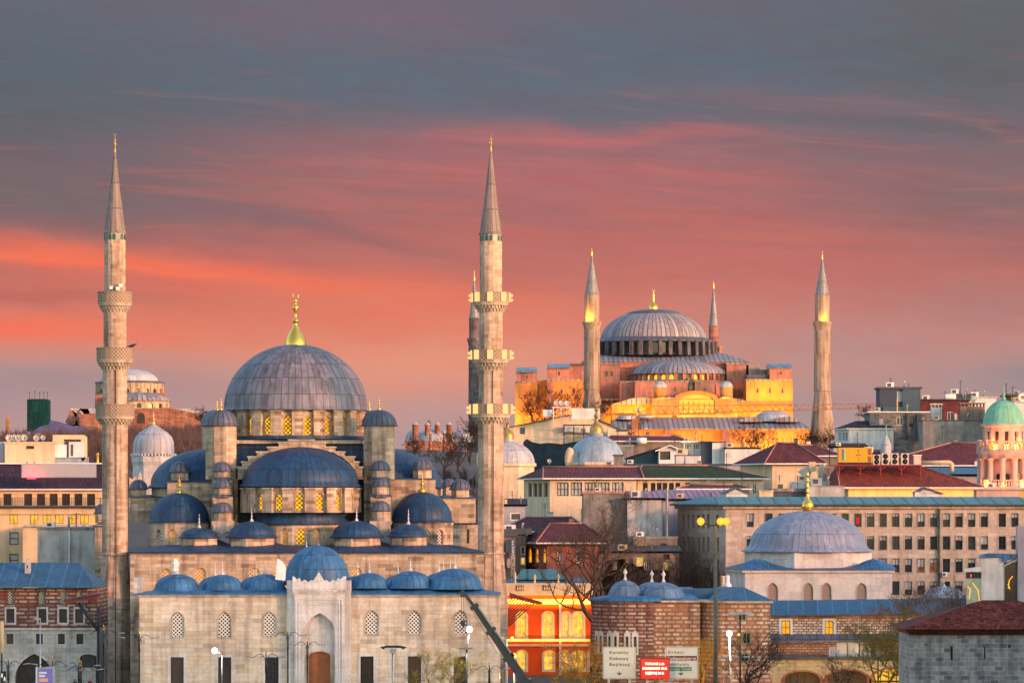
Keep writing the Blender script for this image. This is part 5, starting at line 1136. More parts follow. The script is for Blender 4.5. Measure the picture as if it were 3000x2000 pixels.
mb = MB(); vw.flat(mb, gate, .88); mb.build('gateway', M['glass'], pav); mb = MB(); vw.ring(mb, gate, .45, -.08, .02); mb.build('gate_arch', M['marble'], pav)
mb = MB(); vw.flat(mb, niche, .8); mb.build('niche', M['glass'], pav)
MB().dhip(-90, 219, 1346, 1291, YV - 1.3, 16, 60, 54, .5, 2).build('roof', M['tealblue'] if 'tealblue' in M else M['blueroof'], pav)
c_ = MB().dbox(57, 69, 1291, 1331, YV + 3, 1); c_.dprism([(57, 1291.1), (69, 1291.1), (68, 1287), (63, 1281), (58, 1287)], YV + 3, 1); o = c_.build('chimney', M['grey_ashlar'], pav); w_ = Wall((wx(57, YV + 3), YV + 3), (wx(69, YV + 3), YV + 3)); mb = MB(); w_.flat(mb, opening(w_.L / 2, .18, wz(1304, YV), wz(1297, YV), 'pointed'), -.02); mb.build('slot', M['glass'], o)
aw = thing('awning', 'blue sloping canopy on a dark strut between the pavilion and the left minaret', 'canopy', (wx(190, 498), 498, 0))
mb = MB(); mb.face([pt(146, 1376, 497), pt(228, 1360, 497), pt(228, 1366, 500), pt(149, 1382, 500)]); mb.dprism([(146, 1376), (228, 1360), (228, 1362.5), (146, 1378.5)], 496.9, 3.2); mb.build('roof', M['blueroof'], aw)
MB().dprism([(150, 1385), (228, 1371), (228, 1362.8), (147, 1378.8)], 497.4, 2.2).build('valance', M['red_steel'], aw); MB().tube([pt(180, 1384, 498.5), pt(226, 1447, 499)], .22, 6).build('strut', M['navy'], aw); MB().tube([pt(226, 1447, 499), pt(226, 1395, 499)], .12, 6).tube([pt(226, 1447, 499), (wx(226, 499), 499, 0)], .12, 6).build('post', M['navy'], aw)

# --- white bulb-domed turret tomb left of the near mosque
tb = thing('tomb', 'small white tomb with an onion-shaped pale dome left of the mosque', 'tomb', (wx(353, 600), 600, 2))
MB().dl(353, 600, [(47, 1043), (47.5, 1030), (46.5, 1015), (42, 1003), (33, 993), (22, 986), (12, 980), (5, 975), (1.5, 971)], 32).build('dome', M['lead_pale'], tb)
MB().dl(353, 600, finial_prof(973, 944, 4), 10).build('finial', M['gold'], tb)
mb = MB().dl(353, 600, [(50, 1160), (50, 1068), (53, 1060), (53, 1046)], 8, pi / 8, pi / 8 + 2 * pi, False)
mb.build('wall', M['white_stone'], tb)
mb = MB()
for k in range(40):
    a = 2 * pi * k / 40; m_ = K * 600
    X_, Y_ = wx(353, 600) + 51 * m_ * cos(a), 600 + 51 * m_ * sin(a); mb.lathe(X_, Y_, [(.16, wz(1047, 600)), (.16, wz(1043.5, 600)), (.01, wz(1040.5, 600))], 4)
mb.build('cresting', M['white_stone'], tb)
mb = MB(); mb.dprism([(297, 1120), (297, 1096), (304, 1100), (310, 1094), (316, 1100), (322, 1082), (326, 1098), (326, 1120)], 596, .5); mb.build('cresting', M['cream'], tb)

# --- right of the lamp-lit minaret: two grey domes, netting, long gabled roof
def town_dome(label, cdx, Y, r, db, dt, fin, wallb, mat):
    root = thing('domed_hall', label, 'domed building', (wx(cdx, Y), Y, gz(wx(cdx, Y), Y)), 'grey domes among the houses')
    MB().dl(cdx, Y, dome_prof(r, db, dt + 8, 14, lip=3)[:-2] + [(16, dt + 9), (14, dt + 2), (9, dt - 1)], 28).build('dome', M[mat], root)
    MB().dl(cdx, Y, [(15, dt + 3), (15, dt - 6), (13, dt - 12), (7, dt - 20), (4, dt - 25), (3.5, dt - 32), (6, dt - 35), (6, dt - 38), (3, dt - 41), (2.4, dt - 48), (5, dt - 50), (5, dt - 52), (2, dt - 54), (.3, fin)], 14).build('finial', M['oldgold'], root)
    MB().dl(cdx, Y, [(r * 1.06, wallb), (r * 1.06, db + 10), (r * 1.15, db + 8), (r * 1.15, db + 2)], 8, pi / 8, pi / 8 + 2 * pi, False).build('wall', M['beige'], root)
    for s in (-1, 1):
        if s > 0: continue
        e = MB(); X_, Y_ = wx(cdx + s * r * 1.02, Y), Y - r * K * Y * .35
        e.lathe(0, 0, [(.02, 0), (1.9, 0), (1.9, .9), (.02, .9)], 20); e.v = [(X_ + x * .5 + .3, Y_ - z, wz(db - 6, Y) + y * 1.1) for x, y, z in e.v]; e.build('roundel', M['beige'], root)
    return root
M['lead_town'] = m_lead('lead_town_dome', (0.23, 0.30, 0.38), 2.4, 6, .22, .5, .4, dark=.6)
town_dome('blue-grey dome with tall finial in the middle of the houses', 1370, 780, 64, 1059, 991, 925, 1180, 'lead_town')
town_dome('pale grey dome half hidden behind the lamp-lit minaret', 1166, 770, 62, 1062, 1005, 962, 1180, 'lead_pale')
lg = thing('gabled_building', 'wide cream gabled building with scaffolds and dishes below the basilica', 'building', (wx(1300, 955), 955, 20))
mb = MB(); mb.dprism([(1160, 1080), (1160, 984), (1175, 980), (1300, 955), (1345, 952), (1448, 996), (1448, 1080)], 955, 22); mb.build('wall', M['beige'], lg)
mb = MB(); mb.dprism([(1156, 985), (1300, 955), (1345, 951.8), (1452, 997.5), (1452, 995), (1345, 949.2), (1300, 952), (1156, 982)], 954.4, 23); mb.build('roof', M['slate'], lg)
MB().dbox(1195, 1206, 981, 996, 954.9, .2).build('window', M['teal_sheet'], lg)
mb = MB()
for a0, a1, t_, b_ in ((1294, 1364, 974, 977), (1294, 1364, 994, 997), (1294, 1297, 974, 1028), (1317, 1319, 974, 1028), (1340, 1342, 974, 1028), (1362, 1364, 974, 1028)): mb.dbox(a0, a1, t_, b_, 950, .5)
mb.build('scaffold', M['navy'], lg)
MB().dbox(1296, 1316, 978, 990, 953, 1).dbox(1320, 1334, 980, 992, 953, 1).dbox(1345, 1362, 980, 992, 953, 1).build('sheet_panel', M['paper'], lg)
MB().dbox(1284, 1452, 1000, 1060, 951, 2).build('lower_wall', M['brown_render'], lg) if False else None
MB().dbox(1396, 1442, 985, 1002, 948, 5).build('roof_room', M['beige'], lg); MB().dbox(1416, 1442, 985, 990, 947.9, .2).build('dark_band', M['slate'], lg)
MB().dbox(1313, 1378, 937, 962, 946, .6).build('billboard', M['paper'], None, label='blank cream billboard on the gabled roof under the basilica', cat='billboard')
rs = thing('sign_board', 'small red and white roof sign left of the blank billboard', 'sign', (wx(1257, 950), 950, wz(960, 950))); MB().dbox(1247, 1268, 940, 956, 950, .5).build('board', M['sign_pink'] if 'sign_pink' in M else M['white'], rs)
tr = thing('roof_frame', 'white pipe frame carrying dishes on the gabled roof', 'roof frame', (wx(1285, 949), 949, wz(965, 949))); mb = MB()
for d in (1270, 1288, 1308): mb.dbox(d, d + 2, 934, 966, 949, .3)
for t_ in (934, 946): mb.dbox(1268, 1311, t_, t_ + 1.8, 948.95, .3)
mb.build('frame', M['white'], tr)
for cx_, lab in ((1278, 'left dish on the white pipe frame'), (1290, 'middle dish on the white pipe frame'), (1303, 'right dish on the white pipe frame')): dish(cx_, 925, 950, 6.5, lab, 936)
nt = thing('netted_scaffold', 'house site wrapped in dark blue-green netting between the two grey domes', 'scaffold', (wx(1262, 860), 860, 18))
mb = MB(); mb.dprism([(1202, 1150), (1202, 1014), (1210, 1007), (1222, 1014), (1240, 1018), (1262, 1016), (1290, 1019), (1330, 1012), (1400, 1020), (1400, 1150)], 860, 6); mb.build('netting', M['black_net'], nt)
mb = MB()
for d in range(1204, 1300, 8): mb.dbox(d, d + 1, 1003, 1018, 861, .1)
mb.dbox(1204, 1300, 1002, 1003.4, 861, .1); mb.dbox(1204, 1300, 1010, 1011, 861, .1); mb.build('railing', M['galv'], nt)
dish(1262, 1058, 840, 5, 'white dish on the dark netted building site', 1068)

# --- long beige house with plum and mossy roofs
YA = 722
lb, _, _ = house('long_house', 'long beige house with wide many-paned windows under a plum hip roof', 'house', 1263, 1462, 1100, YA, 18, 'beige', ('hip', 'mauve', 1072, 1.2, .12, .02),
    row('F', (1293, 1324, 1356, 1387, 1419), 26, 1107, 1138, 'blind', **BF) + row('L', (1217, 1229.5, 1240, 1253.5), 9, 1108, 1141, 'glass_brown', frame='beige', fw=.1), dl=1203)
house('long_house', 'beige house with mossy green roof right of the many-paned one', 'house', 1464, 1752, 1100, YA + 2, 20, 'beige', ('hip', 'mossroof', 1069, 1.2, .10, .42),
    row('F', (1469, 1482, 1500, 1514, 1527, 1542, 1557, 1580), 11, 1108, 1136, 'glass_brown', frame='iron', mull=(2, 1), fw=.08) + row('F', (1702, 1718, 1733), 9, 1110, 1135, 'glass', **WF))
# plain mid blocks
kb = house('block', 'tall streaked grey concrete wall block under a pink edged roof', 'building', 1340, 1441, 1133, 652, 14, 'concrete', ('flat', 'rosecap', .35, .2))[0]
house('block', 'pale concrete block beside the streaked grey one, pink corrugated roof', 'building', 1441, 1520, 1146, 650, 16, 'concrete_l', ('shed', 'pinkroof', 1127, .5))
house('shed_block', 'low block under a wide pink corrugated roof behind the teal roof', 'building', 1520, 1640, 1152, 655, 24, 'lilac', ('shed', 'pinkroof', 1124, .6)) if False else None
house('block', 'low building with pink corrugated roof left of the teal roofed office', 'building', 1522, 1705, 1148, 668, 20, 'lilac', ('shed', 'pinkroof', 1124, .6))
MB().dl(1532, 647, [(3.4, 1250), (3.4, 1122), (3.6, 1121), (.5, 1120.5)], 10).build('drain_pipe', M['galv'], None, label='tall grey vertical pipe between the pale concrete block and the office', cat='pipe')
house('house', 'small white gabled roof house on the teal roofed office', 'house', 1692, 1726, 1141, 652, 8, 'paper', ('gablex', 'slate', 1119, .3, .45), row('F', (1716,), 6, 1134, 1143, 'glass'), zb=wz(1160, 652)) if False else None
rh = house('roof_house', 'small white gabled penthouse above the dark end of the teal roof', 'house', 1668, 1717, 1132, 662, 8, 'paper', ('gablex', 'slate', 1118, .3, .5), dl=1655, zb=9)[0]
house('roof_house', 'stained cream box on the roofs behind the teal roof', 'building', 1744, 1776, 1128, 664, 6, 'cream', ('flat', 'concrete_l', .2, .1), zb=9)
house('block', 'small dark plum gabled roof house just behind the pink roofs', 'house', 1560, 1720, 1124, 690, 12, 'brown_render', ('hip', 'mauve', 1113, .5, .2, .2))
# brown flats, salmon timber house, sign tower
house('flats', 'brown grey apartment house behind the big bare tree, two windows lit', 'apartment house', 1372, 1560, 1268, 636, 14, 'brown_render', ('shed', 'slate', 1244, .4),
    row('F', (1470, 1528.5), 15, 1247 + 30, 1265 + 35, 'lit', **WF) if False else row('F', (1470,), 16, 1283 - 5, 1299, 'lit', **WF) + row('F', (1529,), 14, 1290, 1309, 'lit', **WF) + row('F', (1385, 1412, 1485), 10, 1288, 1308, 'glass', **WF) + row('F', (1531,), 14, 1272, 1284, 'glass_brown') + row('F', (1449, 1350 + 90), 9, 1282, 1292, 'glass'))
house('flats', 'dull brown house with lit upper window left of the office', 'apartment house', 1455, 1556, 1237, 645, 12, 'brown_render', ('flat', 'concrete', .4, .1), row('F', (1470,), 16, 1248, 1266, 'lit', frame='iron', mull=(2, 1), fw=.07) + row('F', (1524,), 15, 1247, 1266, 'glass_brown'))
house('house', 'grey sheet-clad house with plum roof behind the salmon house', 'house', 1158, 1345, 1222, 662, 14, 'lilac', ('hip', 'mauve', 1188, .8, .3, .2), row('F', (1192,), 20, 1230, 1250, 'glass_brown', **WF))
house('house', 'narrow grey house with white framed window at the lamp-lit minaret', 'house', 1130, 1206, 1161, 690, 12, 'lilac', ('shed', 'darkroof', 1144, .4), row('F', (1184.5,), 26, 1176, 1195, 'glass', frame='white', fw=.2))
YS = 634
house('timber_house', 'salmon timber mansion with tall arched windows under a deep plum roof', 'house', 1256, 1375, 1248, YS, 16, 'salmon', ('hip', 'mauve', 1202, 1.6, .3, .3),
    row('F', (1286, 1330), 11, 1260, 1292, 'glass', 'round', frame='white', mull=(2, 2), fw=.1) + row('L', (1217, 1233, 1250), 8, 1256, 1292, 'lit_amber', 'round', frame='white', mull=(1, 2), fw=.09), dl=1207)
house('flats', 'narrow brown and white fronted house with one yellow window', 'apartment house', 1160, 1208, 1226, 640, 10, 'brown_render', ('flat', 'slate', .8, .9), row('F', (1201,), 11, 1286 - 8, 1302 - 6, 'lit', frame='white', fw=.15) + row('F', (1201,), 11, 1254, 1273, 'glass_brown', frame='white', fw=.12) + row('F', (1201,), 11, 1304, 1326, 'glass_brown', frame='white', fw=.12) + row('F', (1202,), 11, 1235, 1250, 'glass', frame='white', fw=.12))
# --- upper right: stacked town houses on the slope
house('villa', 'white corner house with dark hipped roof and glazed corner room', 'house', 1950, 2052, 985, 900, 12, 'paper', ('hip', 'darkroof', 966, .5, .3, .3), row('L', (1929,), 5, 992, 1012, 'glass', **WF) + row('L', (1937, 1944), 5, 992, 1012, 'glass', frame='white', fw=.1), dl=1918)
house('house', 'lilac lower house in front of the white corner house', 'house', 1914, 1990, 1027, 880, 8, 'lilac', ('shed', 'darkroof', 1017, .4), row('F', (1960,), 10, 1036, 1044, 'glass'))
house('house', 'long low lilac annex with a dark lean-to roof', 'house', 1975, 2052, 1042, 872, 8, 'lilac', ('shed', 'darkroof', 1032, .5), row('F', (1982, 2010), 6, 1048, 1060, 'glass'))
dk = house('house', 'dark blue box-shaped attic house topping the upper right skyline', 'house', 2021, 2114, 892, 925, 10, 'navy', ('flat', 'slate', .4, .4), row('F', (2066.5,), 12, 898, 921, 'blind', **WF))[0]
MB().dbox(2028, 2114, 934, 960, 924.5, .6).build('lower_band', M['teal_sheet'], dk); MB().dbox(2073, 2114, 893, 948, 924.4, .5).build('cladding', M['teal_sheet'], dk)
MB().dl(2060.5, 915, [(2, 985), (2, 918), (1.4, 917)], 8).build('flue_pipe', M['oldgold'], None, label='brass flue pipe rising in front of the dark blue attic house', cat='flue pipe')
gb = house('house', 'grey brick house with a curved white-windowed bay under the blue attic', 'house', 1998, 2136, 947, 902, 14, 'grey_brick', ('flat', 'white', .25, .5), row('F', (2067,), 15, 957, 976, 'glass', **WF) + row('F', (2026,), 12, 960, 978, 'concrete_l') + row('F', (2093,), 10, 955, 980, 'glass') + row('F', (2121,), 7, 960, 982, 'glass', **WF))[0]
MB().dbox(2058, 2080, 951, 1000, 901.2, .9).build('bay', M['concrete_l'], gb) if False else None
MB().dbox(2082, 2086, 951, 1010, 901.3, .7).dbox(2106, 2118, 951, 1010, 901, 1).build('dark_pier', M['navy'], gb)
def chimney_block(d0, d1, t_, b_, Y, label, mat):
    root = thing('chimney', label, 'chimney', (wx((d0 + d1) / 2, Y), Y, wz(b_, Y)), 'chimney blocks on the roofs')
    MB().dbox(d0, d1, t_ + 9, b_, Y, 2.2).build('stack', M[mat], root); m = MB()
    n = max(2, int((d1 - d0) / 8))
    for i in range(n + 1): x = d0 + (d1 - d0 - 2) * i / n; m.dbox(x, x + 2, t_ + 3, t_ + 9, Y + .1, 2)
    m.build('vent_posts', M[mat], root); MB().dbox(d0 - 2, d1 + 2, t_, t_ + 3, Y - .2, 2.6).build('cap', M[mat], root)
    return root
chimney_block(2139, 2164, 926, 974, 890, 'stained pale chimney block right of the dark blue attic house', 'concrete_l')
chimney_block(2206, 2262, 924, 968, 885, 'wide brown grey chimney block with an open vented cap', 'brown_render')
house('house', 'plum-red painted house behind the two vented chimneys', 'house', 2112, 2225, 921, 935, 10, 'mauve', ('flat', 'darkroof', .5, .3), row('F', (2183,), 14, 945, 966, 'glass', **WF) + row('F', (2197,), 9, 948, 966, 'blind'))
house('house', 'blank pale house block highest on the right skyline', 'house', 2232, 2288, 914, 960, 10, 'paper', ('flat', 'concrete_l', .4, .2))
house('house', 'low terrace house with green awning edge behind the chimneys', 'house', 2165, 2240, 919, 948, 8, 'concrete_l', ('flat', 'copper_green', .35, .3))
house('roof_room', 'dark roof room with flat top between tank and pale block', 'roof room', 2190, 2231, 907, 950, 5, 'navy', ('flat', 'slate', .35, .3), zb=30)
MB().dl(0, 1, [(1, 1), (1, 0)], 4) if False else None
tk = thing('water_tank', 'white cylindrical water tank lying on the right skyline roofs', 'water tank', (wx(2182, 944), 944, wz(919, 944)))
mb = MB(); m_ = K * 944; mb.lathe(0, 0, [(.02, -1.3), (.62, -1.25), (.7, -1.1), (.7, 1.1), (.62, 1.25), (.02, 1.3)], 18); mb.v = [(z + wx(2182, 944), y + 944, x + wz(911.5, 944)) for x, y, z in mb.v]; mb.build('tank', M['white'], tk); MB().dbox(2172, 2175, 915, 920, 943.6, .9).dbox(2189, 2192, 915, 920, 943.6, .9).build('cradle', M['slate'], tk)
house('house', 'grey retaining wall house below the vented chimneys', 'house', 2120, 2270, 966, 882, 10, 'concrete', ('flat', 'slate', .2, .1))
house('house', 'brown modern block with orange window at the far right skyline', 'house', 2322, 2380, 908, 900, 12, 'brown_render', ('flat', 'slate', .4, .8), row('F', (2332,), 9, 912, 921, 'lit_amber') + row('F', (2349,), 9, 913, 921, 'lit_amber') + row('F', (2313 + 12,), 5, 912, 930, 'glass'))
house('house', 'white block with round vent behind the green dome', 'house', 2330, 2390, 925, 870, 10, 'paper', ('flat', 'concrete_l', .3, .1))
mb = MB(); mb.lathe(0, 0, [(.35, 0), (.95, 0), (.95, -1.2), (.35, -.8)], 20); X_, Y_, Z_ = pt(2347, 913, 866); mb.v = [(x + X_, z + Y_, y + Z_) for x, y, z in mb.v]; mb.build('vent_cowl', M['white'], None, label='round white vent cowl at the right edge above the white block', cat='vent cowl')
br_ = house('long_house', 'broad plum-red hip roofed house behind the yellow generator', 'house', 2008, 2310, 1070, 790, 22, 'teal_sheet', ('hip', 'mauve', 1017, 1.0, .62, .0), zb=22)[0]
MB().dprism([(2236, 1030), (2262, 1030), (2292, 1050), (2266, 1052)], 787, .4).build('skylight', M['blueroof'], br_) if False else None
house('house', 'blue-grey sheet shed with solar panels beside the green dome tower', 'house', 2270, 2340, 1040, 762, 8, 'teal_sheet', ('shed', 'slate', 1030, .4), row('F', (2300,), 10, 1064, 1090, 'glass', **WF) + row('F', (2300,), 10, 1110, 1130, 'glass', **WF))
house('house', 'small blue roof cabin in front of the plum-red roof', 'house', 2270, 2308, 1038, 768, 5, 'teal_sheet', ('flat', 'slate', .25, .3))
house('house', 'small pale cabin beside the blue roof cabin', 'house', 2309, 2347, 1040, 767, 5, 'paper', ('flat', 'slate', .25, .2), zb=28)
house('house', 'blue-grey house with white window left of the green dome', 'house', 2330, 2395, 1058, 752, 10, 'teal_sheet', ('shed', 'slate', 1048, .6), row('F', (2345,), 9, 1066, 1088, 'glass', **WF))
house('house', 'lilac row house under a blue sheet canopy behind the air conditioners', 'house', 2075, 2326, 1091, 745, 14, 'lilac', ('shed', 'blueroof', 1072, 1.0), row('F', (2210, 2272, 2290, 2310), 9, 1098, 1120, 'glass'))
house('house', 'dark teal sheet wall at the foot of the green dome', 'house', 2225, 2380, 1132, 735, 9, 'slate', ('shed', 'teal_sheet', 1124, .3))
for cx_, cy_, r_, lab in ((2006, 1073, 8, 'dish standing on the dark roof left of the generator'), (2243 + 3, 1063, 8, 'left of two overlapping dishes on the blue canopy'), (2258, 1060, 9, 'right of two overlapping dishes on the blue canopy'), (2268, 1024, 5, 'small dish on a mast in front of the plum-red roof')): dish(cx_ if cx_ > 2100 else cx_, cy_, 742 if cy_ > 1030 else 765, r_, lab, cy_ + 14)
# --- long bright red roof with generator and air conditioners on a red steel platform
YR = 700
rl, _, _ = house('arcaded_hall', 'cream hall with pointed arches under a bright red hip roof', 'building', 1949, 2236, 1121, YR, 20, 'gold_cream' if 'gold_cream' in M else 'cream', ('hip', 'redroof', 1068, 1.6, .04, .42),
    row('F', (1973, 1992, 2011), 12, 1141, 1163, 'glass', 'pointed') + row('F', (2070, 2087, 2104), 12, 1140, 1163, 'glass', 'pointed') + row('F', (2152, 2169, 2186), 12, 1140, 1163, 'glass', 'pointed'), dl=1912)
pl_ = thing('steel_platform', 'red steel platform on the bright red roof', 'platform', (wx(2010, YR + 6), YR + 6, wz(1085, YR + 6)))
mb = MB(); Yp = YR + 6
mb.dbox(1908, 2118, 1066.5, 1069, Yp - 2, 4)
for d in (1928, 1976, 2023, 2070, 2115):
    mb.dbox(d - 1, d + 1, 1069, 1093, Yp - 1.8, .3)
    for s in (-1, 1): mb.tube([pt(d, 1080, Yp - 1.7), pt(d + s * 11, 1069, Yp - 1.7)], .09, 4)
mb.build('deck', M['red_steel'], pl_)
gn = thing('generator', 'big yellow boxed generator on the red platform', 'generator', (wx(1964, Yp), Yp, wz(1066, Yp)))
MB().dbox(1926, 2003.5, 1027, 1061, Yp - 1.6, 2.6).build('enclosure', M['yellow'], gn); MB().dbox(1928, 2002, 1061, 1066.5, Yp - 1.5, 2.4).build('skid', M['iron'], gn)
M['label_blue'] = m_plain('decal_blue', (.05, .14, .42), .5, .05, 1, stain=0); M['label_green'] = m_plain('decal_green', (.25, .5, .1), .5, .05, 1, stain=0)
MB().dbox(1934, 1938.5, 1030, 1056, Yp - 1.63, .04).build('decal', M['label_blue'], gn); MB().dbox(1938.5, 1942, 1030, 1056, Yp - 1.63, .04).build('decal', M['label_green'], gn)
mb = MB()
for i in range(5): mb.dbox(1993, 2001.5, 1030 + i * 2.8, 1031.8 + i * 2.8, Yp - 1.64, .05); mb.dbox(1993, 2001.5, 1047 + i * 2.8, 1048.8 + i * 2.8, Yp - 1.64, .05)
for q in ((1972, 1033), (1972, 1038), (1972, 1044), (1972, 1050), (1972, 1055), (1968, 1044), (1976, 1044)): mb.dbox(q[0] - 1.2, q[0] + 1.2, q[1] - 1.2, q[1] + 1.2, Yp - 1.64, .05)
mb.build('vents', M['iron'], gn)
M['ac'] = m_plain('beige_metal_case', (.52, .45, .37), .55, .1, 2, .4, stain=.2)
def ac_unit(d0, w_, t_, b_, Y, label):
    root = thing('air_conditioner', label, 'air conditioner', (wx(d0 + w_ / 2, Y), Y, wz(b_, Y)), 'air conditioners on the red platform')
    MB().dbox(d0, d0 + w_, t_, b_, Y - 1.2, 1.0).build('case', M['ac'], root)
    for k in (0, 1):
        f_ = MB(); X_, Z_ = wx(d0 + w_ * .42, Y), wz(t_ + (b_ - t_) * (.28 + .46 * k), Y); f_.lathe(0, 0, [(.02, .05), (.12, .05), (.16, .0), (.38, .0), (.42, .05)], 16); f_.v = [(x + X_, Y - 1.2 - z, y + Z_) for x, y, z in f_.v]; f_.build('fan', M['slate'], root)
for d0, lab in ((2005.5, 'shorter double-fan air conditioner next to the yellow generator'), (2025, 'second double-fan air conditioner from the generator'), (2046.5, 'third double-fan air conditioner from the generator'), (2070, 'fourth double-fan air conditioner from the generator')): ac_unit(d0, 16 if d0 < 2010 else 17.5, 1043 if d0 < 2010 else 1040, 1066.3, Yp, lab)
b_ = thing('air_conditioner', 'plain beige box unit at the right end of the red platform', 'air conditioner', (wx(2108, Yp), Yp, wz(1066, Yp))); MB().dbox(2099, 2116, 1045, 1066.3, Yp - 1.2, 1.2).build('case', M['ac'], b_); MB().dbox(2097.5, 2117.5, 1043.5, 1045.5, Yp - 1.3, 1.4).build('lid', M['white'], b_)
dp = MB().tube([pt(2118, 1062, Yp + 1), pt(2182, 1061, Yp + 1), pt(2186, 1064, Yp + 1), pt(2186.5, 1082, Yp + 1)], .35, 10).build('duct', M['cream'], None, label='cream elbow duct running right from the air conditioners', cat='duct')
hd = thing('exhaust_fan', 'white metal kitchen exhaust with bent pipes on the roofs left of the generator', 'exhaust', (wx(1865, 715), 715, wz(1105, 715)))
MB().dbox(1847, 1872, 1089, 1104, 715, 2).build('box', M['galv'], hd) if False else None
MB().dprism([(1846, 1074), (1863, 1066), (1874, 1068), (1876, 1080), (1864, 1082), (1858, 1108), (1838, 1108), (1842, 1090), (1834, 1082)], 716, 1.6).build('duct', M['galv'], hd); MB().dbox(1858, 1874, 1060, 1082, 715.4, 1.6).build('fan_box', M['cream'], hd)
MB().tube([pt(1885, 1098, 714), pt(1883, 1080, 714), pt(1885, 1072, 714), pt(1896, 1071, 714)], .42, 10).build('bent_pipe', M['cream'], hd)
MB().tube([pt(1889, 1170, 713), pt(1889.5, 1068, 713), pt(1890, 1064, 713)], .2, 8).build('flue_pipe', M['ac'], None, label='tall thin beige flue left of the red steel platform', cat='flue pipe')
house('block', 'white plastered block with two small holes under the exhaust pipes', 'building', 1822, 1913, 1107, 712, 9, 'paper', ('flat', 'white', .15, .05))
house('block', 'pale grey wall left of the red roofed hall, small dark hatch', 'building', 1857, 1938, 1145 - 36, 692, 8, 'concrete_l', ('flat', 'concrete', .2, .1), row('F', (1908,), 8, 1150, 1158, 'glass_brown')) if False else house('block', 'pale grey wall left of the red roofed hall, small dark hatch', 'building', 1857, 1940, 1117, 688, 8, 'concrete_l', ('flat', 'concrete', .2, .1))
house('block', 'dark shaded lean-to left of the pale grey wall', 'building', 1776, 1858, 1128, 690, 8, 'slate', ('flat', 'concrete', .5, .3))
# hip-roofed cream house in the centre and the roofs round it
house('house', 'cream hip-roofed house with peeling wall in the middle of the roofs', 'house', 1774, 1880, 1066, 745, 14, 'beige', ('hip', 'mauve', 1017, 1.4, .38, .38), row('F', (1872,), 10, 1070, 1092, 'teal_sheet') if False else (), dl=1700)
house('house', 'wide plum roof running behind the cream hip-roofed house', 'house', 1790, 1925, 1048, 790, 12, 'brown_render', ('hip', 'mauve', 1022, .8, .1, .4))
house('roof_house', 'white house with dark picture windows on the ridge below the basilica', 'house', 1570, 1612, 1016, 860, 8, 'paper', ('flat', 'white', .3, .5), row('F', (1577, 1583, 1589), 4.5, 1019, 1032, 'glass') + row('F', (1597, 1603, 1609), 4.5, 1019, 1032, 'glass') if False else row('F', (1580, 1600), 15, 1018, 1032, 'glass', frame='white', mull=(3, 1), fw=.12))
house('roof_house', 'blue glazed cabin right of the white ridge house', 'house', 1612, 1636, 1015, 858, 6, 'navy', ('flat', 'slate', .25, .3), zb=32)
house('roof_house', 'pale sheet-clad cabin with slanting roof beside the blue glazed cabin', 'house', 1636, 1665, 1016, 857, 7, 'paper', ('flat', 'slate', .25, .2))
house('roof_house', 'low white parapet house stepping down to the cream hip-roofed one', 'house', 1665, 1745, 1030, 855, 8, 'paper', ('shed', 'slate', 1026, .2))
house('house', 'pale gabled house with dark veranda left of the ridge house', 'house', 1514, 1562, 1034, 835, 8, 'paper', ('gablex', 'white', 1021, .8, .5), row('F', (1528,), 24, 1036, 1055, 'glass', frame='iron', mull=(4, 1), fw=.12))
house('house', 'small cream and grey flat house with a narrow door window', 'house', 1553, 1610, 1046, 815, 8, 'paper', ('flat', 'slate', .2, .1), row('F', (1569,), 8, 1064, 1082, 'glass', **WF))
MB().dbox(1553, 1577, 1047, 1100, 814.8, .25).build('render_panel', M['lilac'], None, label='lilac painted side panel of the flat cream and grey house', cat='wall panel') if False else None
house('house', 'plum roofed long house below the basilica crane', 'house', 1390, 1580, 1014, 880, 12, 'brown_render', ('hip', 'mauve', 1001, .6, .1, .2))
house('house', 'dark teal house with sloping roof beside the blue-grey dome', 'house', 1440, 1520, 1052, 842, 9, 'teal_sheet', ('gablex', 'darkroof', 1026, .6, .9))
house('house', 'grey concrete parapet house right of the blue-grey dome', 'house', 1400, 1455, 1024, 865, 8, 'concrete', ('flat', 'concrete_l', .2, .1))
house('house', 'low pale terrace house crowded with pipes behind the long beige house', 'house', 1420, 1700, 1068, 775, 10, 'lilac', ('flat', 'teal_sheet', .3, .3), row('F', (1500, 1540, 1640), 10, 1072, 1084, 'glass'))
tkr = [(1474, 1011, 'white ribbed water tank on the plum roof under the crane')]
for cx_, cy_, lab in tkr:
    mb = MB(); mb.lathe(wx(cx_, 878), 878, [(.02, wz(cy_ + 7, 878)), (1.0, wz(cy_ + 7, 878)), (1.05, wz(cy_, 878)), (1.0, wz(cy_ - 6, 878)), (.02, wz(cy_ - 7, 878))], 16); mb.build('water_tank', M['white'], None, label=lab, cat='water tank')
for d0, d1, t_, b_, lab, mt in ((1518, 1540, 1036 + 32, 1082, 'cream boxed duct behind the long beige house', 'cream'), (1556 - 8, 1562, 1070, 1090, 'grey cabin box behind the long beige house', 'lilac'), (1519, 1544, 1045 + 70, 1128, 'cream ventilator on the plum gable', 'cream')): pass
for d0, t_, Y_, lab in ((1517, 1052, 772, 'black roof stack beside the blue-grey dome'),): 
    o = MB().dbox(d0, d0 + 28, t_, t_ + 34, Y_, 2).build('chimney', M['concrete'], None, label='squat grey chimney in front of the blue-grey dome', cat='chimney') if False else None
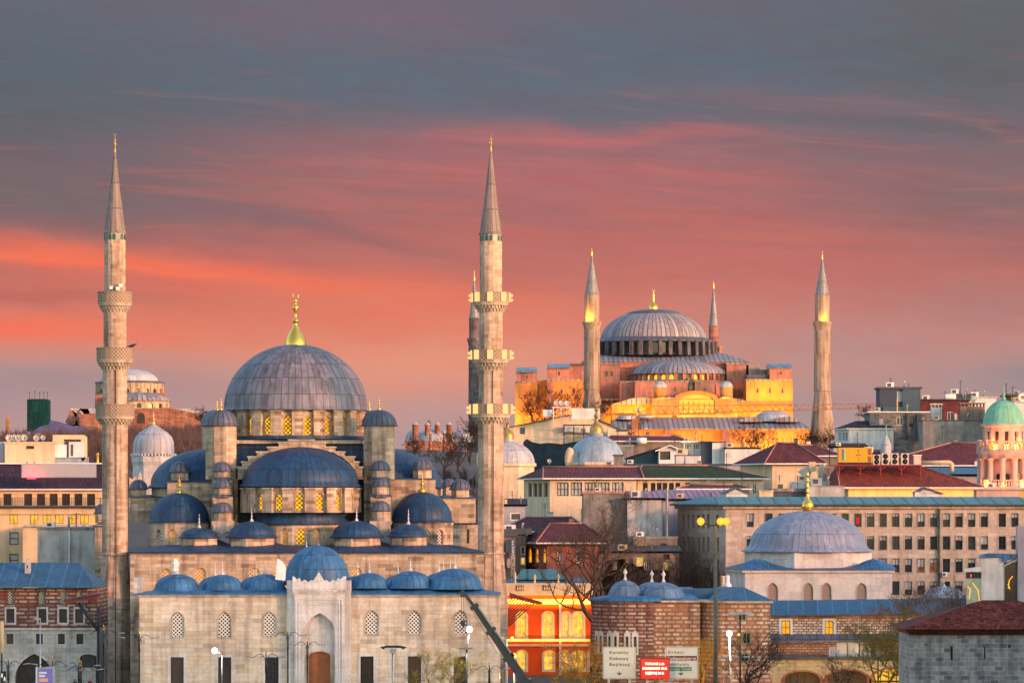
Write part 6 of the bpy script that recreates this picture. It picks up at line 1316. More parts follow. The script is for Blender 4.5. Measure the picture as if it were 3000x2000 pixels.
c_ = thing('chimney', 'squat grey chimney in front of the right foot of the blue-grey dome', 'chimney', (wx(1421, 742), 742, wz(1078, 742)), 'chimney blocks on the roofs'); MB().dbox(1410, 1432, 1046, 1080, 742, 2).build('stack', M['concrete'], c_); MB().dbox(1408, 1434, 1043, 1046.3, 741.8, 2.4).build('cap', M['slate'], c_)

house('roof_house', 'small white gabled hut with a fan on the teal roof', 'house', 2105, 2163, 1132, 662, 7, 'paper', ('gablex', 'slate', 1118, .3, .35), dl=2096, zb=9)
flood(2090, 1146, YR, 24, 750, colr=(1, .33, .02), back=1.4, up=6, h=.3)
lt_ = thing('roof_lantern', 'slim lead cone turret with green crescent finial behind the air conditioners', 'turret', (wx(2035, 752), 752, wz(1060, 752))); MB().dl(2035, 752, [(12.5, 1060), (12.5, 1030), (11.5, 1020), (7, 1008), (3, 1000), (2, 995)], 14).build('cone', M['lead_pale'], lt_)
f = MB().dl(2035, 752, [(2, 1001), (3.4, 997), (1.8, 992), (1.4, 980), (.8, 977)], 8); crescent(f, 2035, 973.5, 752, 3.4); f.build('finial', M['copper_green'], lt_)
# --- round floodlit tower with verdigris dome at the right edge
YT = 728; rt = thing('round_tower', 'round orange-lit tower with green copper dome and columns at the right edge', 'tower', (wx(2305, YT), YT, 0))
cxT = 2305
MB().dl(cxT, YT, dome_prof(47, 972, 918, 14, lip=3, flare=0), 40).build('dome', M['copper_green'], rt)
MB().dl(cxT, YT, [(5, 920), (6, 914), (3, 910), (4.5, 906), (1.4, 900), (1, 888), (.2, 885)], 10).build('finial', M['copper_green'], rt)
ring_wall(rt, cxT, YT, 46, 12, -90 + 3, 979, 1036, {-1: (11, 990, 1020, 'rect', 'glass_brown')}, mat='rose_stone', depth=.6, name='upper_drum')
MB().dl(cxT, YT, [(47, 982), (52, 979), (53, 975), (50, 973), (40, 972)], 48).build('cornice', M['rose_stone'], rt)
MB().dl(cxT, YT, [(40, 1032), (60, 1032), (62, 1036), (62, 1040), (58, 1044), (58, 1052), (46, 1054)], 48).build('entablature', M['rose_stone'], rt)
bl = MB()
for k in range(60):
    a = 2 * pi * k / 60
    if sin(a) > .3: continue
    m_ = K * YT; bl.lathe(wx(cxT, YT) + 58 * m_ * cos(a), YT + 58 * m_ * sin(a), [(.12, wz(1032, YT)), (.19, wz(1027, YT)), (.1, wz(1022, YT)), (.14, wz(1015, YT))], 6)
for k in range(12):
    a = 2 * pi * (k + .5) / 12
    if sin(a) > .3: continue
    X_, Y_ = wx(cxT, YT) + 58 * K * YT * cos(a), YT + 58 * K * YT * sin(a); bl.lathe(X_, Y_, [(.45, wz(1033, YT)), (.45, wz(1010, YT)), (.02, wz(1009.5, YT))], 4, pi / 4, pi / 4 + 2 * pi, False)
bl.dl(cxT, YT, [(57, 1016), (60, 1016), (60, 1012.5), (57, 1012.5), (57, 1016)], 48); bl.build('balustrade', M['rose_stone'], rt)
ring_wall(rt, cxT, YT, 42, 12, -90 + 6, 1052, 1124, {-1: (13, 1086, 1113, 'round', 'glass')}, mat='rose_stone', depth=.4, name='lower_drum')
for k in range(12):
    a = radians(-90 + 21 + 30 * k)
    if sin(a) > .35: continue
    X_, Y_ = wx(cxT, YT) + 54 * K * YT * cos(a), YT + 54 * K * YT * sin(a)
    MB().lathe(X_, Y_, [(.62, wz(1116, YT)), (.62, wz(1113, YT)), (.5, wz(1111, YT)), (.43, wz(1060, YT)), (.5, wz(1058, YT)), (.66, wz(1054, YT)), (.66, wz(1052, YT))], 12).build('column', M['rose_stone'], rt)
MB().dl(cxT, YT, [(62, 1190), (62, 1126), (66, 1124), (66, 1119), (60, 1116), (40, 1115)], 32).build('base', M['rose_stone'], rt)
b2 = MB()
for k in range(60):
    a = 2 * pi * k / 60
    if sin(a) > .3: continue
    b2.lathe(wx(cxT, YT) + 57 * K * YT * cos(a), YT + 57 * K * YT * sin(a), [(.12, wz(1116, YT)), (.18, wz(1111, YT)), (.1, wz(1106, YT)), (.13, wz(1102, YT))], 5)
b2.dl(cxT, YT, [(56, 1103), (59, 1103), (59, 1101), (56, 1101), (56, 1103)], 40); b2.build('balustrade', M['rose_stone'], rt)
for cx_ in (2276, 2300, 2323, 2342):
    MB().dbox(cx_ - 4, cx_ + 4, 1018, 1031, YT - 48 * K * YT - .5, .3).build('uplight', M['uplight'], rt)
MB().dbox(2295, 2321, 1117, 1122, YT - 66 * K * YT - .6, .5).build('strip_lamp', M['uplight'], rt)
for cx_, dyv, p_ in ((2278, 1030, 260), (2305, 1030, 160), (2330, 1030, 260), (2270, 1114, 260), (2298, 1114, 120), (2335, 1114, 160)):
    l = bpy.data.lights.new('uplight_lamp', 'POINT'); l.energy = p_ * 2.2; l.color = (1, .26, .03); l.shadow_soft_size = .3; o = bpy.data.objects.new('uplight_lamp', l); COL.objects.link(o)
    a = atan2(-sqrt(max(0, 50 ** 2 - (cx_ - cxT) ** 2)), cx_ - cxT); rr = 51 * K * YT if dyv < 1100 else 60 * K * YT; o.location = (wx(cxT, YT) + rr * cos(a), YT + rr * sin(a), wz(dyv - 3, YT))
flood(2300, 1117, YT - 4.9, 8, 600, colr=(1, .17, .015), back=1.6, up=7, h=.4); flood(2300, 1030, YT - 4.6, 6, 320, colr=(1, .17, .015), back=1.0, up=5, h=.4)
annex = house('house', 'pink stone wing with glowing arched windows below the round tower', 'house', 2243, 2400, 1124, 722, 8, 'rose_stone', ('flat', 'rose_stone', .4, .5), row('F', (2285 - 5, 2307 - 5), 8, 1140, 1164, 'lit_amber', 'round') + row('F', (2347,), 7, 1128, 1150, 'lit_amber'), zb=3)

# --- long stone office building with teal roof
YO = 640
OW = [1723, 1766] + [1796 + 29.05 * k for k in range(17)] + [2302, 2331]
of, ow, _ = house('office_building', 'long four-storey stone office building with teal metal roof', 'office building', 1667, 2420, 1160, YO, 20, 'office_stone', ('hip', 'tealroof', 1140, 1.2, .03, .1),
    row('F', OW[13:15], 16.5, 1282, 1313, 'pane_reflection', frame='iron', mull=(2, 1), fw=.07, surround=('trim', .16), blind=True) + sum([row('F', OW if i != 2 else OW[:13] + OW[15:], 16.5, a, b, 'glass', frame='iron', mull=(2, 1), fw=.07, surround=('trim', .16), blind=True) for i, (a, b) in enumerate(((1178.5, 1209), (1230.5, 1261), (1282, 1313)))], []) +
    row('F', [x for x in OW if x > 2040], 16.5, 1334, 1365, 'glass', frame='iron', mull=(2, 1), fw=.07, surround=('trim', .16), blind=True) +
    sum([row('L', (1569, 1581, 1592.5, 1604, 1615.5, 1627, 1648), 5.5, a, b, 'glass', surround=('trim', .12)) for a, b in ((1181, 1212), (1233, 1266), (1284, 1317))], []), dl=1556, cornice=('trim', .45, .5))
MB().tube([pt(2157.5, 1164, YO - .3), pt(2157.5, 1362, YO - .3)], .16, 8).build('drain_pipe', M['oldpipe'], of)
for x in (1723, 1912, 2028):
    pass
def small_ac(cdx, dyc, Y, label):
    root = thing('air_conditioner', label, 'air conditioner', pt(cdx, dyc + 5, Y), None); MB().dbox(cdx - 5.5, cdx + 5.5, dyc - 5, dyc + 5, Y - .75, .7).build('case', M['white'], root)
    f_ = MB(); X_, Y_, Z_ = pt(cdx - 1.5, dyc, Y - .76); f_.lathe(0, 0, [(.02, .03), (.2, .0), (.24, .03)], 14); f_.v = [(x + X_, Y_ - z, y + Z_) for x, y, z in f_.v]; f_.build('fan', M['slate'], root)
small_ac(2170, 1318, YO, 'small white air conditioner on the office front below a third-floor window')
small_ac(1630, 1306, 646, 'small air conditioner on the dim left side of the office')
fl = MB(); X_, Y_, Z_ = pt(1970, 1195, YO + .15); fl.box(X_ - .25, X_ + .25, Y_ - .02, Y_ + .02, Z_ - .45, Z_ + .45); fl.build('flag', M['flagred'], None, label='small red flag hanging inside an upper office window', cat='flag')

# --- white marble tomb with big pale lead dome
YD = 592; tm = thing('mausoleum', 'white marble mausoleum under a broad grey lead dome with gold finial', 'mausoleum', (wx(1860, YD), YD, 0))
MB().dl(1855, YD + 10, [(152, 1266), (152, 1263), (140, 1258)] + dome_prof(134, 1254, 1172, 20)[1:], 72).build('dome', M['lead_tomb'], tm)
MB().dl(1855, YD + 10, [(9, 1174), (13, 1168), (14, 1160), (11, 1152), (5, 1145), (3.4, 1136), (3, 1131), (5, 1128), (3, 1125), (2.6, 1120), (4, 1117), (2.4, 1113), (2.2, 1105), (3.4, 1103), (1.6, 1100), (1.6, 1095), (4, 1091), (3, 1086), (.3, 1081)], 16).build('finial', M['gold'], tm)
MB().dl(1855, YD + 10, [(149, 1330), (149, 1266)], 8, pi / 8 + .12, pi / 8 + .12 + 2 * pi, False).build('drum', M['marble_pale'], tm)
tw = Wall((wx(1711, YD), YD), (wx(2049, YD), YD)); tl = Wall((wx(1668, YD + 16), YD + 16), (wx(1711, YD), YD)); hs = []
for cx_ in (1775, 1856, 1898, 1979):
    u, zt = tw.hit(cx_, 1337); _, zb = tw.hit(cx_, 1382); hs.append(opening(u, 23 * K * YD, zb, zt, 'pointed'))
mb = MB(); zt = wz(1308, YD); tw.face(mb, tw.rect(0, zt), hs, .3); tl.face(mb, tl.rect(0, zt)); mb.face([(tw.B.x, YD, 0), (tw.B.x, YD + 20, 0), (tw.B.x, YD + 20, zt), (tw.B.x, YD, zt)]); mb.build('wall', M['marble_pale'], tm)
for h in hs: win(tm, tw, h, 'lat_tan', .2, frame='trim', fw=.08, surround=('white_stone', .14))
mb = MB(); e = .35
mb.slab([(wx(1711, YD) - e, YD - e), (wx(2049, YD) + e, YD - e), (wx(2049, YD) + e, YD + 20), (wx(1668, YD + 16) - e, YD + 16)], zt - .35, zt); mb.build('cornice', M['marble_pale'], tm)
rf = MB(); n = 40; q0, q1 = Vector((wx(1711, YD) - .6, YD - .6)), Vector((wx(2049, YD) + .6, YD - .6))
def tz(d): return .35 + 1.15 * (exp(-((d - 1840 + 5) / 26.0) ** 2) * 0 + exp(-((d - 1748) / 38.0) ** 2) + exp(-((d - 2005) / 36.0) ** 2))
for i in range(n):
    d0, d1 = 1711 + 338 * i / n, 1711 + 338 * (i + 1) / n; a, b_ = q0.x + (q1.x - q0.x) * i / n, q0.x + (q1.x - q0.x) * (i + 1) / n
    rf.face([(a, YD - .6, zt + .02), (b_, YD - .6, zt + .02), (b_ * .985 + wx(1855, YD) * .015, YD + 2.5, zt + tz(d1)), (a * .985 + wx(1855, YD) * .015, YD + 2.5, zt + tz(d0))])
p0 = (wx(1668, YD + 16) - .6, YD + 16, zt + .02); rf.face([p0, (q0.x, YD - .6, zt + .02), (q0.x * .985 + wx(1855, YD) * .015, YD + 2.5, zt + tz(1711)), (p0[0] + 3, YD + 16, zt + .8)])
rf.build('roof', M['lead_blue'], tm)
MB().dl(1671, 575, [(7, 1352), (10, 1346), (8, 1340), (5, 1336), (5, 1322), (3, 1320)], 12).build('roof_vent', M['white'], None, label='white bulbous roof vent beside the marble mausoleum', cat='roof vent')
MB().dl(1660, 577, [(5, 1348), (5, 1324), (6, 1322), (.4, 1321)], 10).build('roof_vent', M['cream'], None, label='cream pipe vent left of the bulbous roof vent', cat='roof vent')
dm = thing('domed_hall', 'low blue-grey dome behind twigs right of the marble mausoleum', 'domed building', (wx(2168, 600), 600, 0), 'grey domes among the houses')
MB().dl(2168, 600, dome_prof(52, 1378, 1345, 10, lip=2), 30).build('dome', M['lead_town'], dm); MB().dl(2168, 600, [(54, 1440), (54, 1378)], 12).build('wall', M['rubble'], dm); MB().dl(2168, 600, finial_prof(1346, 1322, 4), 8).build('finial', M['white_stone'], dm)

# --- long low brick and rubble range with lit windows, arcade below
YG2 = 548; lr = thing('market_range', 'long rubble and brick range with blue roof, three lit windows and arches below', 'market hall', (wx(1970, YG2), YG2, 0))
gw = Wall((wx(1764, YG2), YG2), (wx(2225, YG2), YG2)); hs = [(lambda c, w_, t, b: opening(gw.hit(c, t)[0], w_ * K * YG2, gw.hit(c, b)[1], gw.hit(c, t)[1]))(*a) for a in ((1805, 20, 1424, 1456), (1904.5, 20, 1424, 1456), (2101, 20, 1424, 1446))]
z1 = wz(1460, YG2); mb = MB(); gw.face(mb, [(0, z1), (gw.L, z1), (gw.L, wz(1411, YG2)), (0, wz(1411, YG2))], hs, .3); mb.build('upper_wall', M['rubble'], lr)
for h in hs: win(lr, gw, h, 'lit_amber', .3, frame='glass_brown', mull=(2, 2), fw=.09, surround=('white', .3))
MB().dbox(1764, 2225, 1410, 1419, YG2 - .12, .3).build('brick_eave', M['brick_red'], lr)
mb = MB(); mb.face([pt(1762, 1411, YG2 - .6), pt(2228, 1405, YG2 - .6), pt(2222, 1372, YG2 + 6), pt(1768, 1378, YG2 + 6)]); mb.dprism([(1762, 1411), (2228, 1405), (2228, 1408), (1762, 1414)], YG2 - .6, .4); mb.build('roof', M['blueroof'], lr)
mb = MB(); mb.face([pt(1764, 1472, YG2 - 3), pt(2225, 1466, YG2 - 3), pt(2222, 1452, YG2 - .02), pt(1764, 1456, YG2 - .02)]); mb.dprism([(1764, 1472), (2225, 1466), (2225, 1469), (1764, 1475)], YG2 - 3, .3); mb.build('lean_to_roof', M['lead_grey'], lr)
g2 = Wall((wx(1764, YG2 - 2.4), YG2 - 2.4), (wx(2225, YG2 - 2.4), YG2 - 2.4)); oo = []
for c, w_, t, b, st in ((1810, 26, 1486, 1515, 'glass_brown'), (1912, 16, 1484, 1512, 'glass_brown'), (2014, 16, 1488, 1512, 'glass'), (2090, 16, 1490, 1515, 'glass')): oo.append((opening(g2.hit(c, t)[0], w_ * K * (YG2 - 2.4), g2.hit(c, b)[1], g2.hit(c, t)[1]), st))
mb = MB(); g2.face(mb, [(0, wz(1513, YG2 - 2)), (g2.L, wz(1513, YG2 - 2)), (g2.L, wz(1469, YG2 - 2)), (0, wz(1471, YG2 - 2))], [o for o, _ in oo if min(p[1] for p in o) > wz(1512.8, YG2 - 2)], .3)
mb.build('lower_wall', M['rubble_red'], lr)
for c in (1933, 1960, 1988): MB().dbox(c - 12, c + 12, 1474, 1507, YG2 - 2.55, .12).build('shutter_panel', M['paper'], lr)
mb = MB()
for c, w_, t, b in ((1912, 14, 1486, 1512), (1810, 26, 1486, 1512), (2052, 14, 1484, 1512)): mb.dbox(c - w_ / 2, c + w_ / 2, t, b, YG2 - 2.5, .08)
mb.build('opening', M['glass'], lr) if False else None
YA2 = 543; aw_ = Wall((wx(1700, YA2), YA2), (wx(2110, YA2), YA2)); arcs = []
for c, w_, t in ((1735, 60, 1546), (1843, 80, 1541), (1946, 92, 1538), (2052, 92, 1535)): u, zt = aw_.hit(c, t); arcs.append(opening(u, w_ * K * YA2, 1.0, zt, 'seg', 7))
mb = MB(); aw_.face(mb, aw_.rect(0, wz(1514, YA2)), arcs, 1.2); mb.build('arcade_wall', M['limewash'], lr)
MB().dbox(1700, 2112, 1508, 1514.5, YA2 - .3, 3).build('parapet', M['slate'], lr)
for i, h in enumerate(arcs):
    mb = MB(); aw_.flat(mb, h, 1.15); o = mb.build('shop_front', M['lit' if i == 3 else 'glass_brown'], lr)
    mb = MB(); us = [p[0] for p in h]; zt = max(p[1] for p in h)
    for k in range(1, 5): u = min(us) + (max(us) - min(us)) * k / 5; aw_.bar(mb, u - .06, u + .06, zt - 2.6, zt - .25, 1.0, 1.12)
    aw_.bar(mb, min(us), max(us), zt - 1.75, zt - 1.5, .95, 1.14); mb.build('frame', M['glass_brown'], o)
    mb = MB(); aw_.ring(mb, h, .5, -.05, .02); mb.build('arch', M['brick_red'], lr)

# --- brick pavilion with three lead domes
M['lead_pav'] = m_lead('lead_pavilion_dome', (0.105, 0.175, 0.285), .9, 2.2, .3, .5, .4, sw=.07)
YQ = 522; bp_ = thing('brick_pavilion', 'brick and stone banded pavilion with three small lead domes and a rounded end', 'pavilion', (wx(1560, YQ), YQ, 0))
zt = wz(1382, YQ); mq = K * YQ
cx0 = wx(1477, YQ + 4)
ap = MB(); ap.lathe(cx0, YQ + 5.5, [(6.3, 0), (6.3, zt)], 24, pi * .85, pi * 1.56, True); ap.build('rounded_wall', M['banded_old'], bp_)
mb = MB(); mb.dbox(1474, 1608, 1384, 1640, YQ, 12); mb.build('wall', M['banded'], bp_)
mb = MB(); mb.dbox(1473, 1491, 1384.2, 1640, YQ - .14, .4); mb.build('corner_pier', M['banded'], bp_)
w2 = Wall((wx(1655, YQ - 3), YQ - 3), (wx(1769, YQ - 3), YQ - 3)); w1 = Wall((wx(1606, YQ + 2), YQ + 2), (wx(1655, YQ - 3), YQ - 3)); oo = []
for c, w_, t, b in ((1703.5, 21, 1482 - 3, 1512 - 2), (1704, 18, 1410, 1422)): 
    u, z_ = w2.hit(c - 0, t); oo.append(opening(u, w_ * mq, w2.hit(c, b)[1], z_))
oo = [opening(w2.hit(1704.5, 1410)[0], 18 * mq, w2.hit(0, 1423)[1], w2.hit(0, 1409)[1]), opening(w2.hit(1777 - 62, 1453)[0], 17 * mq, w2.hit(0, 1477)[1], w2.hit(0, 1452)[1]), opening(w2.hit(1711, 1500)[0], 18 * mq, w2.hit(0, 1518)[1], w2.hit(0, 1500)[1])]
mb = MB(); w2.face(mb, w2.rect(0, zt), oo, .3); w1.face(mb, w1.rect(0, zt)); mb.face([(w2.B.x, YQ - 3, 0), (w2.B.x, YQ + 12, 0), (w2.B.x, YQ + 12, zt), (w2.B.x, YQ - 3, zt)]); mb.build('wing_wall', M['banded'], bp_)
for h in oo: win(bp_, w2, h, 'glass', .3, frame='olive_frame', mull=(2, 1), fw=.08, surround=('olive_frame', .16))
MB().slab([(wx(1473, YQ) - .2, YQ - .45), (wx(1607, YQ), YQ - .45), (wx(1654, YQ) , YQ - 3.5), (wx(1772, YQ), YQ - 3.5), (wx(1772, YQ), YQ + 12), (wx(1473, YQ), YQ + 12)], zt, zt + .25).build('cornice', M['trim'], bp_)
MB().lathe(cx0, YQ + 5.5, [(6.35, zt), (6.75, zt + .1), (6.75, zt + .35), (4.5, zt + .75)], 28, pi * .8, pi * 1.6).build('apse_roof', M['lead_blue'], bp_)
mb = MB(); z2 = zt + .25; mb.face([(wx(1473, YQ) - .3, YQ - .6, z2), (wx(1607, YQ), YQ - .6, z2), (wx(1600, YQ), YQ + 5, z2 + .5), (wx(1480, YQ), YQ + 5, z2 + .5)]); mb.face([(wx(1480, YQ), YQ + 5, z2 + .5), (wx(1600, YQ), YQ + 5, z2 + .5), (wx(1600, YQ), YQ + 12, z2 + 1.4), (wx(1480, YQ), YQ + 12, z2 + 1.4)]); mb.build('roof', M['lead_blue'], bp_)
mb = MB(); e = [(wx(1630, YQ), YQ - 1, z2), (wx(1654, YQ), YQ - 3.7, z2), (wx(1775, YQ), YQ - 3.7, z2), (wx(1775, YQ), YQ + 12, z2), (wx(1630, YQ), YQ + 12, z2)]; apx = (wx(1710, YQ), YQ + 3, wz(1348, YQ)); bk_ = (wx(1660, YQ), YQ + 11, wz(1350, YQ))
mb.face([e[0], e[1], apx, bk_]); mb.face([e[1], e[2], apx]); mb.face([e[2], e[3], apx]); mb.face([e[3], e[4], bk_, apx]); mb.face([e[4], e[0], bk_]); mb.build('hip_roof', M['blueroof'], bp_)
MB().dprism([(1560, 1378), (1575, 1352), (1700, 1352), (1705, 1380)], YQ + 7, 5).build('rear_roof', M['blueroof'], bp_)
for cx_, Y_, r_, db, dt, ft in ((1436, YQ + 5, 41, 1376, 1331, 1304), (1497, YQ + 9, 46, 1378, 1335, 1308), (1524, YQ + 4.2, 52, 1382, 1336, 1308)):
    MB().dl(cx_, Y_, dome_prof(r_, db, dt, 12, lip=1.5), 36).build('dome', M['lead_pav'], bp_); MB().dl(cx_, Y_, [(3.5, dt + 2), (4.4, dt - 2), (2, dt - 8), (2.6, dt - 10), (1.6, dt - 12), (5.4, dt - 18), (1.5, dt - 24), (.3, ft)], 8).build('finial', M['white_stone'], bp_)
for a_ in (206, 215, 229, 237, 251, 260):   # paired slits in the rounded end
    a = radians(a_); X_, Y_ = cx0 + 6.32 * cos(a), YQ + 5.5 + 6.32 * sin(a); h_ = .42
    w_ = Wall((X_ + sin(a) * h_, Y_ - cos(a) * h_), (X_ - sin(a) * h_, Y_ + cos(a) * h_)); o = MB(); w_.flat(o, opening(h_, .36, wz(1498, YQ), wz(1458, YQ), 'rect'), -.10); o = o.build('window', M['glass'], bp_)
    f_ = MB(); w_.ring(f_, opening(h_, .38, wz(1498, YQ), wz(1450, YQ), 'pointed'), .2, -.13, .1); w_.flat(f_, opening(h_, .5, wz(1460, YQ), wz(1446, YQ), 'pointed'), -.12); f_.build('window_surround', M['white_stone'], o)
mb = MB(); mb.dbox(1640, 1772, 1506, 1508.5, YQ - 4.2, .25); mb.dbox(1662, 1663.5, 1508, 1600, YQ - 4.2, .2); mb.dbox(1742, 1743.5, 1508, 1600, YQ - 4.2, .2); mb.build('awning_rail', M['galv'], bp_)

# --- vermilion building lit at night
YZ = 600; ob = thing('vermilion_building', 'vermilion building with glowing arched windows and a lit cornice', 'building', (wx(1265, YZ), YZ, 0))
zw = Wall((wx(1155, YZ), YZ), (wx(1366, YZ), YZ)); oo = []
def zo(c, w_, t, b): u, zt_ = zw.hit(c, t); return opening(u, w_ * K * YZ, zw.hit(c, b)[1], zt_, 'round')
oo = [zo(c, w_, 1403, 1461) for c, w_ in ((1198, 20), (1258.5, 20), (1300, 13), (1328, 23))] + [zo(c, w_, 1492, 1537) for c, w_ in ((1198, 20), (1260, 21), (1299, 13), (1329, 26), (1359, 11))]
zt = wz(1365, YZ); mb = MB(); zw.face(mb, zw.rect(0, zt), oo, .35); mb.face([(zw.B.x, YZ, 0), (zw.B.x, YZ + 15, 0), (zw.B.x, YZ + 15, zt), (zw.B.x, YZ, zt)]); mb.build('wall', M['orange_wall'], ob)
for h in oo: win(ob, zw, h, 'lit_gold2', .3, frame='white', mull=(2, 3), fw=.1, surround=('cream', .3))
mb = MB(); mb.dbox(1150, 1370, 1360, 1366, YZ - .9, 1.2); mb.dbox(1152, 1368, 1374, 1386, YZ - .12, .2); mb.dbox(1150, 1370, 1466, 1472, YZ - .5, .5); mb.dbox(1150, 1370, 1478, 1483, YZ - .3, .3); mb.dbox(1284, 1289, 1386, 1640, YZ - .25, .25); mb.dbox(1364, 1370, 1386, 1640, YZ - .25, .25); mb.build('cornice', M['cream'], ob)
mb = MB(); mb.dbox(1155, 1368, 1386, 1412, YZ - .05, .04); mb.build('frieze', M['rose_stone'], ob) if False else None
mb = MB(); mb.dbox(1152, 1368, 1338, 1360, YZ + .2, .5); mb.build('parapet', M['cream'], ob)
for c in (1194, 1256, 1330): MB().dbox(c - 9, c + 9, 1342, 1355, YZ + .12, .06).build('parapet_opening', M['slate'], ob)
mb = MB()
for c in (1194, 1256, 1330):
    for k in range(4): mb.lathe(wx(c - 6 + 4 * k, YZ), YZ + .05, [(.05, wz(1355, YZ)), (.12, wz(1350, YZ)), (.05, wz(1346, YZ)), (.08, wz(1342, YZ))], 6)
mb.build('balusters', M['cream'], ob)
MB().dhip(1164, 1350, 1336, 1326, YZ + 2, 12, 10, 10).build('roof', M['blueroof'], ob); MB().dhip(1186, 1300, 1327, 1306, YZ + 4, 8, 14, 26).build('skylight_roof', M['tealroof'], ob)
for c, t_ in ((1183, 1312), (1228, 1318), (1282, 1316)): MB().dl(c, YZ + .4, [(2.5, 1340), (3, 1334), (1.6, 1330), (4, 1324), (1, t_)], 8).build('urn', M['cream'], ob)
for c, p_ in ((1262, 420),):
    l = bpy.data.lights.new('cornice_light', 'AREA'); l.shape = 'RECTANGLE'; l.size = 12; l.size_y = .3; l.energy = p_; l.color = (1, .55, .05); o = bpy.data.objects.new('cornice_light', l); COL.objects.link(o); o.location = (wx(c, YZ), YZ - 1.0, wz(1390, YZ)); o.rotation_euler = (Vector((0, .55, 1))).to_track_quat('-Z', 'Y').to_euler()
flood(1260, 1478, YZ, 12, 420, colr=(1, .50, .05), back=1.2, up=5, h=.3); flood(1260, 1560, YZ, 12, 640, colr=(1, .50, .05), back=1.6, up=4, h=.3)
ca = thing('canopy', 'red pitched canopy on dark raking struts beside the lamp-lit minaret', 'canopy', (wx(1195, 560), 560, 0))
MB().dprism([(1170, 1362), (1246, 1383), (1246, 1386), (1232, 1386), (1170, 1371)], 560, 6).build('roof', M['redroof'], ca)
mb = MB()
for i in range(9): mb.tube([pt(1177 + i * 6.2, 1372 + i * 1.5, 560.2 + i * .05), pt(1150, 1405 + i * 6, 560.4)], .07, 4)
mb.build('struts', M['iron'], ca); MB().dbox(1146, 1152, 1364, 1700, 560.3, .5).build('post', M['iron'], ca)
# ------------------------------------------------------------------ right foreground: stone tower and glass lift kiosk
YW = 430; st = thing('stone_tower', 'grey block stone tower with rusty red tiled hip roof in the right foreground', 'tower', (wx(2230, YW), YW, 0))
M['rusttile'] = m_tile('rusty_clay_tiles', (0.20, 0.036, 0.020), .34, .5, .85, .55)
M['corbel_brick'] = m_stone('dark_corbel_brick', [(0.11, 0.032, 0.026), (0.18, 0.055, 0.04), (0.23, 0.085, 0.06)], .22, .10, .02, (.06, .03, .026), .3)
sw_ = Wall((wx(2089, YW), YW), (wx(2460, YW), YW)); hs = []
for c, w_, t, b in ((2186, 5, 1483, 1515), (2262, 3.2, 1484, 1513), (2318, 5, 1480, 1486), (2127, 4, 1477, 1481)):
    u, zt = sw_.hit(c, t); _, zb = sw_.hit(c, b); hs.append(opening(u, w_ * K * YW, zb, zt, 'rect'))
mb = MB(); zt = wz(1457, YW); sw_.face(mb, sw_.rect(0, zt), hs, .8); mb.face([(sw_.A.x, YW, 0), (sw_.A.x, YW + 12, 0), (sw_.A.x, YW + 12, zt), (sw_.A.x, YW, zt)]); so = mb.build('wall', M['tower_stone'], st)
for h in hs: sw_.flat(MB(), h, .78).build('slit', M['glass'], so)
mb = MB()
for k in range(4): mb.box(wx(2089 - 3.2 * k, YW), wx(2460, YW), YW - .12 * (k + 1), YW + 12, wz(1457 - 3.4 * k, YW), wz(1457 - 3.4 * (k + 1), YW) + (0 if k < 3 else .0))
for i in range(60): mb.dbox(2086 + i * 6, 2088.6 + i * 6, 1450.5, 1453.4, YW - .52, .1)
mb.build('corbelled_eave', M['corbel_brick'], st)
mb = MB(); mb.dhip(2070, 2560, 1443.2, 1377, YW - 1.2, 14.4, 205, 205, .5, 1.4)
mb.build('roof', M['rusttile'], st)
YX = 470; kk = thing('lift_kiosk', 'white framed glass lift kiosk with bluish canopy behind the stone tower', 'kiosk', (wx(2260, YX), YX, 0))
MB().dprism([(2254, 1640), (2254, 1282), (2258, 1277), (2266, 1274), (2300, 1274), (2304, 1279), (2304, 1640)], YX, 1.6).build('pillar', M['paper'], kk)
MB().dprism([(2252, 1281), (2258, 1274), (2270, 1270.5), (2300, 1270), (2340, 1272), (2340, 1279), (2304, 1290), (2302, 1278), (2258, 1279)], YX - .3, 3).build('canopy', M['lead_blue'], kk)
M['kioskglass'] = m_emit('reflection_glow_glass', (0.42, 0.46, 0.30), .55, (.1, .12, .1), var=.5)  # reflected light in the kiosk glass, put in as a glow
MB().dbox(2220, 2253, 1327, 1640, YX + .3, .1).build('pane', M['kioskglass'], kk); MB().dbox(2219, 2254, 1313, 1327, YX + .2, .3).build('header', M['iron'], kk); MB().dprism([(2213, 1306), (2254, 1300), (2254, 1311), (2217, 1313)], YX - .1, 1.2).build('roof', M['paper'], kk)
MB().dbox(2229, 2231, 1318, 1324, YX + .15, .04).build('red_signal', M['redlamp'], kk)
mb = MB()
for i, (a, b) in enumerate((((2222, 1345), (2229, 1352)), ((2229, 1352), (2226, 1375)), ((2234, 1338), (2247, 1355)), ((2247, 1355), (2250, 1382)))): mb.tube([pt(a[0], a[1], YX + .27), pt(b[0], b[1], YX + .27)], .05, 4)
mb.build('glass_reflection', M['lampyellow'], kk)  # yellow reflections in the glass, drawn as glowing strips
MB().dbox(2306, 2338, 1290, 1640, YX + .6, .1).build('pane', M['glass'], kk); MB().dprism([(2304, 1298), (2340, 1279), (2340, 1283), (2306, 1301)], YX - .1, 1.4).build('canopy_edge', M['galv'], kk); MB().dbox(2302, 2307, 1296, 1640, YX + .1, .4).build('post', M['galv'], kk)
mb = MB()
for a, b in (((2315, 1340), (2320, 1352)), ((2326, 1322), (2318, 1332)), ((2318, 1332), (2316, 1350))): mb.tube([pt(a[0], a[1], YX + .55), pt(b[0], b[1], YX + .55)], .045, 4)
mb.build('glass_reflection', M['lampyellow'], kk)  # reflections on the right pane, drawn as glowing strips too
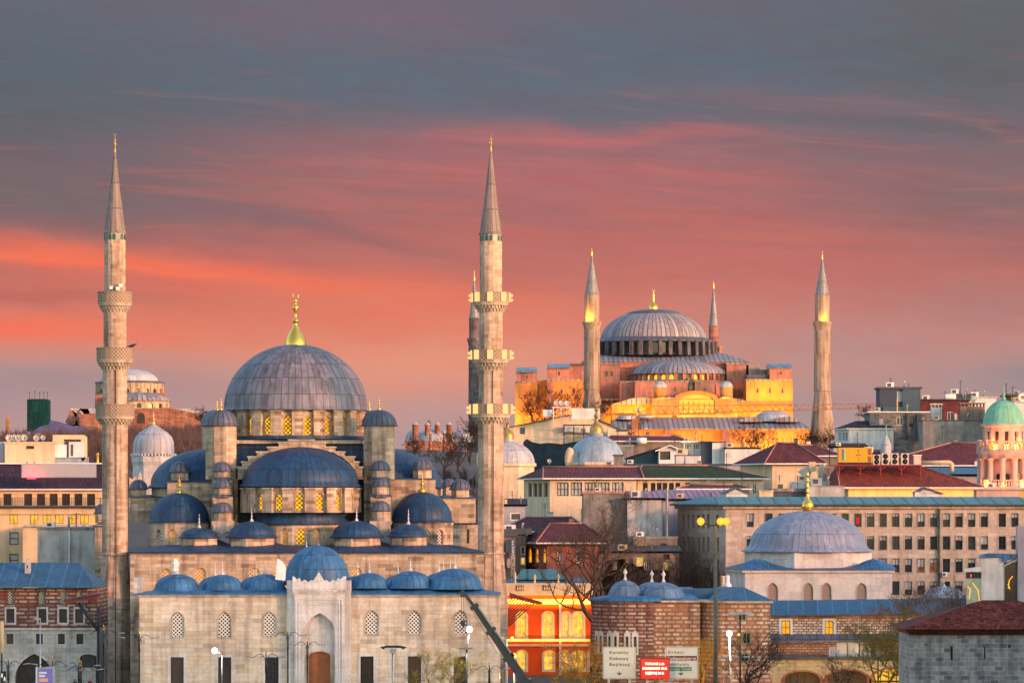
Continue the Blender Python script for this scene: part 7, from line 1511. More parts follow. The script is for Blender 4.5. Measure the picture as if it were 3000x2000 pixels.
MB().dbox(2338, 2420, 1207, 1640, YX - .4, 2).build('pylon', M['lilac'], None, label='plain lilac grey pylon at the right edge beside the glass kiosk', cat='pylon')
def bird(cdx, dyc, Y, s, label, mat, grp=None):
    mb = MB(); x, y, z = pt(cdx, dyc, Y)
    mb.lathe(0, 0, [(.01, -.26), (.05, -.2), (.09, -.05), (.08, .08), (.045, .16), (.055, .22), (.04, .27), (.012, .30), (.004, .36)], 8)
    mb.v = [(x + (b_ * .85 - a_ * .3) * s, y + c_ * s, z + (b_ * .45 + a_ * .9 + .14) * s) for a_, c_, b_ in mb.v]
    mb.face([(x - .05 * s, y - .08 * s, z + .18 * s), (x - .40 * s, y - .06 * s, z + .06 * s), (x - .05 * s, y - .10 * s, z + .05 * s), (x + .12 * s, y - .1 * s, z + .14 * s)])
    for q in (-.03, .03): mb.tube([(x, y + q * s, z + .06 * s), (x + .01 * s, y + q * s, z - .02 * s)], .012 * s, 4)
    o = mb.build('bird', M[mat], None, label=label, cat='bird')
    if grp: o['group'] = grp
M['gull'] = m_plain('gull_plumage', (.55, .55, .56), .8, .2, 6, stain=0); M['crow'] = m_plain('crow_plumage', (.02, .02, .025), .6, .2, 6, stain=0)
bird(2275, 1270, YX, 1.3, 'pale gull perched on top of the glass lift kiosk', 'gull')
bird(300, 797.5, 536, 1.5, 'dark bird on the middle balcony rim of the left minaret, nearer the shaft', 'crow', 'birds on the minaret balcony'); bird(306, 797.5, 535.4, 1.7, 'dark bird at the outer edge of the left minaret middle balcony', 'crow', 'birds on the minaret balcony')

# ------------------------------------------------------------------ street lamps
M['lamp_head'] = m_plain('lamp_head_grey', (.34, .35, .37), .4, .15, 3, .5, .3, stain=.1)
def ornate_lamp(cdx, top, Y, label, span=1.65, gold=True):
    x, y, zt = pt(cdx, top, Y); root = thing('street_lamp', label, 'street lamp', (x, y, 0), 'ornate double-armed street lamps')
    MB().lathe(x, y, [(.16, 0), (.16, .9), (.20, .95), (.11, 1.1), (.10, zt * .55), (.085, zt - 2.0), (.13, zt - 1.95), (.13, zt - .7), (.08, zt - .62), (.06, zt)], 10).build('post', M['iron'], root)
    if gold: MB().lathe(x, y, [(.05, zt), (.10, zt + .10), (.03, zt + .26), (.07, zt + .32), (.01, zt + .62)], 8).build('finial', M['gold'], root)
    for s in (-1, 1):
        pts = [(x + s * .08, y, zt - .65)] + [(x + s * (.12 + .55 * (1 - cos(t))) * 1.0, y, zt - .65 + .62 * sin(t)) for t in [pi * i / 10 for i in range(1, 8)]]
        l = pts[-1]; pts += [(l[0] + s * .18, y, l[2] - .12), (x + s * span * .8, y, zt - .42), (x + s * span, y, zt - .36)]
        a = MB().tube(pts, .035, 5)
        a.tube([(x + s * (.35 + .22 * cos(t)), y, zt - .52 + .22 * sin(t)) for t in [i * .5 for i in range(10)]], .022, 4); a.build('arm', M['iron'], root)
        h = MB(); h.lathe(0, 0, [(.01, -.42), (.08, -.36), (.12, 0), (.10, .3), (.02, .42)], 8); h.v = [(x + s * (span + .25) + c_, y + b_ * 1.2, zt - .33 + a_ * .55 + s * c_ * .12) for a_, b_, c_ in h.v]; h.build('lamp_head', M['lamp_head'], root)
    return root
for cx_, tp, Y_, lb_ in ((238, 1446, 455, 'ornate lamp in front of the left minaret base'), (320, 1456, 470, 'ornate lamp at the left corner of the courtyard wall'), (661, 1450, 474, 'ornate lamp left of the marble portal, taller of the two there'), (706, 1472, 478, 'ornate lamp right in front of the marble portal'), (611, 1500, 452, 'ornate lamp before the lower window left of the portal'),
    (19, 1516, 440, 'ornate lamp at the far left bottom corner'), (120.5, 1517, 446, 'ornate lamp behind the lit advertising panel'), (181, 1520, 452, 'gold-tipped lamp below the blue canopy, nearer the gate'), (186, 1529, 436, 'gold-tipped lamp below the blue canopy, shorter one'), (1124, 1527, 462, 'ornate lamp between the bare tree and the crane boom')): ornate_lamp(cx_, tp, Y_, lb_)
def bulb(root, cdx, dyc, Y, r, mat, power=0, colr=(1, .9, .8)):
    x, y, z = pt(cdx, dyc, Y); MB().lathe(x, y, [(.02, z - r), (r * .7, z - r * .7), (r, z), (r * .7, z + r * .7), (.02, z + r)], 12).build('lamp', M[mat], root)
    if power:
        l = bpy.data.lights.new('lamp_light', 'POINT'); l.energy = power; l.color = colr; l.shadow_soft_size = r; o = bpy.data.objects.new('lamp_light', l); COL.objects.link(o); o.location = (x, y - r * 1.6, z)
def pole(name, label, cdx, top, Y, r0, r1, mat='iron', grp=None, cat='street lamp', lean=0):
    x, y, zt = pt(cdx, top, Y); root = thing(name, label, cat, (x, y, 0), grp); MB().tube([(x + lean, y, 0), (x, y, zt)], [r0, r1], 10).build('post', M[mat], root); return root
p_ = pole('street_lamp', 'slim grey single lamp in front of the pavilion gate', 92.5, 1422, 455, .12, .07, 'galv'); MB().tube([pt(92.5, 1422, 455), pt(86, 1419, 455)], .05, 5).build('arm', M['galv'], p_)
h = MB(); h.dprism([(76, 1421), (80, 1418), (92, 1418.5), (93, 1421), (86, 1423)], 454.8, .4); h.build('lamp_head', M['lamp_head'], p_)
p_ = pole('street_lamp', 'modern grey lamp with two flat wing heads right of the portal', 902, 1497, 462, .13, .10, 'galv'); MB().dbox(894.5, 910, 1489, 1499, 461.7, .7).build('housing', M['galv'], p_)
MB().dprism([(873, 1485), (888, 1481.5), (917, 1481.5), (934, 1485), (927, 1490), (919, 1486.5), (886, 1486.5), (880, 1490)], 461.6, .9).build('lamp_head', M['iron'], p_)
p_ = pole('street_lamp', 'dark lamp with three leaf-shaped heads before the brick pavilion', 1700, 1411, 470, .15, .08)
for s in (-1, 0, 1): MB().dprism([(1700 + s * 18 - 12, 1408 + abs(s)), (1700 + s * 18 - 5, 1404.5), (1700 + s * 18 + 6, 1404), (1700 + s * 18 + 13, 1408), (1700 + s * 18 + 2, 1411.5)], 469.8 - .2 * s, .5).build('lamp_head', M['lamp_head'], p_)
bulb(p_, 1697, 1456, 469.7, .16, 'lampyellow', 40, (1, .6, .1))
p_ = pole('street_lamp', 'tall thick mast with yellow lamps on both sides before the office', 1643, 1206, 385, .24, .15, 'oldpipe')
MB().tube([pt(1608, 1199, 385), pt(1632, 1206, 385), pt(1643, 1205, 385), pt(1655, 1200, 385), pt(1668, 1198, 385)], .07, 6).build('arm', M['iron'], p_)
for cx_ in (1609.5, 1655, 1668): bulb(p_, cx_, 1196.5, 384.9, .36, 'lampyellow', 22, (1, .62, .08))
p_ = pole('street_lamp', 'dazzling white lamp on a slanted post in front of the brick pavilion', 1675, 1462, 506, .14, .10, 'lamp_head', lean=.35); bulb(p_, 1675, 1454, 505.8, .36, 'lampwhite', 3600, (1, .84, .66))
p_ = pole('street_lamp', 'dazzling white lamp left of the crane boom', 1072, 1488, 474, .14, .10, 'iron'); MB().dprism([(1052, 1487), (1066, 1485), (1086, 1486), (1086, 1489), (1072, 1491), (1052, 1489)], 473.8, .5).build('lamp_head', M['iron'], p_); MB().tube([pt(1074, 1486, 474), pt(1077, 1456, 474)], .06, 5).build('bracket', M['galv'], p_); bulb(p_, 1078, 1444, 473.8, .36, 'lampwhite', 2600, (1, .88, .74))
p_ = pole('street_lamp', 'dazzling white floodlamp on a pole in front of a lower courtyard window', 510, 1502, 476, .12, .08, 'iron'); MB().tube([pt(510, 1502, 476), pt(499, 1494, 476)], .06, 5).build('arm', M['iron'], p_); bulb(p_, 493, 1493, 475.8, .34, 'lampwhite', 2600, (1, .88, .74))
p_ = pole('street_lamp', 'double lamp beside the crane boom with a yellow light on the right', 1164, 1467, 470, .13, .09, 'galv'); MB().tube([pt(1147, 1462, 470), pt(1158, 1468, 470), pt(1164, 1468, 470), pt(1174, 1466, 470)], .05, 5).build('arm', M['galv'], p_); MB().dprism([(1145, 1461), (1152, 1460), (1160, 1464), (1156, 1467)], 469.9, .4).build('lamp_head', M['lamp_head'], p_); bulb(p_, 1177, 1464, 469.9, .22, 'lampyellow', 120, (1, .62, .1))
p_ = pole('street_lamp', 'yellow floodlamp behind the crane boom at the minaret foot', 1181, 1512, 474, .12, .09, 'galv'); bulb(p_, 1180, 1506, 473.8, .40, 'lampyellow', 700, (1, .52, .05))
sp_ = pole('loudspeaker_column', 'cream column loudspeaker on a post at the left edge', 4, 1500, 450, .09, .09, cat='loudspeaker'); MB().dl(4, 450, [(.5, 1500), (5, 1498), (5, 1430), (4, 1426), (.5, 1425)], 12).build('speaker', M['cream'], sp_)

# ------------------------------------------------------------------ mobile crane boom across the courtyard corner
YJ = 440; cr = thing('mobile_crane', 'black telescopic crane boom leaning across the courtyard corner', 'crane', (wx(1290, YJ), YJ, 0))
def boomseg(name, a, b, w0, w1, dep, mat='boom'):
    ax, ay = a; bx, by = b; L = sqrt((bx - ax) ** 2 + (by - ay) ** 2); nx, ny = -(by - ay) / L, (bx - ax) / L
    return MB().dprism([(ax + nx * w0 / 2, ay + ny * w0 / 2), (bx + nx * w1 / 2, by + ny * w1 / 2), (bx - nx * w1 / 2, by - ny * w1 / 2), (ax - nx * w0 / 2, ay - ny * w0 / 2)], YJ - dep / 2, dep).build(name, M[mat], cr)
M['boom'] = m_plain('black_boom_paint', (.035, .037, .045), .35, .3, 1.5, .5, stain=.25)
boomseg('boom_tip', (1061, 1354), (1092, 1396), 6.5, 8, .30); boomseg('boom_section', (1089, 1391), (1133, 1455), 13, 14.5, .45); boomseg('boom_section', (1126, 1446), (1174, 1518), 16.5, 17.5, .60); boomseg('boom_section', (1166, 1506), (1215, 1578), 20, 21, .78); boomseg('boom_section', (1208, 1566), (1290, 1690), 23, 24, .95)
for a, b in (((1087, 1388), (1092, 1396)), ((1125, 1444), (1130, 1451)), ((1165, 1504), (1171, 1513)), ((1207, 1564), (1213, 1573))): boomseg('boom_collar', a, b, 20 if a[0] < 1100 else 25 if a[0] < 1150 else 28, 21 if a[0] < 1100 else 26 if a[0] < 1150 else 28, 1.1)
boomseg('guide_rail', (1098, 1392), (1140, 1452), 3, 3, 1.0, 'galv'); boomseg('guide_rail', (1139, 1448), (1184, 1514), 3, 3, 1.1, 'galv')
mb = MB(); mb.dbox(1057.5, 1066, 1357, 1370, YJ - .2, .4); mb.build('sheave_block', M['boom'], cr)
mb = MB(); mb.tube([pt(1060, 1370, YJ), pt(1060, 1424, YJ)], .025, 4).tube([pt(1065, 1370, YJ), pt(1065.5, 1424, YJ)], .025, 4).tube([pt(1066, 1368, YJ), pt(1136, 1490, YJ)], .02, 4).tube([pt(1136, 1490, YJ), pt(1142, 1500, YJ)], .02, 4); mb.build('hoist_rope', M['iron'], cr)
mb = MB(); mb.dbox(1058, 1068, 1424, 1436, YJ - .25, .5); mb.tube([pt(1063, 1436, YJ), pt(1063, 1442, YJ), pt(1060, 1445, YJ), pt(1058, 1442, YJ)], .06, 5); mb.build('hook_block', M['boom'], cr)
mb = MB(); x_, y_, z_ = pt(1290, 1690, YJ); mb.box(x_ - 4, x_ + 3, YJ - 1.3, YJ + 1.3, .6, max(z_ - .5, 1.2)); mb.build('chassis', M['yellow'], cr)
mb = MB()
for wx_ in (-3, -1.2, 1.8):
    for s in (-1.3, 1.3): w0 = MB(); w0.lathe(0, 0, [(.02, -.2), (.55, -.2), (.6, 0), (.55, .2), (.02, .2)], 16); w0.v = [(x_ + wx_ + a, YJ + s + c, .6 + b) for a, b, c in w0.v]; w0.build('wheel', M['iron'], cr)

# ------------------------------------------------------------------ road signs
YN = 400
M['signwhite'] = m_plain('sign_sheet_white', (.66, .62, .58), .45, .06, 1, .4, stain=.08); M['signblack'] = m_plain('sign_black', (.03, .027, .027), .5, .05, 1, stain=0); M['signbrown'] = m_plain('sign_brown', (.16, .016, .014), .5, .05, 1, stain=0); M['signgreen'] = m_plain('sign_green', (.0, .19, .075), .5, .05, 1, stain=0)
def text(parent, s, dx, dyb, Y, size_d, mat, width_d=None, name='lettering', bold=0.0, align='LEFT', th=.012, sp=1.15):
    """raised lettering facing the viewer; dyb is the baseline"""
    c = bpy.data.curves.new(name, 'FONT'); c.body = s; c.size = 1; c.align_x = align; c.extrude = th; c.offset = bold; c.space_character = sp
    o = bpy.data.objects.new(name, c); COL.objects.link(o); bpy.context.view_layer.update()
    me = bpy.data.meshes.new_from_object(o.evaluated_get(bpy.context.evaluated_depsgraph_get())); bpy.data.objects.remove(o)
    k = size_d * K * Y / .72; xs = [v.co.x for v in me.vertices]; w = max(xs) - min(xs); kx = k if width_d is None else width_d * K * Y / w
    X_, Y_, Z_ = pt(dx, dyb, Y)
    for v in me.vertices: x, y, z = v.co; v.co = (X_ + x * kx, Y_ - z, Z_ + y * k)
    me.materials.append(M[mat]); o = bpy.data.objects.new(name, me); COL.objects.link(o)
    if parent is not None: o.parent = parent; o.location = -wloc(parent)
    return o
def road_sign(d0, d1, t, b, label):
    root = thing('road_sign', label, 'road sign', (wx((d0 + d1) / 2, YN), YN, 0), 'white direction signs')
    MB().dprism([(d0, t + 2), (d0 + 2, t), (d1 - 2, t), (d1, t + 2), (d1, b - 2), (d1 - 2, b), (d0 + 2, b), (d0, b - 2)], YN, .06).build('panel', M['signwhite'], root)
    mb = MB()
    for a0, a1, t0, b0 in ((d0 + 1.6, d1 - 1.6, t + 1.6, t + 2.3), (d0 + 1.6, d1 - 1.6, b - 2.3, b - 1.6), (d0 + 1.6, d0 + 2.3, t + 2.3, b - 2.3), (d1 - 2.3, d1 - 1.6, t + 2.3, b - 2.3)): mb.dbox(a0, a1, t0, b0, YN - .012, .01)
    mb.build('border', M['signblack'], root)
    for x in (d0 + 14, d1 - 14): MB().box(wx(x, YN) - .11, wx(x, YN) + .11, YN + .07, YN + .28, 0, wz(t + 6, YN)).build('post', M['galv'], root)
    cx_ = d0 + 38 if d0 < 1500 else d0 + 36
    MB().dprism([(cx_ - .9, 1540), (cx_ + .9, 1540), (cx_ + .9, 1545.4), (cx_ + 5.8, 1542.6), (cx_ + 5.8, 1544.6), (cx_, 1549.8), (cx_ - 5.8, 1544.6), (cx_ - 5.8, 1542.6), (cx_ - .9, 1545.4)], YN - .014, .012).build('arrow', M['signblack'], root)
    return root
s1 = road_sign(1384.5, 1460.5, 1484, 1558, 'white road sign reading Karaköy, Kabataş and Beşiktaş above an arrow')
for s, y, w in (('Karaköy', 1500, 44), ('Kabataş', 1514, 43), ('Beşiktaş', 1527.6, 46.5)): text(s1, s, 1399.3, y, YN - .004, 7.2, 'signblack', w, bold=.012)
s2 = road_sign(1528, 1603.5, 1484, 1558, 'white road sign with brown Sultanahmet and green tunnel bands')
MB().dbox(1530.5, 1600.5, 1504.8, 1515.6, YN - .014, .012).build('brown_band', M['signbrown'], s2); MB().dbox(1532, 1588.5, 1530.5, 1539.2, YN - .014, .012).build('green_band', M['signgreen'], s2)
text(s2, 'Sirkeci', 1533.6, 1499.6, YN - .004, 7, 'signblack', 36, bold=.012); text(s2, 'Sultanahmet', 1533, 1514, YN - .018, 7.2, 'white', 65, bold=.03, th=.004); text(s2, 'Sahilyolu', 1534, 1527.6, YN - .004, 7, 'signblack', 48, bold=.006); text(s2, 'Avrasya Tüneli', 1533.5, 1537.3, YN - .018, 5.6, 'white', 53, bold=.01, th=.004)
ld = thing('display_board', 'red glowing traffic time display between the two white signs', 'display board', (wx(1503, 397), 397, 0))
M['ledred'] = m_emit('led_panel_red', (1.0, 0.012, 0.008), 1.1, (.05, .004, .004)); M['ledtext'] = m_emit('led_letters', (1.0, 0.80, 0.55), 4.2)
MB().dbox(1470, 1538, 1509, 1558.5, 397, .4).build('cabinet', M['cabinet'] if 'cabinet' in M else M['signbrown'], ld); MB().dbox(1473, 1536, 1513, 1557, 396.985, .01).build('screen', M['ledred'], ld)
for s, y, a, w in (('TOPHANE 6 dk', 1525.6, 1481.5, 44.5), ('DOLMABAHÇE 18 dk', 1536, 1476, 56), ('BEŞİKTAŞ 20 dk', 1547, 1482.5, 42.5)): text(ld, s, a, y, 396.97, 5.4, 'ledtext', w, bold=.02, th=.004)
for x in (1487, 1521): MB().box(wx(x, 397) - .12, wx(x, 397) + .12, 397.42, 397.65, 0, wz(1515, 397)).build('post', M['galv'], ld)
lp = bpy.data.lights.new('display_light', 'POINT'); lp.energy = 14; lp.color = (1, .05, .02); lp.shadow_soft_size = .3; lo_ = bpy.data.objects.new('display_light', lp); COL.objects.link(lo_); lo_.location = (wx(1503, 396), 395.6, wz(1536, 396))
# lit advertising panel bottom left
ad = thing('advertising_panel', 'lit purple and blue advertising panel in front of the pavilion gate', 'advertising panel', (wx(103, 445), 445, 0)); YD_ = 445
MB().dprism([(81, 1640), (81, 1532), (123.5, 1529), (123.5, 1640)], YD_, .35).build('frame', M['galv'], ad)
M['adface'] = m_emit('ad_poster', (0.16, 0.13, 0.42), .7, (.1, .08, .25), var=.35); MB().dprism([(88, 1640), (88, 1536), (121, 1534), (121, 1640)], YD_ - .03, .02).build('poster', M['adface'], ad)
M['adtext'] = m_emit('poster_letters', (.85, .78, .78), .7); M['adorange'] = m_emit('poster_orange', (.9, .28, .10), .7)
MB().dbox(89.5, 107.5, 1541.5, 1546, YD_ - .045, .01).build('blurred_line', M['adtext'], ad); MB().dbox(89.5, 103.5, 1548.5, 1553.5, YD_ - .045, .01).build('blurred_line', M['adtext'], ad); MB().dbox(89, 110.5, 1556, 1564.5, YD_ - .045, .01).build('orange_box', M['adorange'], ad); text(ad, 'ÜCRETSİZ', 90, 1563.6, YD_ - .05, 5.6, 'adtext', 19.5, bold=.02, th=.004); MB().dbox(88, 121, 1569, 1600, YD_ - .045, .01).build('orange_box', M['adorange'], ad)
MB().tube([pt(84, 1640, YD_ - .2), pt(84, 1529, YD_ - .2)], .06, 6).build('white_rod', M['white'], ad)
pg = thing('pictogram_sign', 'black sign with two white walking figures at the far left edge', 'sign', (wx(8, 448), 448, 0)); MB().dbox(1, 14.5, 1540, 1566, 448, .12).build('panel', M['signblack'], pg); MB().tube([pt(8, 1566, 448.1), (wx(8, 448.1), 448.1, 0)], .06, 6).build('post', M['galv'], pg)
M['pict'] = m_emit('pictogram_white', (.9, .85, .85), 1.0)
for cx_, cy_ in ((4.6, 1550), (10.8, 1558)):
    MB().dprism([(cx_ - 2, cy_ - 4), (cx_ + .6, cy_ - 5.4), (cx_ + 1.4, cy_ - 2), (cx_ + 2.6, cy_ - 1), (cx_ + 1, cy_ + 1), (cx_ + 2.4, cy_ + 5), (cx_ + .4, cy_ + 5), (cx_ - .8, cy_ + 1.4), (cx_ - 2.6, cy_ + 4.6), (cx_ - 2.8, cy_ + 2), (cx_ - 1.4, cy_ - 1)], 447.985, .012).build('pictogram', M['pict'], pg)
# vertical shop sign and picture beside the lamp-lit minaret
vs = thing('shop_sign', 'vertical shop sign with stacked letters beside the lamp-lit minaret', 'sign', (wx(1178, 628), 628, wz(1330, 628))); M['signblue'] = m_plain('sign_blue', (.07, .08, .17), .5, .1, 1, stain=.1)
MB().dbox(1173.5, 1182.8, 1238, 1275.8, 628, .3).build('blue_panel', M['signblue'], vs); MB().dbox(1173.5, 1182.8, 1276, 1322, 628, .3).build('cream_panel', M['cream'], vs)
for i, ch_ in enumerate('APUSSO'): text(vs, ch_, 1175.4, 1244.6 + i * 6.0, 627.985, 4.6, 'white', 5.4, bold=.02)
for i, ch_ in enumerate('HISLON'):
    MB().dbox(1175, 1181.4, 1277.5 + i * 7.4, 1283.8 + i * 7.4, 627.99, .02).build('letter_tile', M['glass_brown'], vs); text(vs, ch_, 1176.3 if ch_ != 'I' else 1177.6, 1283 + i * 7.4, 627.97, 4.6, 'white', 3.8 if ch_ != 'I' else 1.2, bold=.015)
MB().dbox(1162, 1173, 1238, 1268, 628.1, .2).build('picture_panel', M['teal_sheet'], vs); MB().dprism([(1168.5 + 4.6 * cos(radians(a)), 1292.5 + 11.5 * sin(radians(a))) for a in range(0, 360, 20)], 628.1, .15).build('oval_board', M['rose_stone'], vs)
house('shop', 'dark recessed shop bay carrying the vertical sign', 'shop', 1150, 1184, 1232, 629, 8, 'brown_render', ('flat', 'slate', .4, .3))

# ------------------------------------------------------------------ tower crane in front of the basilica
YU = 1120; tcn = thing('tower_crane', 'orange tower crane with long lattice jib in front of the basilica', 'crane', (wx(1459, YU), YU, gz(wx(1459, YU), YU))); M['crane_y'] = m_plain('crane_orange_paint', (.34, .115, .02), .5, .2, 1, .4, stain=.2)
mb = MB(); zt, zb = wz(955, YU), gz(wx(1459, YU), YU); x0 = wx(1459, YU); a_ = .9; n = 14
for sx_ in (-1, 1):
    for sy_ in (-1, 1): mb.tube([(x0 + sx_ * a_, YU + sy_ * a_, zb), (x0 + sx_ * a_, YU + sy_ * a_, zt)], .12, 4)
for i in range(n):
    z0, z1 = zb + (zt - zb) * i / n, zb + (zt - zb) * (i + 1) / n; s = 1 if i % 2 else -1
    mb.tube([(x0 - a_ * s, YU - a_, z0), (x0 + a_ * s, YU - a_, z1)], .07, 4); mb.tube([(x0 - a_, YU - a_, z1), (x0 + a_, YU - a_, z1)], .07, 4)
mb.build('mast', M['crane_y'], tcn); MB().dbox(1451, 1466, 962, 982, YU - 1.3, 2.6).build('slewing_unit', M['crane_y'], tcn); MB().dbox(1440, 1451, 974, 985, YU - 1.4, 1.6).build('cab', M['navy'], tcn); MB().dbox(1466, 1474, 970, 985, YU - 1, 1.6).build('winch', M['slate'], tcn)
MB().dbox(1378, 1462, 948, 953, YU - .6, 1.2).build('counter_jib', M['crane_y'], tcn)
mb = MB(); A0, A1 = Vector(pt(1466, 952, YU)), Vector(pt(2035, 935, YU + 130)); B0, B1 = Vector(pt(1500, 932, YU + 6)), Vector(pt(2035, 926, YU + 130)); n = 34
mb.tube([A0, A1], .12, 4); mb.tube([B0, B1], .09, 4); mb.tube([A0, B0], .1, 4)
for i in range(n):
    p, q, r_ = B0.lerp(B1, i / n), A0.lerp(A1, .06 + .94 * (i + .5) / n), B0.lerp(B1, (i + 1) / n); mb.tube([p, q], .09, 3); mb.tube([q, r_], .09, 3)
mb.build('jib', M['crane_y'], tcn); MB().dbox(1544, 1554, 952, 960, YU + 14, 1).build('trolley', M['crane_y'], tcn)
MB().dl(1468, YU - 1, [(.1, 948), (4.5, 946), (4.5, 938), (.1, 936)], 12).build('beacon', M['galv'], tcn)

# ------------------------------------------------------------------ bare winter trees
M['bark_dark'] = m_plain('dark_twigs', (.050, .036, .036), .9, .3, 2, .1, stain=0); M['bark_grey'] = m_plain('grey_brown_twigs', (.105, .078, .062), .9, .3, 2, .1, stain=0); M['bark_olive'] = m_plain('mossy_yellow_bark', (.20, .15, .035), .9, .35, 1.5, .1, stain=0); M['bark_red'] = m_plain('reddish_twigs', (.105, .058, .046), .9, .3, 2, .1, stain=0); M['bark_lamplit'] = m_plain('lamplit_ochre_twigs', (.30, .17, .03), .9, .35, 1.5, .1, stain=0)  # ochre twigs: the lamps' yellow is put into the bark colour
def bare_tree(label, cdx, Y, top, halfw, mat, seed, levels=5, r0=.22, fork=.3, base=None, group='bare winter trees', up=.55, kids=3, thin=1.0):
    R_ = random.Random(seed); x = wx(cdx, Y); zb = gz(x, Y) if base is None else wz(base, Y); H = wz(top, Y) - zb; Wd = halfw * K * Y
    root = thing('bare_tree', label, 'tree', (x, Y, zb), group); tr_, cr_ = MB(), MB(); fz = zb + H * fork
    tr_.tube([(x, Y, zb - .3), (x + R_.uniform(-.1, .1) * H * .05, Y, zb + (fz - zb) * .5), (x, Y, fz)], [r0 * 1.25, r0 * 1.05, r0 * .9], 8)
    def grow(p, d, L, r, lv):
        pts, q, dd = [p], p, d; ns = 3
        for i in range(ns):
            dd = (dd + Vector((R_.gauss(0, .20), R_.gauss(0, .20), R_.gauss(.04, .14)))).normalized(); q = q + dd * L / ns; pts.append(q)
        cr_.tube(pts, [r, r * .85, r * .7, r * .5], 4 if lv > 2 else 3, cap=False)
        if lv <= 0: return
        for k in range(kids if lv > 1 else kids + 1):
            f = R_.uniform(.35, 1.0) if k else 1.0; i = min(int(f * ns), ns - 1); b = pts[i].lerp(pts[i + 1], f * ns - i) if i < ns else pts[-1]
            nd = (dd * .75 + Vector((R_.gauss(0, .55), R_.gauss(0, .45), R_.gauss(up * .35, .38)))).normalized()
            grow(b, nd, L * R_.uniform(.58, .80), max(r * R_.uniform(.48, .64), .017 * thin), lv - 1)
    L0 = H * (1 - fork) * .40
    for k in range(4):
        a = 2 * pi * (k + R_.random() * .7) / 4; d = Vector((cos(a) * Wd / (H * .55), sin(a) * .55 * Wd / (H * .55), 1.0)).normalized()
        grow(Vector((x, Y, fz - R_.random() * (fz - zb) * .18)), d, L0 * R_.uniform(.9, 1.15), r0 * R_.uniform(.5, .66), levels)
    tr_.build('trunk', M[mat], root); cr_.build('branches', M[mat], root, weld=False); return root
bare_tree('huge bare plane tree between the vermilion building and the brick pavilion', 1366, 572, 1152, 105, 'bark_grey', 3, 6, .55, .36)
bare_tree('bare tree with mossy twigs in front of the right half of the courtyard wall', 1012, 476, 1470, 52, 'bark_olive', 5, 5, .16, .25)
bare_tree('ochre twiggy tree glowing under the lamps beside the vermilion building', 1352, 500, 1452, 48, 'bark_lamplit', 8, 5, .16, .28)
bare_tree('ochre twiggy tree rising left of the Karaköy road sign', 1320, 470, 1505, 40, 'bark_lamplit', 9, 5, .12, .25)
bare_tree('orange twiggy sapling just right of the Sultanahmet road sign', 1612, 500, 1452, 30, 'bark_lamplit', 14, 5, .10, .25)
bare_tree('dark bare tree in front of the brick pavilion wing and the dark lamp', 1722, 490, 1425, 62, 'bark_dark', 21, 5, .22, .22)
bare_tree('thin dark tree before the middle arch of the market range', 1925, 505, 1500, 46, 'bark_dark', 23, 4, .14, .2)
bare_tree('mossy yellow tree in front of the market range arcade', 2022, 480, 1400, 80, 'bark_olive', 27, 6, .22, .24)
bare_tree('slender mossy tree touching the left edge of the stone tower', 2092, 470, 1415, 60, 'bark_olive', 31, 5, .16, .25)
bare_tree('fine brown tree veiling the blue roof right of the mausoleum', 2140, 535, 1322, 78, 'bark_grey', 33, 6, .22, .34)
bare_tree('fine brown tree before the low dome at the right', 2195, 535, 1330, 55, 'bark_grey', 35, 5, .2, .36)
for i, (c, t, hw2) in enumerate(((1497, 1268, 26), (1540, 1262, 28), (1585, 1285, 26), (1628, 1290, 26))):
    bare_tree(['reddish bushy tree left of the dim office side, nearest the brown flats', 'reddish bushy tree against the corner of the brown flats', 'reddish bushy tree under the narrow office windows', 'reddish bushy tree at the office corner behind the lamp mast'][i], c, 615, t, hw2, 'bark_red', 50 + i, 5, .16, .3, up=1.2)
for i, (c, Y_, t, hw2, b, lb_) in enumerate(((1717, 1225, 968, 44, 1058, 'dark bare tree against the lit narthex wall of the basilica'), (1752, 1230, 985, 26, 1058, 'smaller bare tree right of the one at the lit narthex'), (1225, 1262, 905, 28, 1000, 'dark twiggy tree before the leftmost gold buttress tower'), (1250, 1258, 890, 22, 1000, 'twiggy tree between the two gold left towers'), (1318, 1262, 880, 34, 1000, 'twiggy tree just left of the basilica front minaret'), (1372, 1240, 925, 22, 990, 'bushy bare tree at the foot of the basilica front minaret'), (1862, 1240, 985, 30, 1068, 'bare tree left of the lone far minaret'), (1905, 1235, 985, 30, 1068, 'bare tree at the foot of the lone far minaret'), (1545, 1245, 995, 18, 1050, 'small bare tree before the left lit narthex bays'))):
    bare_tree(lb_, c, Y_, t, hw2, 'bark_dark', 70 + i, 5, .26, .2, base=b, group='bare trees on the hill', thin=1.7)
for i, (c, Y_, t, hw2, b, lb_) in enumerate(((470, 1120, 936, 20, 1000, 'dark tree behind the left weight turret of the mosque'), (1052, 1050, 985, 24, 1090, 'dark tree left of the lamp-lit minaret by the brick chimneys'), (1020, 1040, 1015, 26, 1090, 'dark tree below the round brick chimneys'), (955, 1100, 1005, 20, 1080, 'tree left of the round brick chimneys'), (1080, 1080, 965, 16, 1090, 'dark tree hugging the left side of the lamp-lit minaret'), (2000, 1100, 928, 26, 990, 'reddish tree on the skyline left of the dark blue attic house'))):
    bare_tree(lb_, c, Y_, t, hw2, 'bark_red' if c > 1900 else 'bark_dark', 90 + i, 5, .28, .2, base=b, group='bare trees on the hill', thin=1.8)
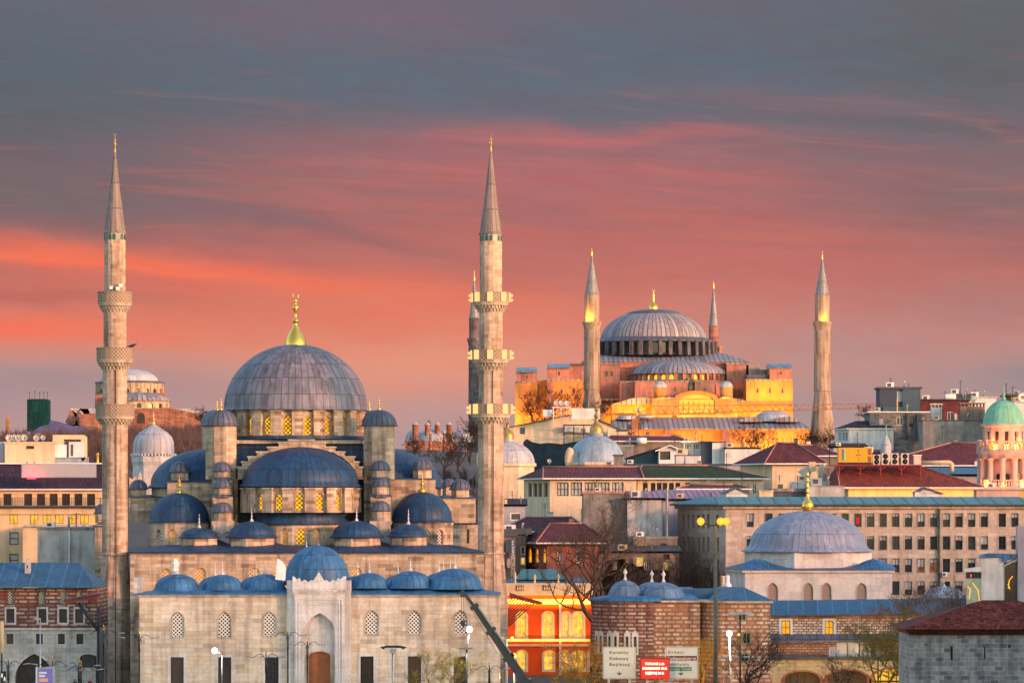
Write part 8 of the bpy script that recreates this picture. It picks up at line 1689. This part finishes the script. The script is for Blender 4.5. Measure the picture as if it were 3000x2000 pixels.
# wooded slopes that read as one mass
def wood(name, label, areas, n, mat, seed, hh=(5, 9)):
    R_ = random.Random(seed); mb = MB()
    for _ in range(n):
        d0, d1, y0, y1 = R_.choice(areas); Y = R_.uniform(y0, y1); x = wx(R_.uniform(d0, d1), Y); z = gz(x, Y); H = R_.uniform(*hh)
        mb.face([(x - .15, Y, z - .5), (x + .15, Y, z - .5), (x, Y, z + H * .6)])
        for k in range(34):
            t = R_.uniform(.2, .75); a = R_.uniform(0, 2 * pi); sp_ = R_.uniform(.15, .42) * H * (1.05 - t); p = Vector((x, Y, z + H * t * .8)); e = p + Vector((cos(a) * sp_, sin(a) * sp_, R_.uniform(.15, .38) * H)); w_ = .09
            mb.face([(p.x - w_, p.y, p.z), (p.x + w_, p.y, p.z), tuple(e)])
    return mb.build(name, M[mat], None, weld=False, kind='stuff', label=label, cat='woodland')
M['wood_far'] = m_plain('far_winter_wood', (.105, .070, .076), .95, .35, .15, .05, stain=0)
wood('woodland', 'bare purplish winter wood covering the hill behind the hotel and the left minaret', [(-40, 500, 930, 1180), (-40, 480, 1050, 1250)], 900, 'wood_far', 5)
wood('woodland', 'dark winter wood on the slope around the brick chimneys', [(915, 1130, 840, 1010)], 170, 'wood_far', 6, (3, 6))

# ------------------------------------------------------------------ people on the raised walk by the pavilion
px0 = wx(130, 478); MB().box(px0 - 1, px0 + 7, 470, 503, 0, 2.75).build('raised_walk', M['grey_ashlar'], None, kind='structure')
def person(cdx, Y, zf, label, coat, legs, seed):
    R_ = random.Random(seed); x = wx(cdx, Y); root = thing('person', label, 'person', (x, Y, zf), None)
    def skin(name, verts, edges, radii, mat, parent):
        me = bpy.data.meshes.new(name); me.from_pydata([(x + a, Y + b, zf + c) for a, b, c in verts], edges, []); o = bpy.data.objects.new(name, me); COL.objects.link(o); o.parent = parent; o.location = -wloc(parent)
        m_ = o.modifiers.new('skin', 'SKIN'); lay = me.skin_vertices[0].data
        for i, r in enumerate(radii): lay[i].radius = (r, r * .85)
        lay[0].use_root = True; s_ = o.modifiers.new('sub', 'SUBSURF'); s_.levels = 1; s_.render_levels = 1; me.materials.append(M[mat]); return o
    skin('body', [(0, 0, .95), (0, 0, 1.2), (0, -.02, 1.42), (0, -.02, 1.52), (0, -.03, 1.66), (.19, 0, 1.40), (.24, -.02, 1.12), (.25, -.10, .88), (-.19, 0, 1.40), (-.25, -.04, 1.12), (-.24, -.12, .88), (.10, 0, .90), (.11, -.05, .50), (.11, 0, .08), (.11, -.14, .04), (-.10, 0, .90), (-.12, .06, .50), (-.12, .12, .08), (-.12, -.02, .04)],
         [(0, 1), (1, 2), (2, 3), (3, 4), (2, 5), (5, 6), (6, 7), (2, 8), (8, 9), (9, 10), (0, 11), (11, 12), (12, 13), (13, 14), (0, 15), (15, 16), (16, 17), (17, 18)], [.15, .15, .15, .06, .105, .07, .055, .035, .07, .055, .035, .09, .065, .045, .04, .09, .065, .045, .04], legs, root)
    skin('coat', [(0, 0, .86), (0, 0, 1.2), (0, -.01, 1.42), (.20, 0, 1.41), (.25, -.02, 1.12), (.25, -.10, .95), (-.20, 0, 1.41), (-.26, -.04, 1.12), (-.24, -.12, .95)], [(0, 1), (1, 2), (2, 3), (3, 4), (4, 5), (2, 6), (6, 7), (7, 8)], [.19, .18, .17, .095, .075, .055, .095, .075, .055], coat, root)
    MB().lathe(x, Y - .02, [(.02, zf + 1.79), (.09, zf + 1.77), (.125, zf + 1.68), (.12, zf + 1.58), (.08, zf + 1.54)], 12).build('hood', M[coat], root); MB().lathe(x, Y - .10, [(.01, zf + 1.74), (.06, zf + 1.70), (.07, zf + 1.64), (.05, zf + 1.57), (.01, zf + 1.54)], 10).build('face', M['skin'], root)
M['skin'] = m_plain('skin_tone', (.38, .20, .14), .6, .1, 4, stain=0); M['maroon_cloth'] = m_plain('maroon_cloth', (.09, .012, .03), .9, .2, 4, stain=0); M['dark_cloth'] = m_plain('dark_cloth', (.02, .02, .028), .9, .2, 4, stain=0); M['denim'] = m_plain('blue_denim', (.03, .05, .12), .9, .2, 4, stain=0)
person(207, 481, 2.75, 'person in maroon hooded coat and blue jeans on the raised walk', 'maroon_cloth', 'denim', 1)
person(172, 479, 2.75, 'person in a dark coat standing beside the gate, lower left', 'dark_cloth', 'dark_cloth', 2)
# street lamps' warm spill on arcade and trees, plus one added to brighten signs
for d_, dyv, Y_, e_ in ((1900, 1548, 531, 1500), (2040, 1545, 528, 1300), (1345, 1560, 488, 900), (1610, 1560, 495, 700), (1148, 1555, 500, 1500), (1495, 1470, 388, 1100), (1540, 1500, 506, 900)):
    l = bpy.data.lights.new('warm_spill_light', 'POINT'); l.energy = e_; l.color = (1, .55, .14); l.shadow_soft_size = .3; o = bpy.data.objects.new('warm_spill_light', l); COL.objects.link(o); o.location = pt(d_, dyv, Y_)
# clutter on the roofs: aerials and stacks
for cx_, b_, t_, Y_, lab in ((1612, 1015, 998, 859, 'thin aerial on the white ridge house below the basilica'), (1731, 1018, 975, 752, 'twin-lamp aerial mast on the cream hip-roofed house'), (1905, 1066, 1030, 760, 'thin pole left of the white corner house'), (2087, 890, 880, 926, 'short aerial on the dark blue attic house'), (2311, 905, 880, 728, 'needle aerial beside the green copper dome'), (2128, 1062, 1035, 747, 'rod aerial above the lilac row house'), (1240, 955, 940, 953, 'short rod on the gabled building ridge'), (1395, 948, 935, 952, 'thin rod at the right of the blank billboard')):
    MB().tube([pt(cx_, b_, Y_), pt(cx_, t_, Y_)], .06, 4).tube([pt(cx_ - 2.5, t_ + 2, Y_), pt(cx_ + 2.5, t_ + 2, Y_)], .04, 3).build('aerial', M['iron'], None, label=lab, cat='aerial')
# every roof carries its own small things
R9 = random.Random(4)
for lb_, xa, xb, Y, dep, zt, kd, zr in HOUSES:
    if xb - xa < 2.6 or zt < 5: continue
    q = lambda a, b: xa + (xb - xa) * R9.uniform(a, b)
    if kd == 'hip' and zr > zt + .4:
        x = q(.45, .7); y = Y + dep * .58; o = thing('chimney', 'chimney on the ' + lb_, 'chimney', (x, y, zr - .6), 'small roof chimneys')
        MB().box(x - .38, x + .38, y - .3, y + .3, zr - 1.2, zr + .75).build('stack', M[R9.choice(('concrete', 'brown_render', 'paper'))], o); MB().box(x - .46, x + .46, y - .38, y + .38, zr + .75, zr + .87).build('cap', M['slate'], o)
    elif kd in ('flat', 'shed'):
        x = q(.1, .35); y = Y + 1.2; s_ = R9.uniform(.5, .9); o = thing('ventilation_box', 'ventilation box on the ' + lb_, 'ventilation unit', (x, y, zt + .25), 'small boxes on flat roofs')
        MB().box(x - s_, x + s_, y, y + 1.2, zt + .2, zt + .3 + s_ * 1.3).build('case', M[R9.choice(('white', 'galv', 'paper', 'cream'))], o); MB().box(x - s_ * .7, x + s_ * .3, y - .04, y, zt + .5, zt + .2 + s_ * 1.2).build('louvre', M['slate'], o)
        x = q(.5, .9); y = Y + 1.6; MB().tube([(x, y, zt + .2), (x, y, zt + 1.5), (x + .2, y, zt + 1.7)], .14, 8).build('vent_pipe', M['galv'], None, label='vent pipe on the ' + lb_, cat='vent pipe', group='pipes on flat roofs')
    x = q(.2, .85); y = Y + dep * .55; h_ = R9.uniform(1.8, 3.4); m_ = MB().tube([(x, y, zt), (x, y, zr + h_)], .05, 4)
    for k in range(3): m_.tube([(x - .5 + .1 * k, y, zr + h_ - .2 - .28 * k), (x + .5 - .1 * k, y, zr + h_ - .2 - .28 * k)], .03, 3)
    m_.build('aerial', M['iron'], None, label='tv aerial on the ' + lb_, cat='aerial', group='tv aerials on the roofs')
for l in bpy.data.lights:   # lamps were dimmed together with the exposure
    if l.type != 'SUN': l.energy *= 0.66
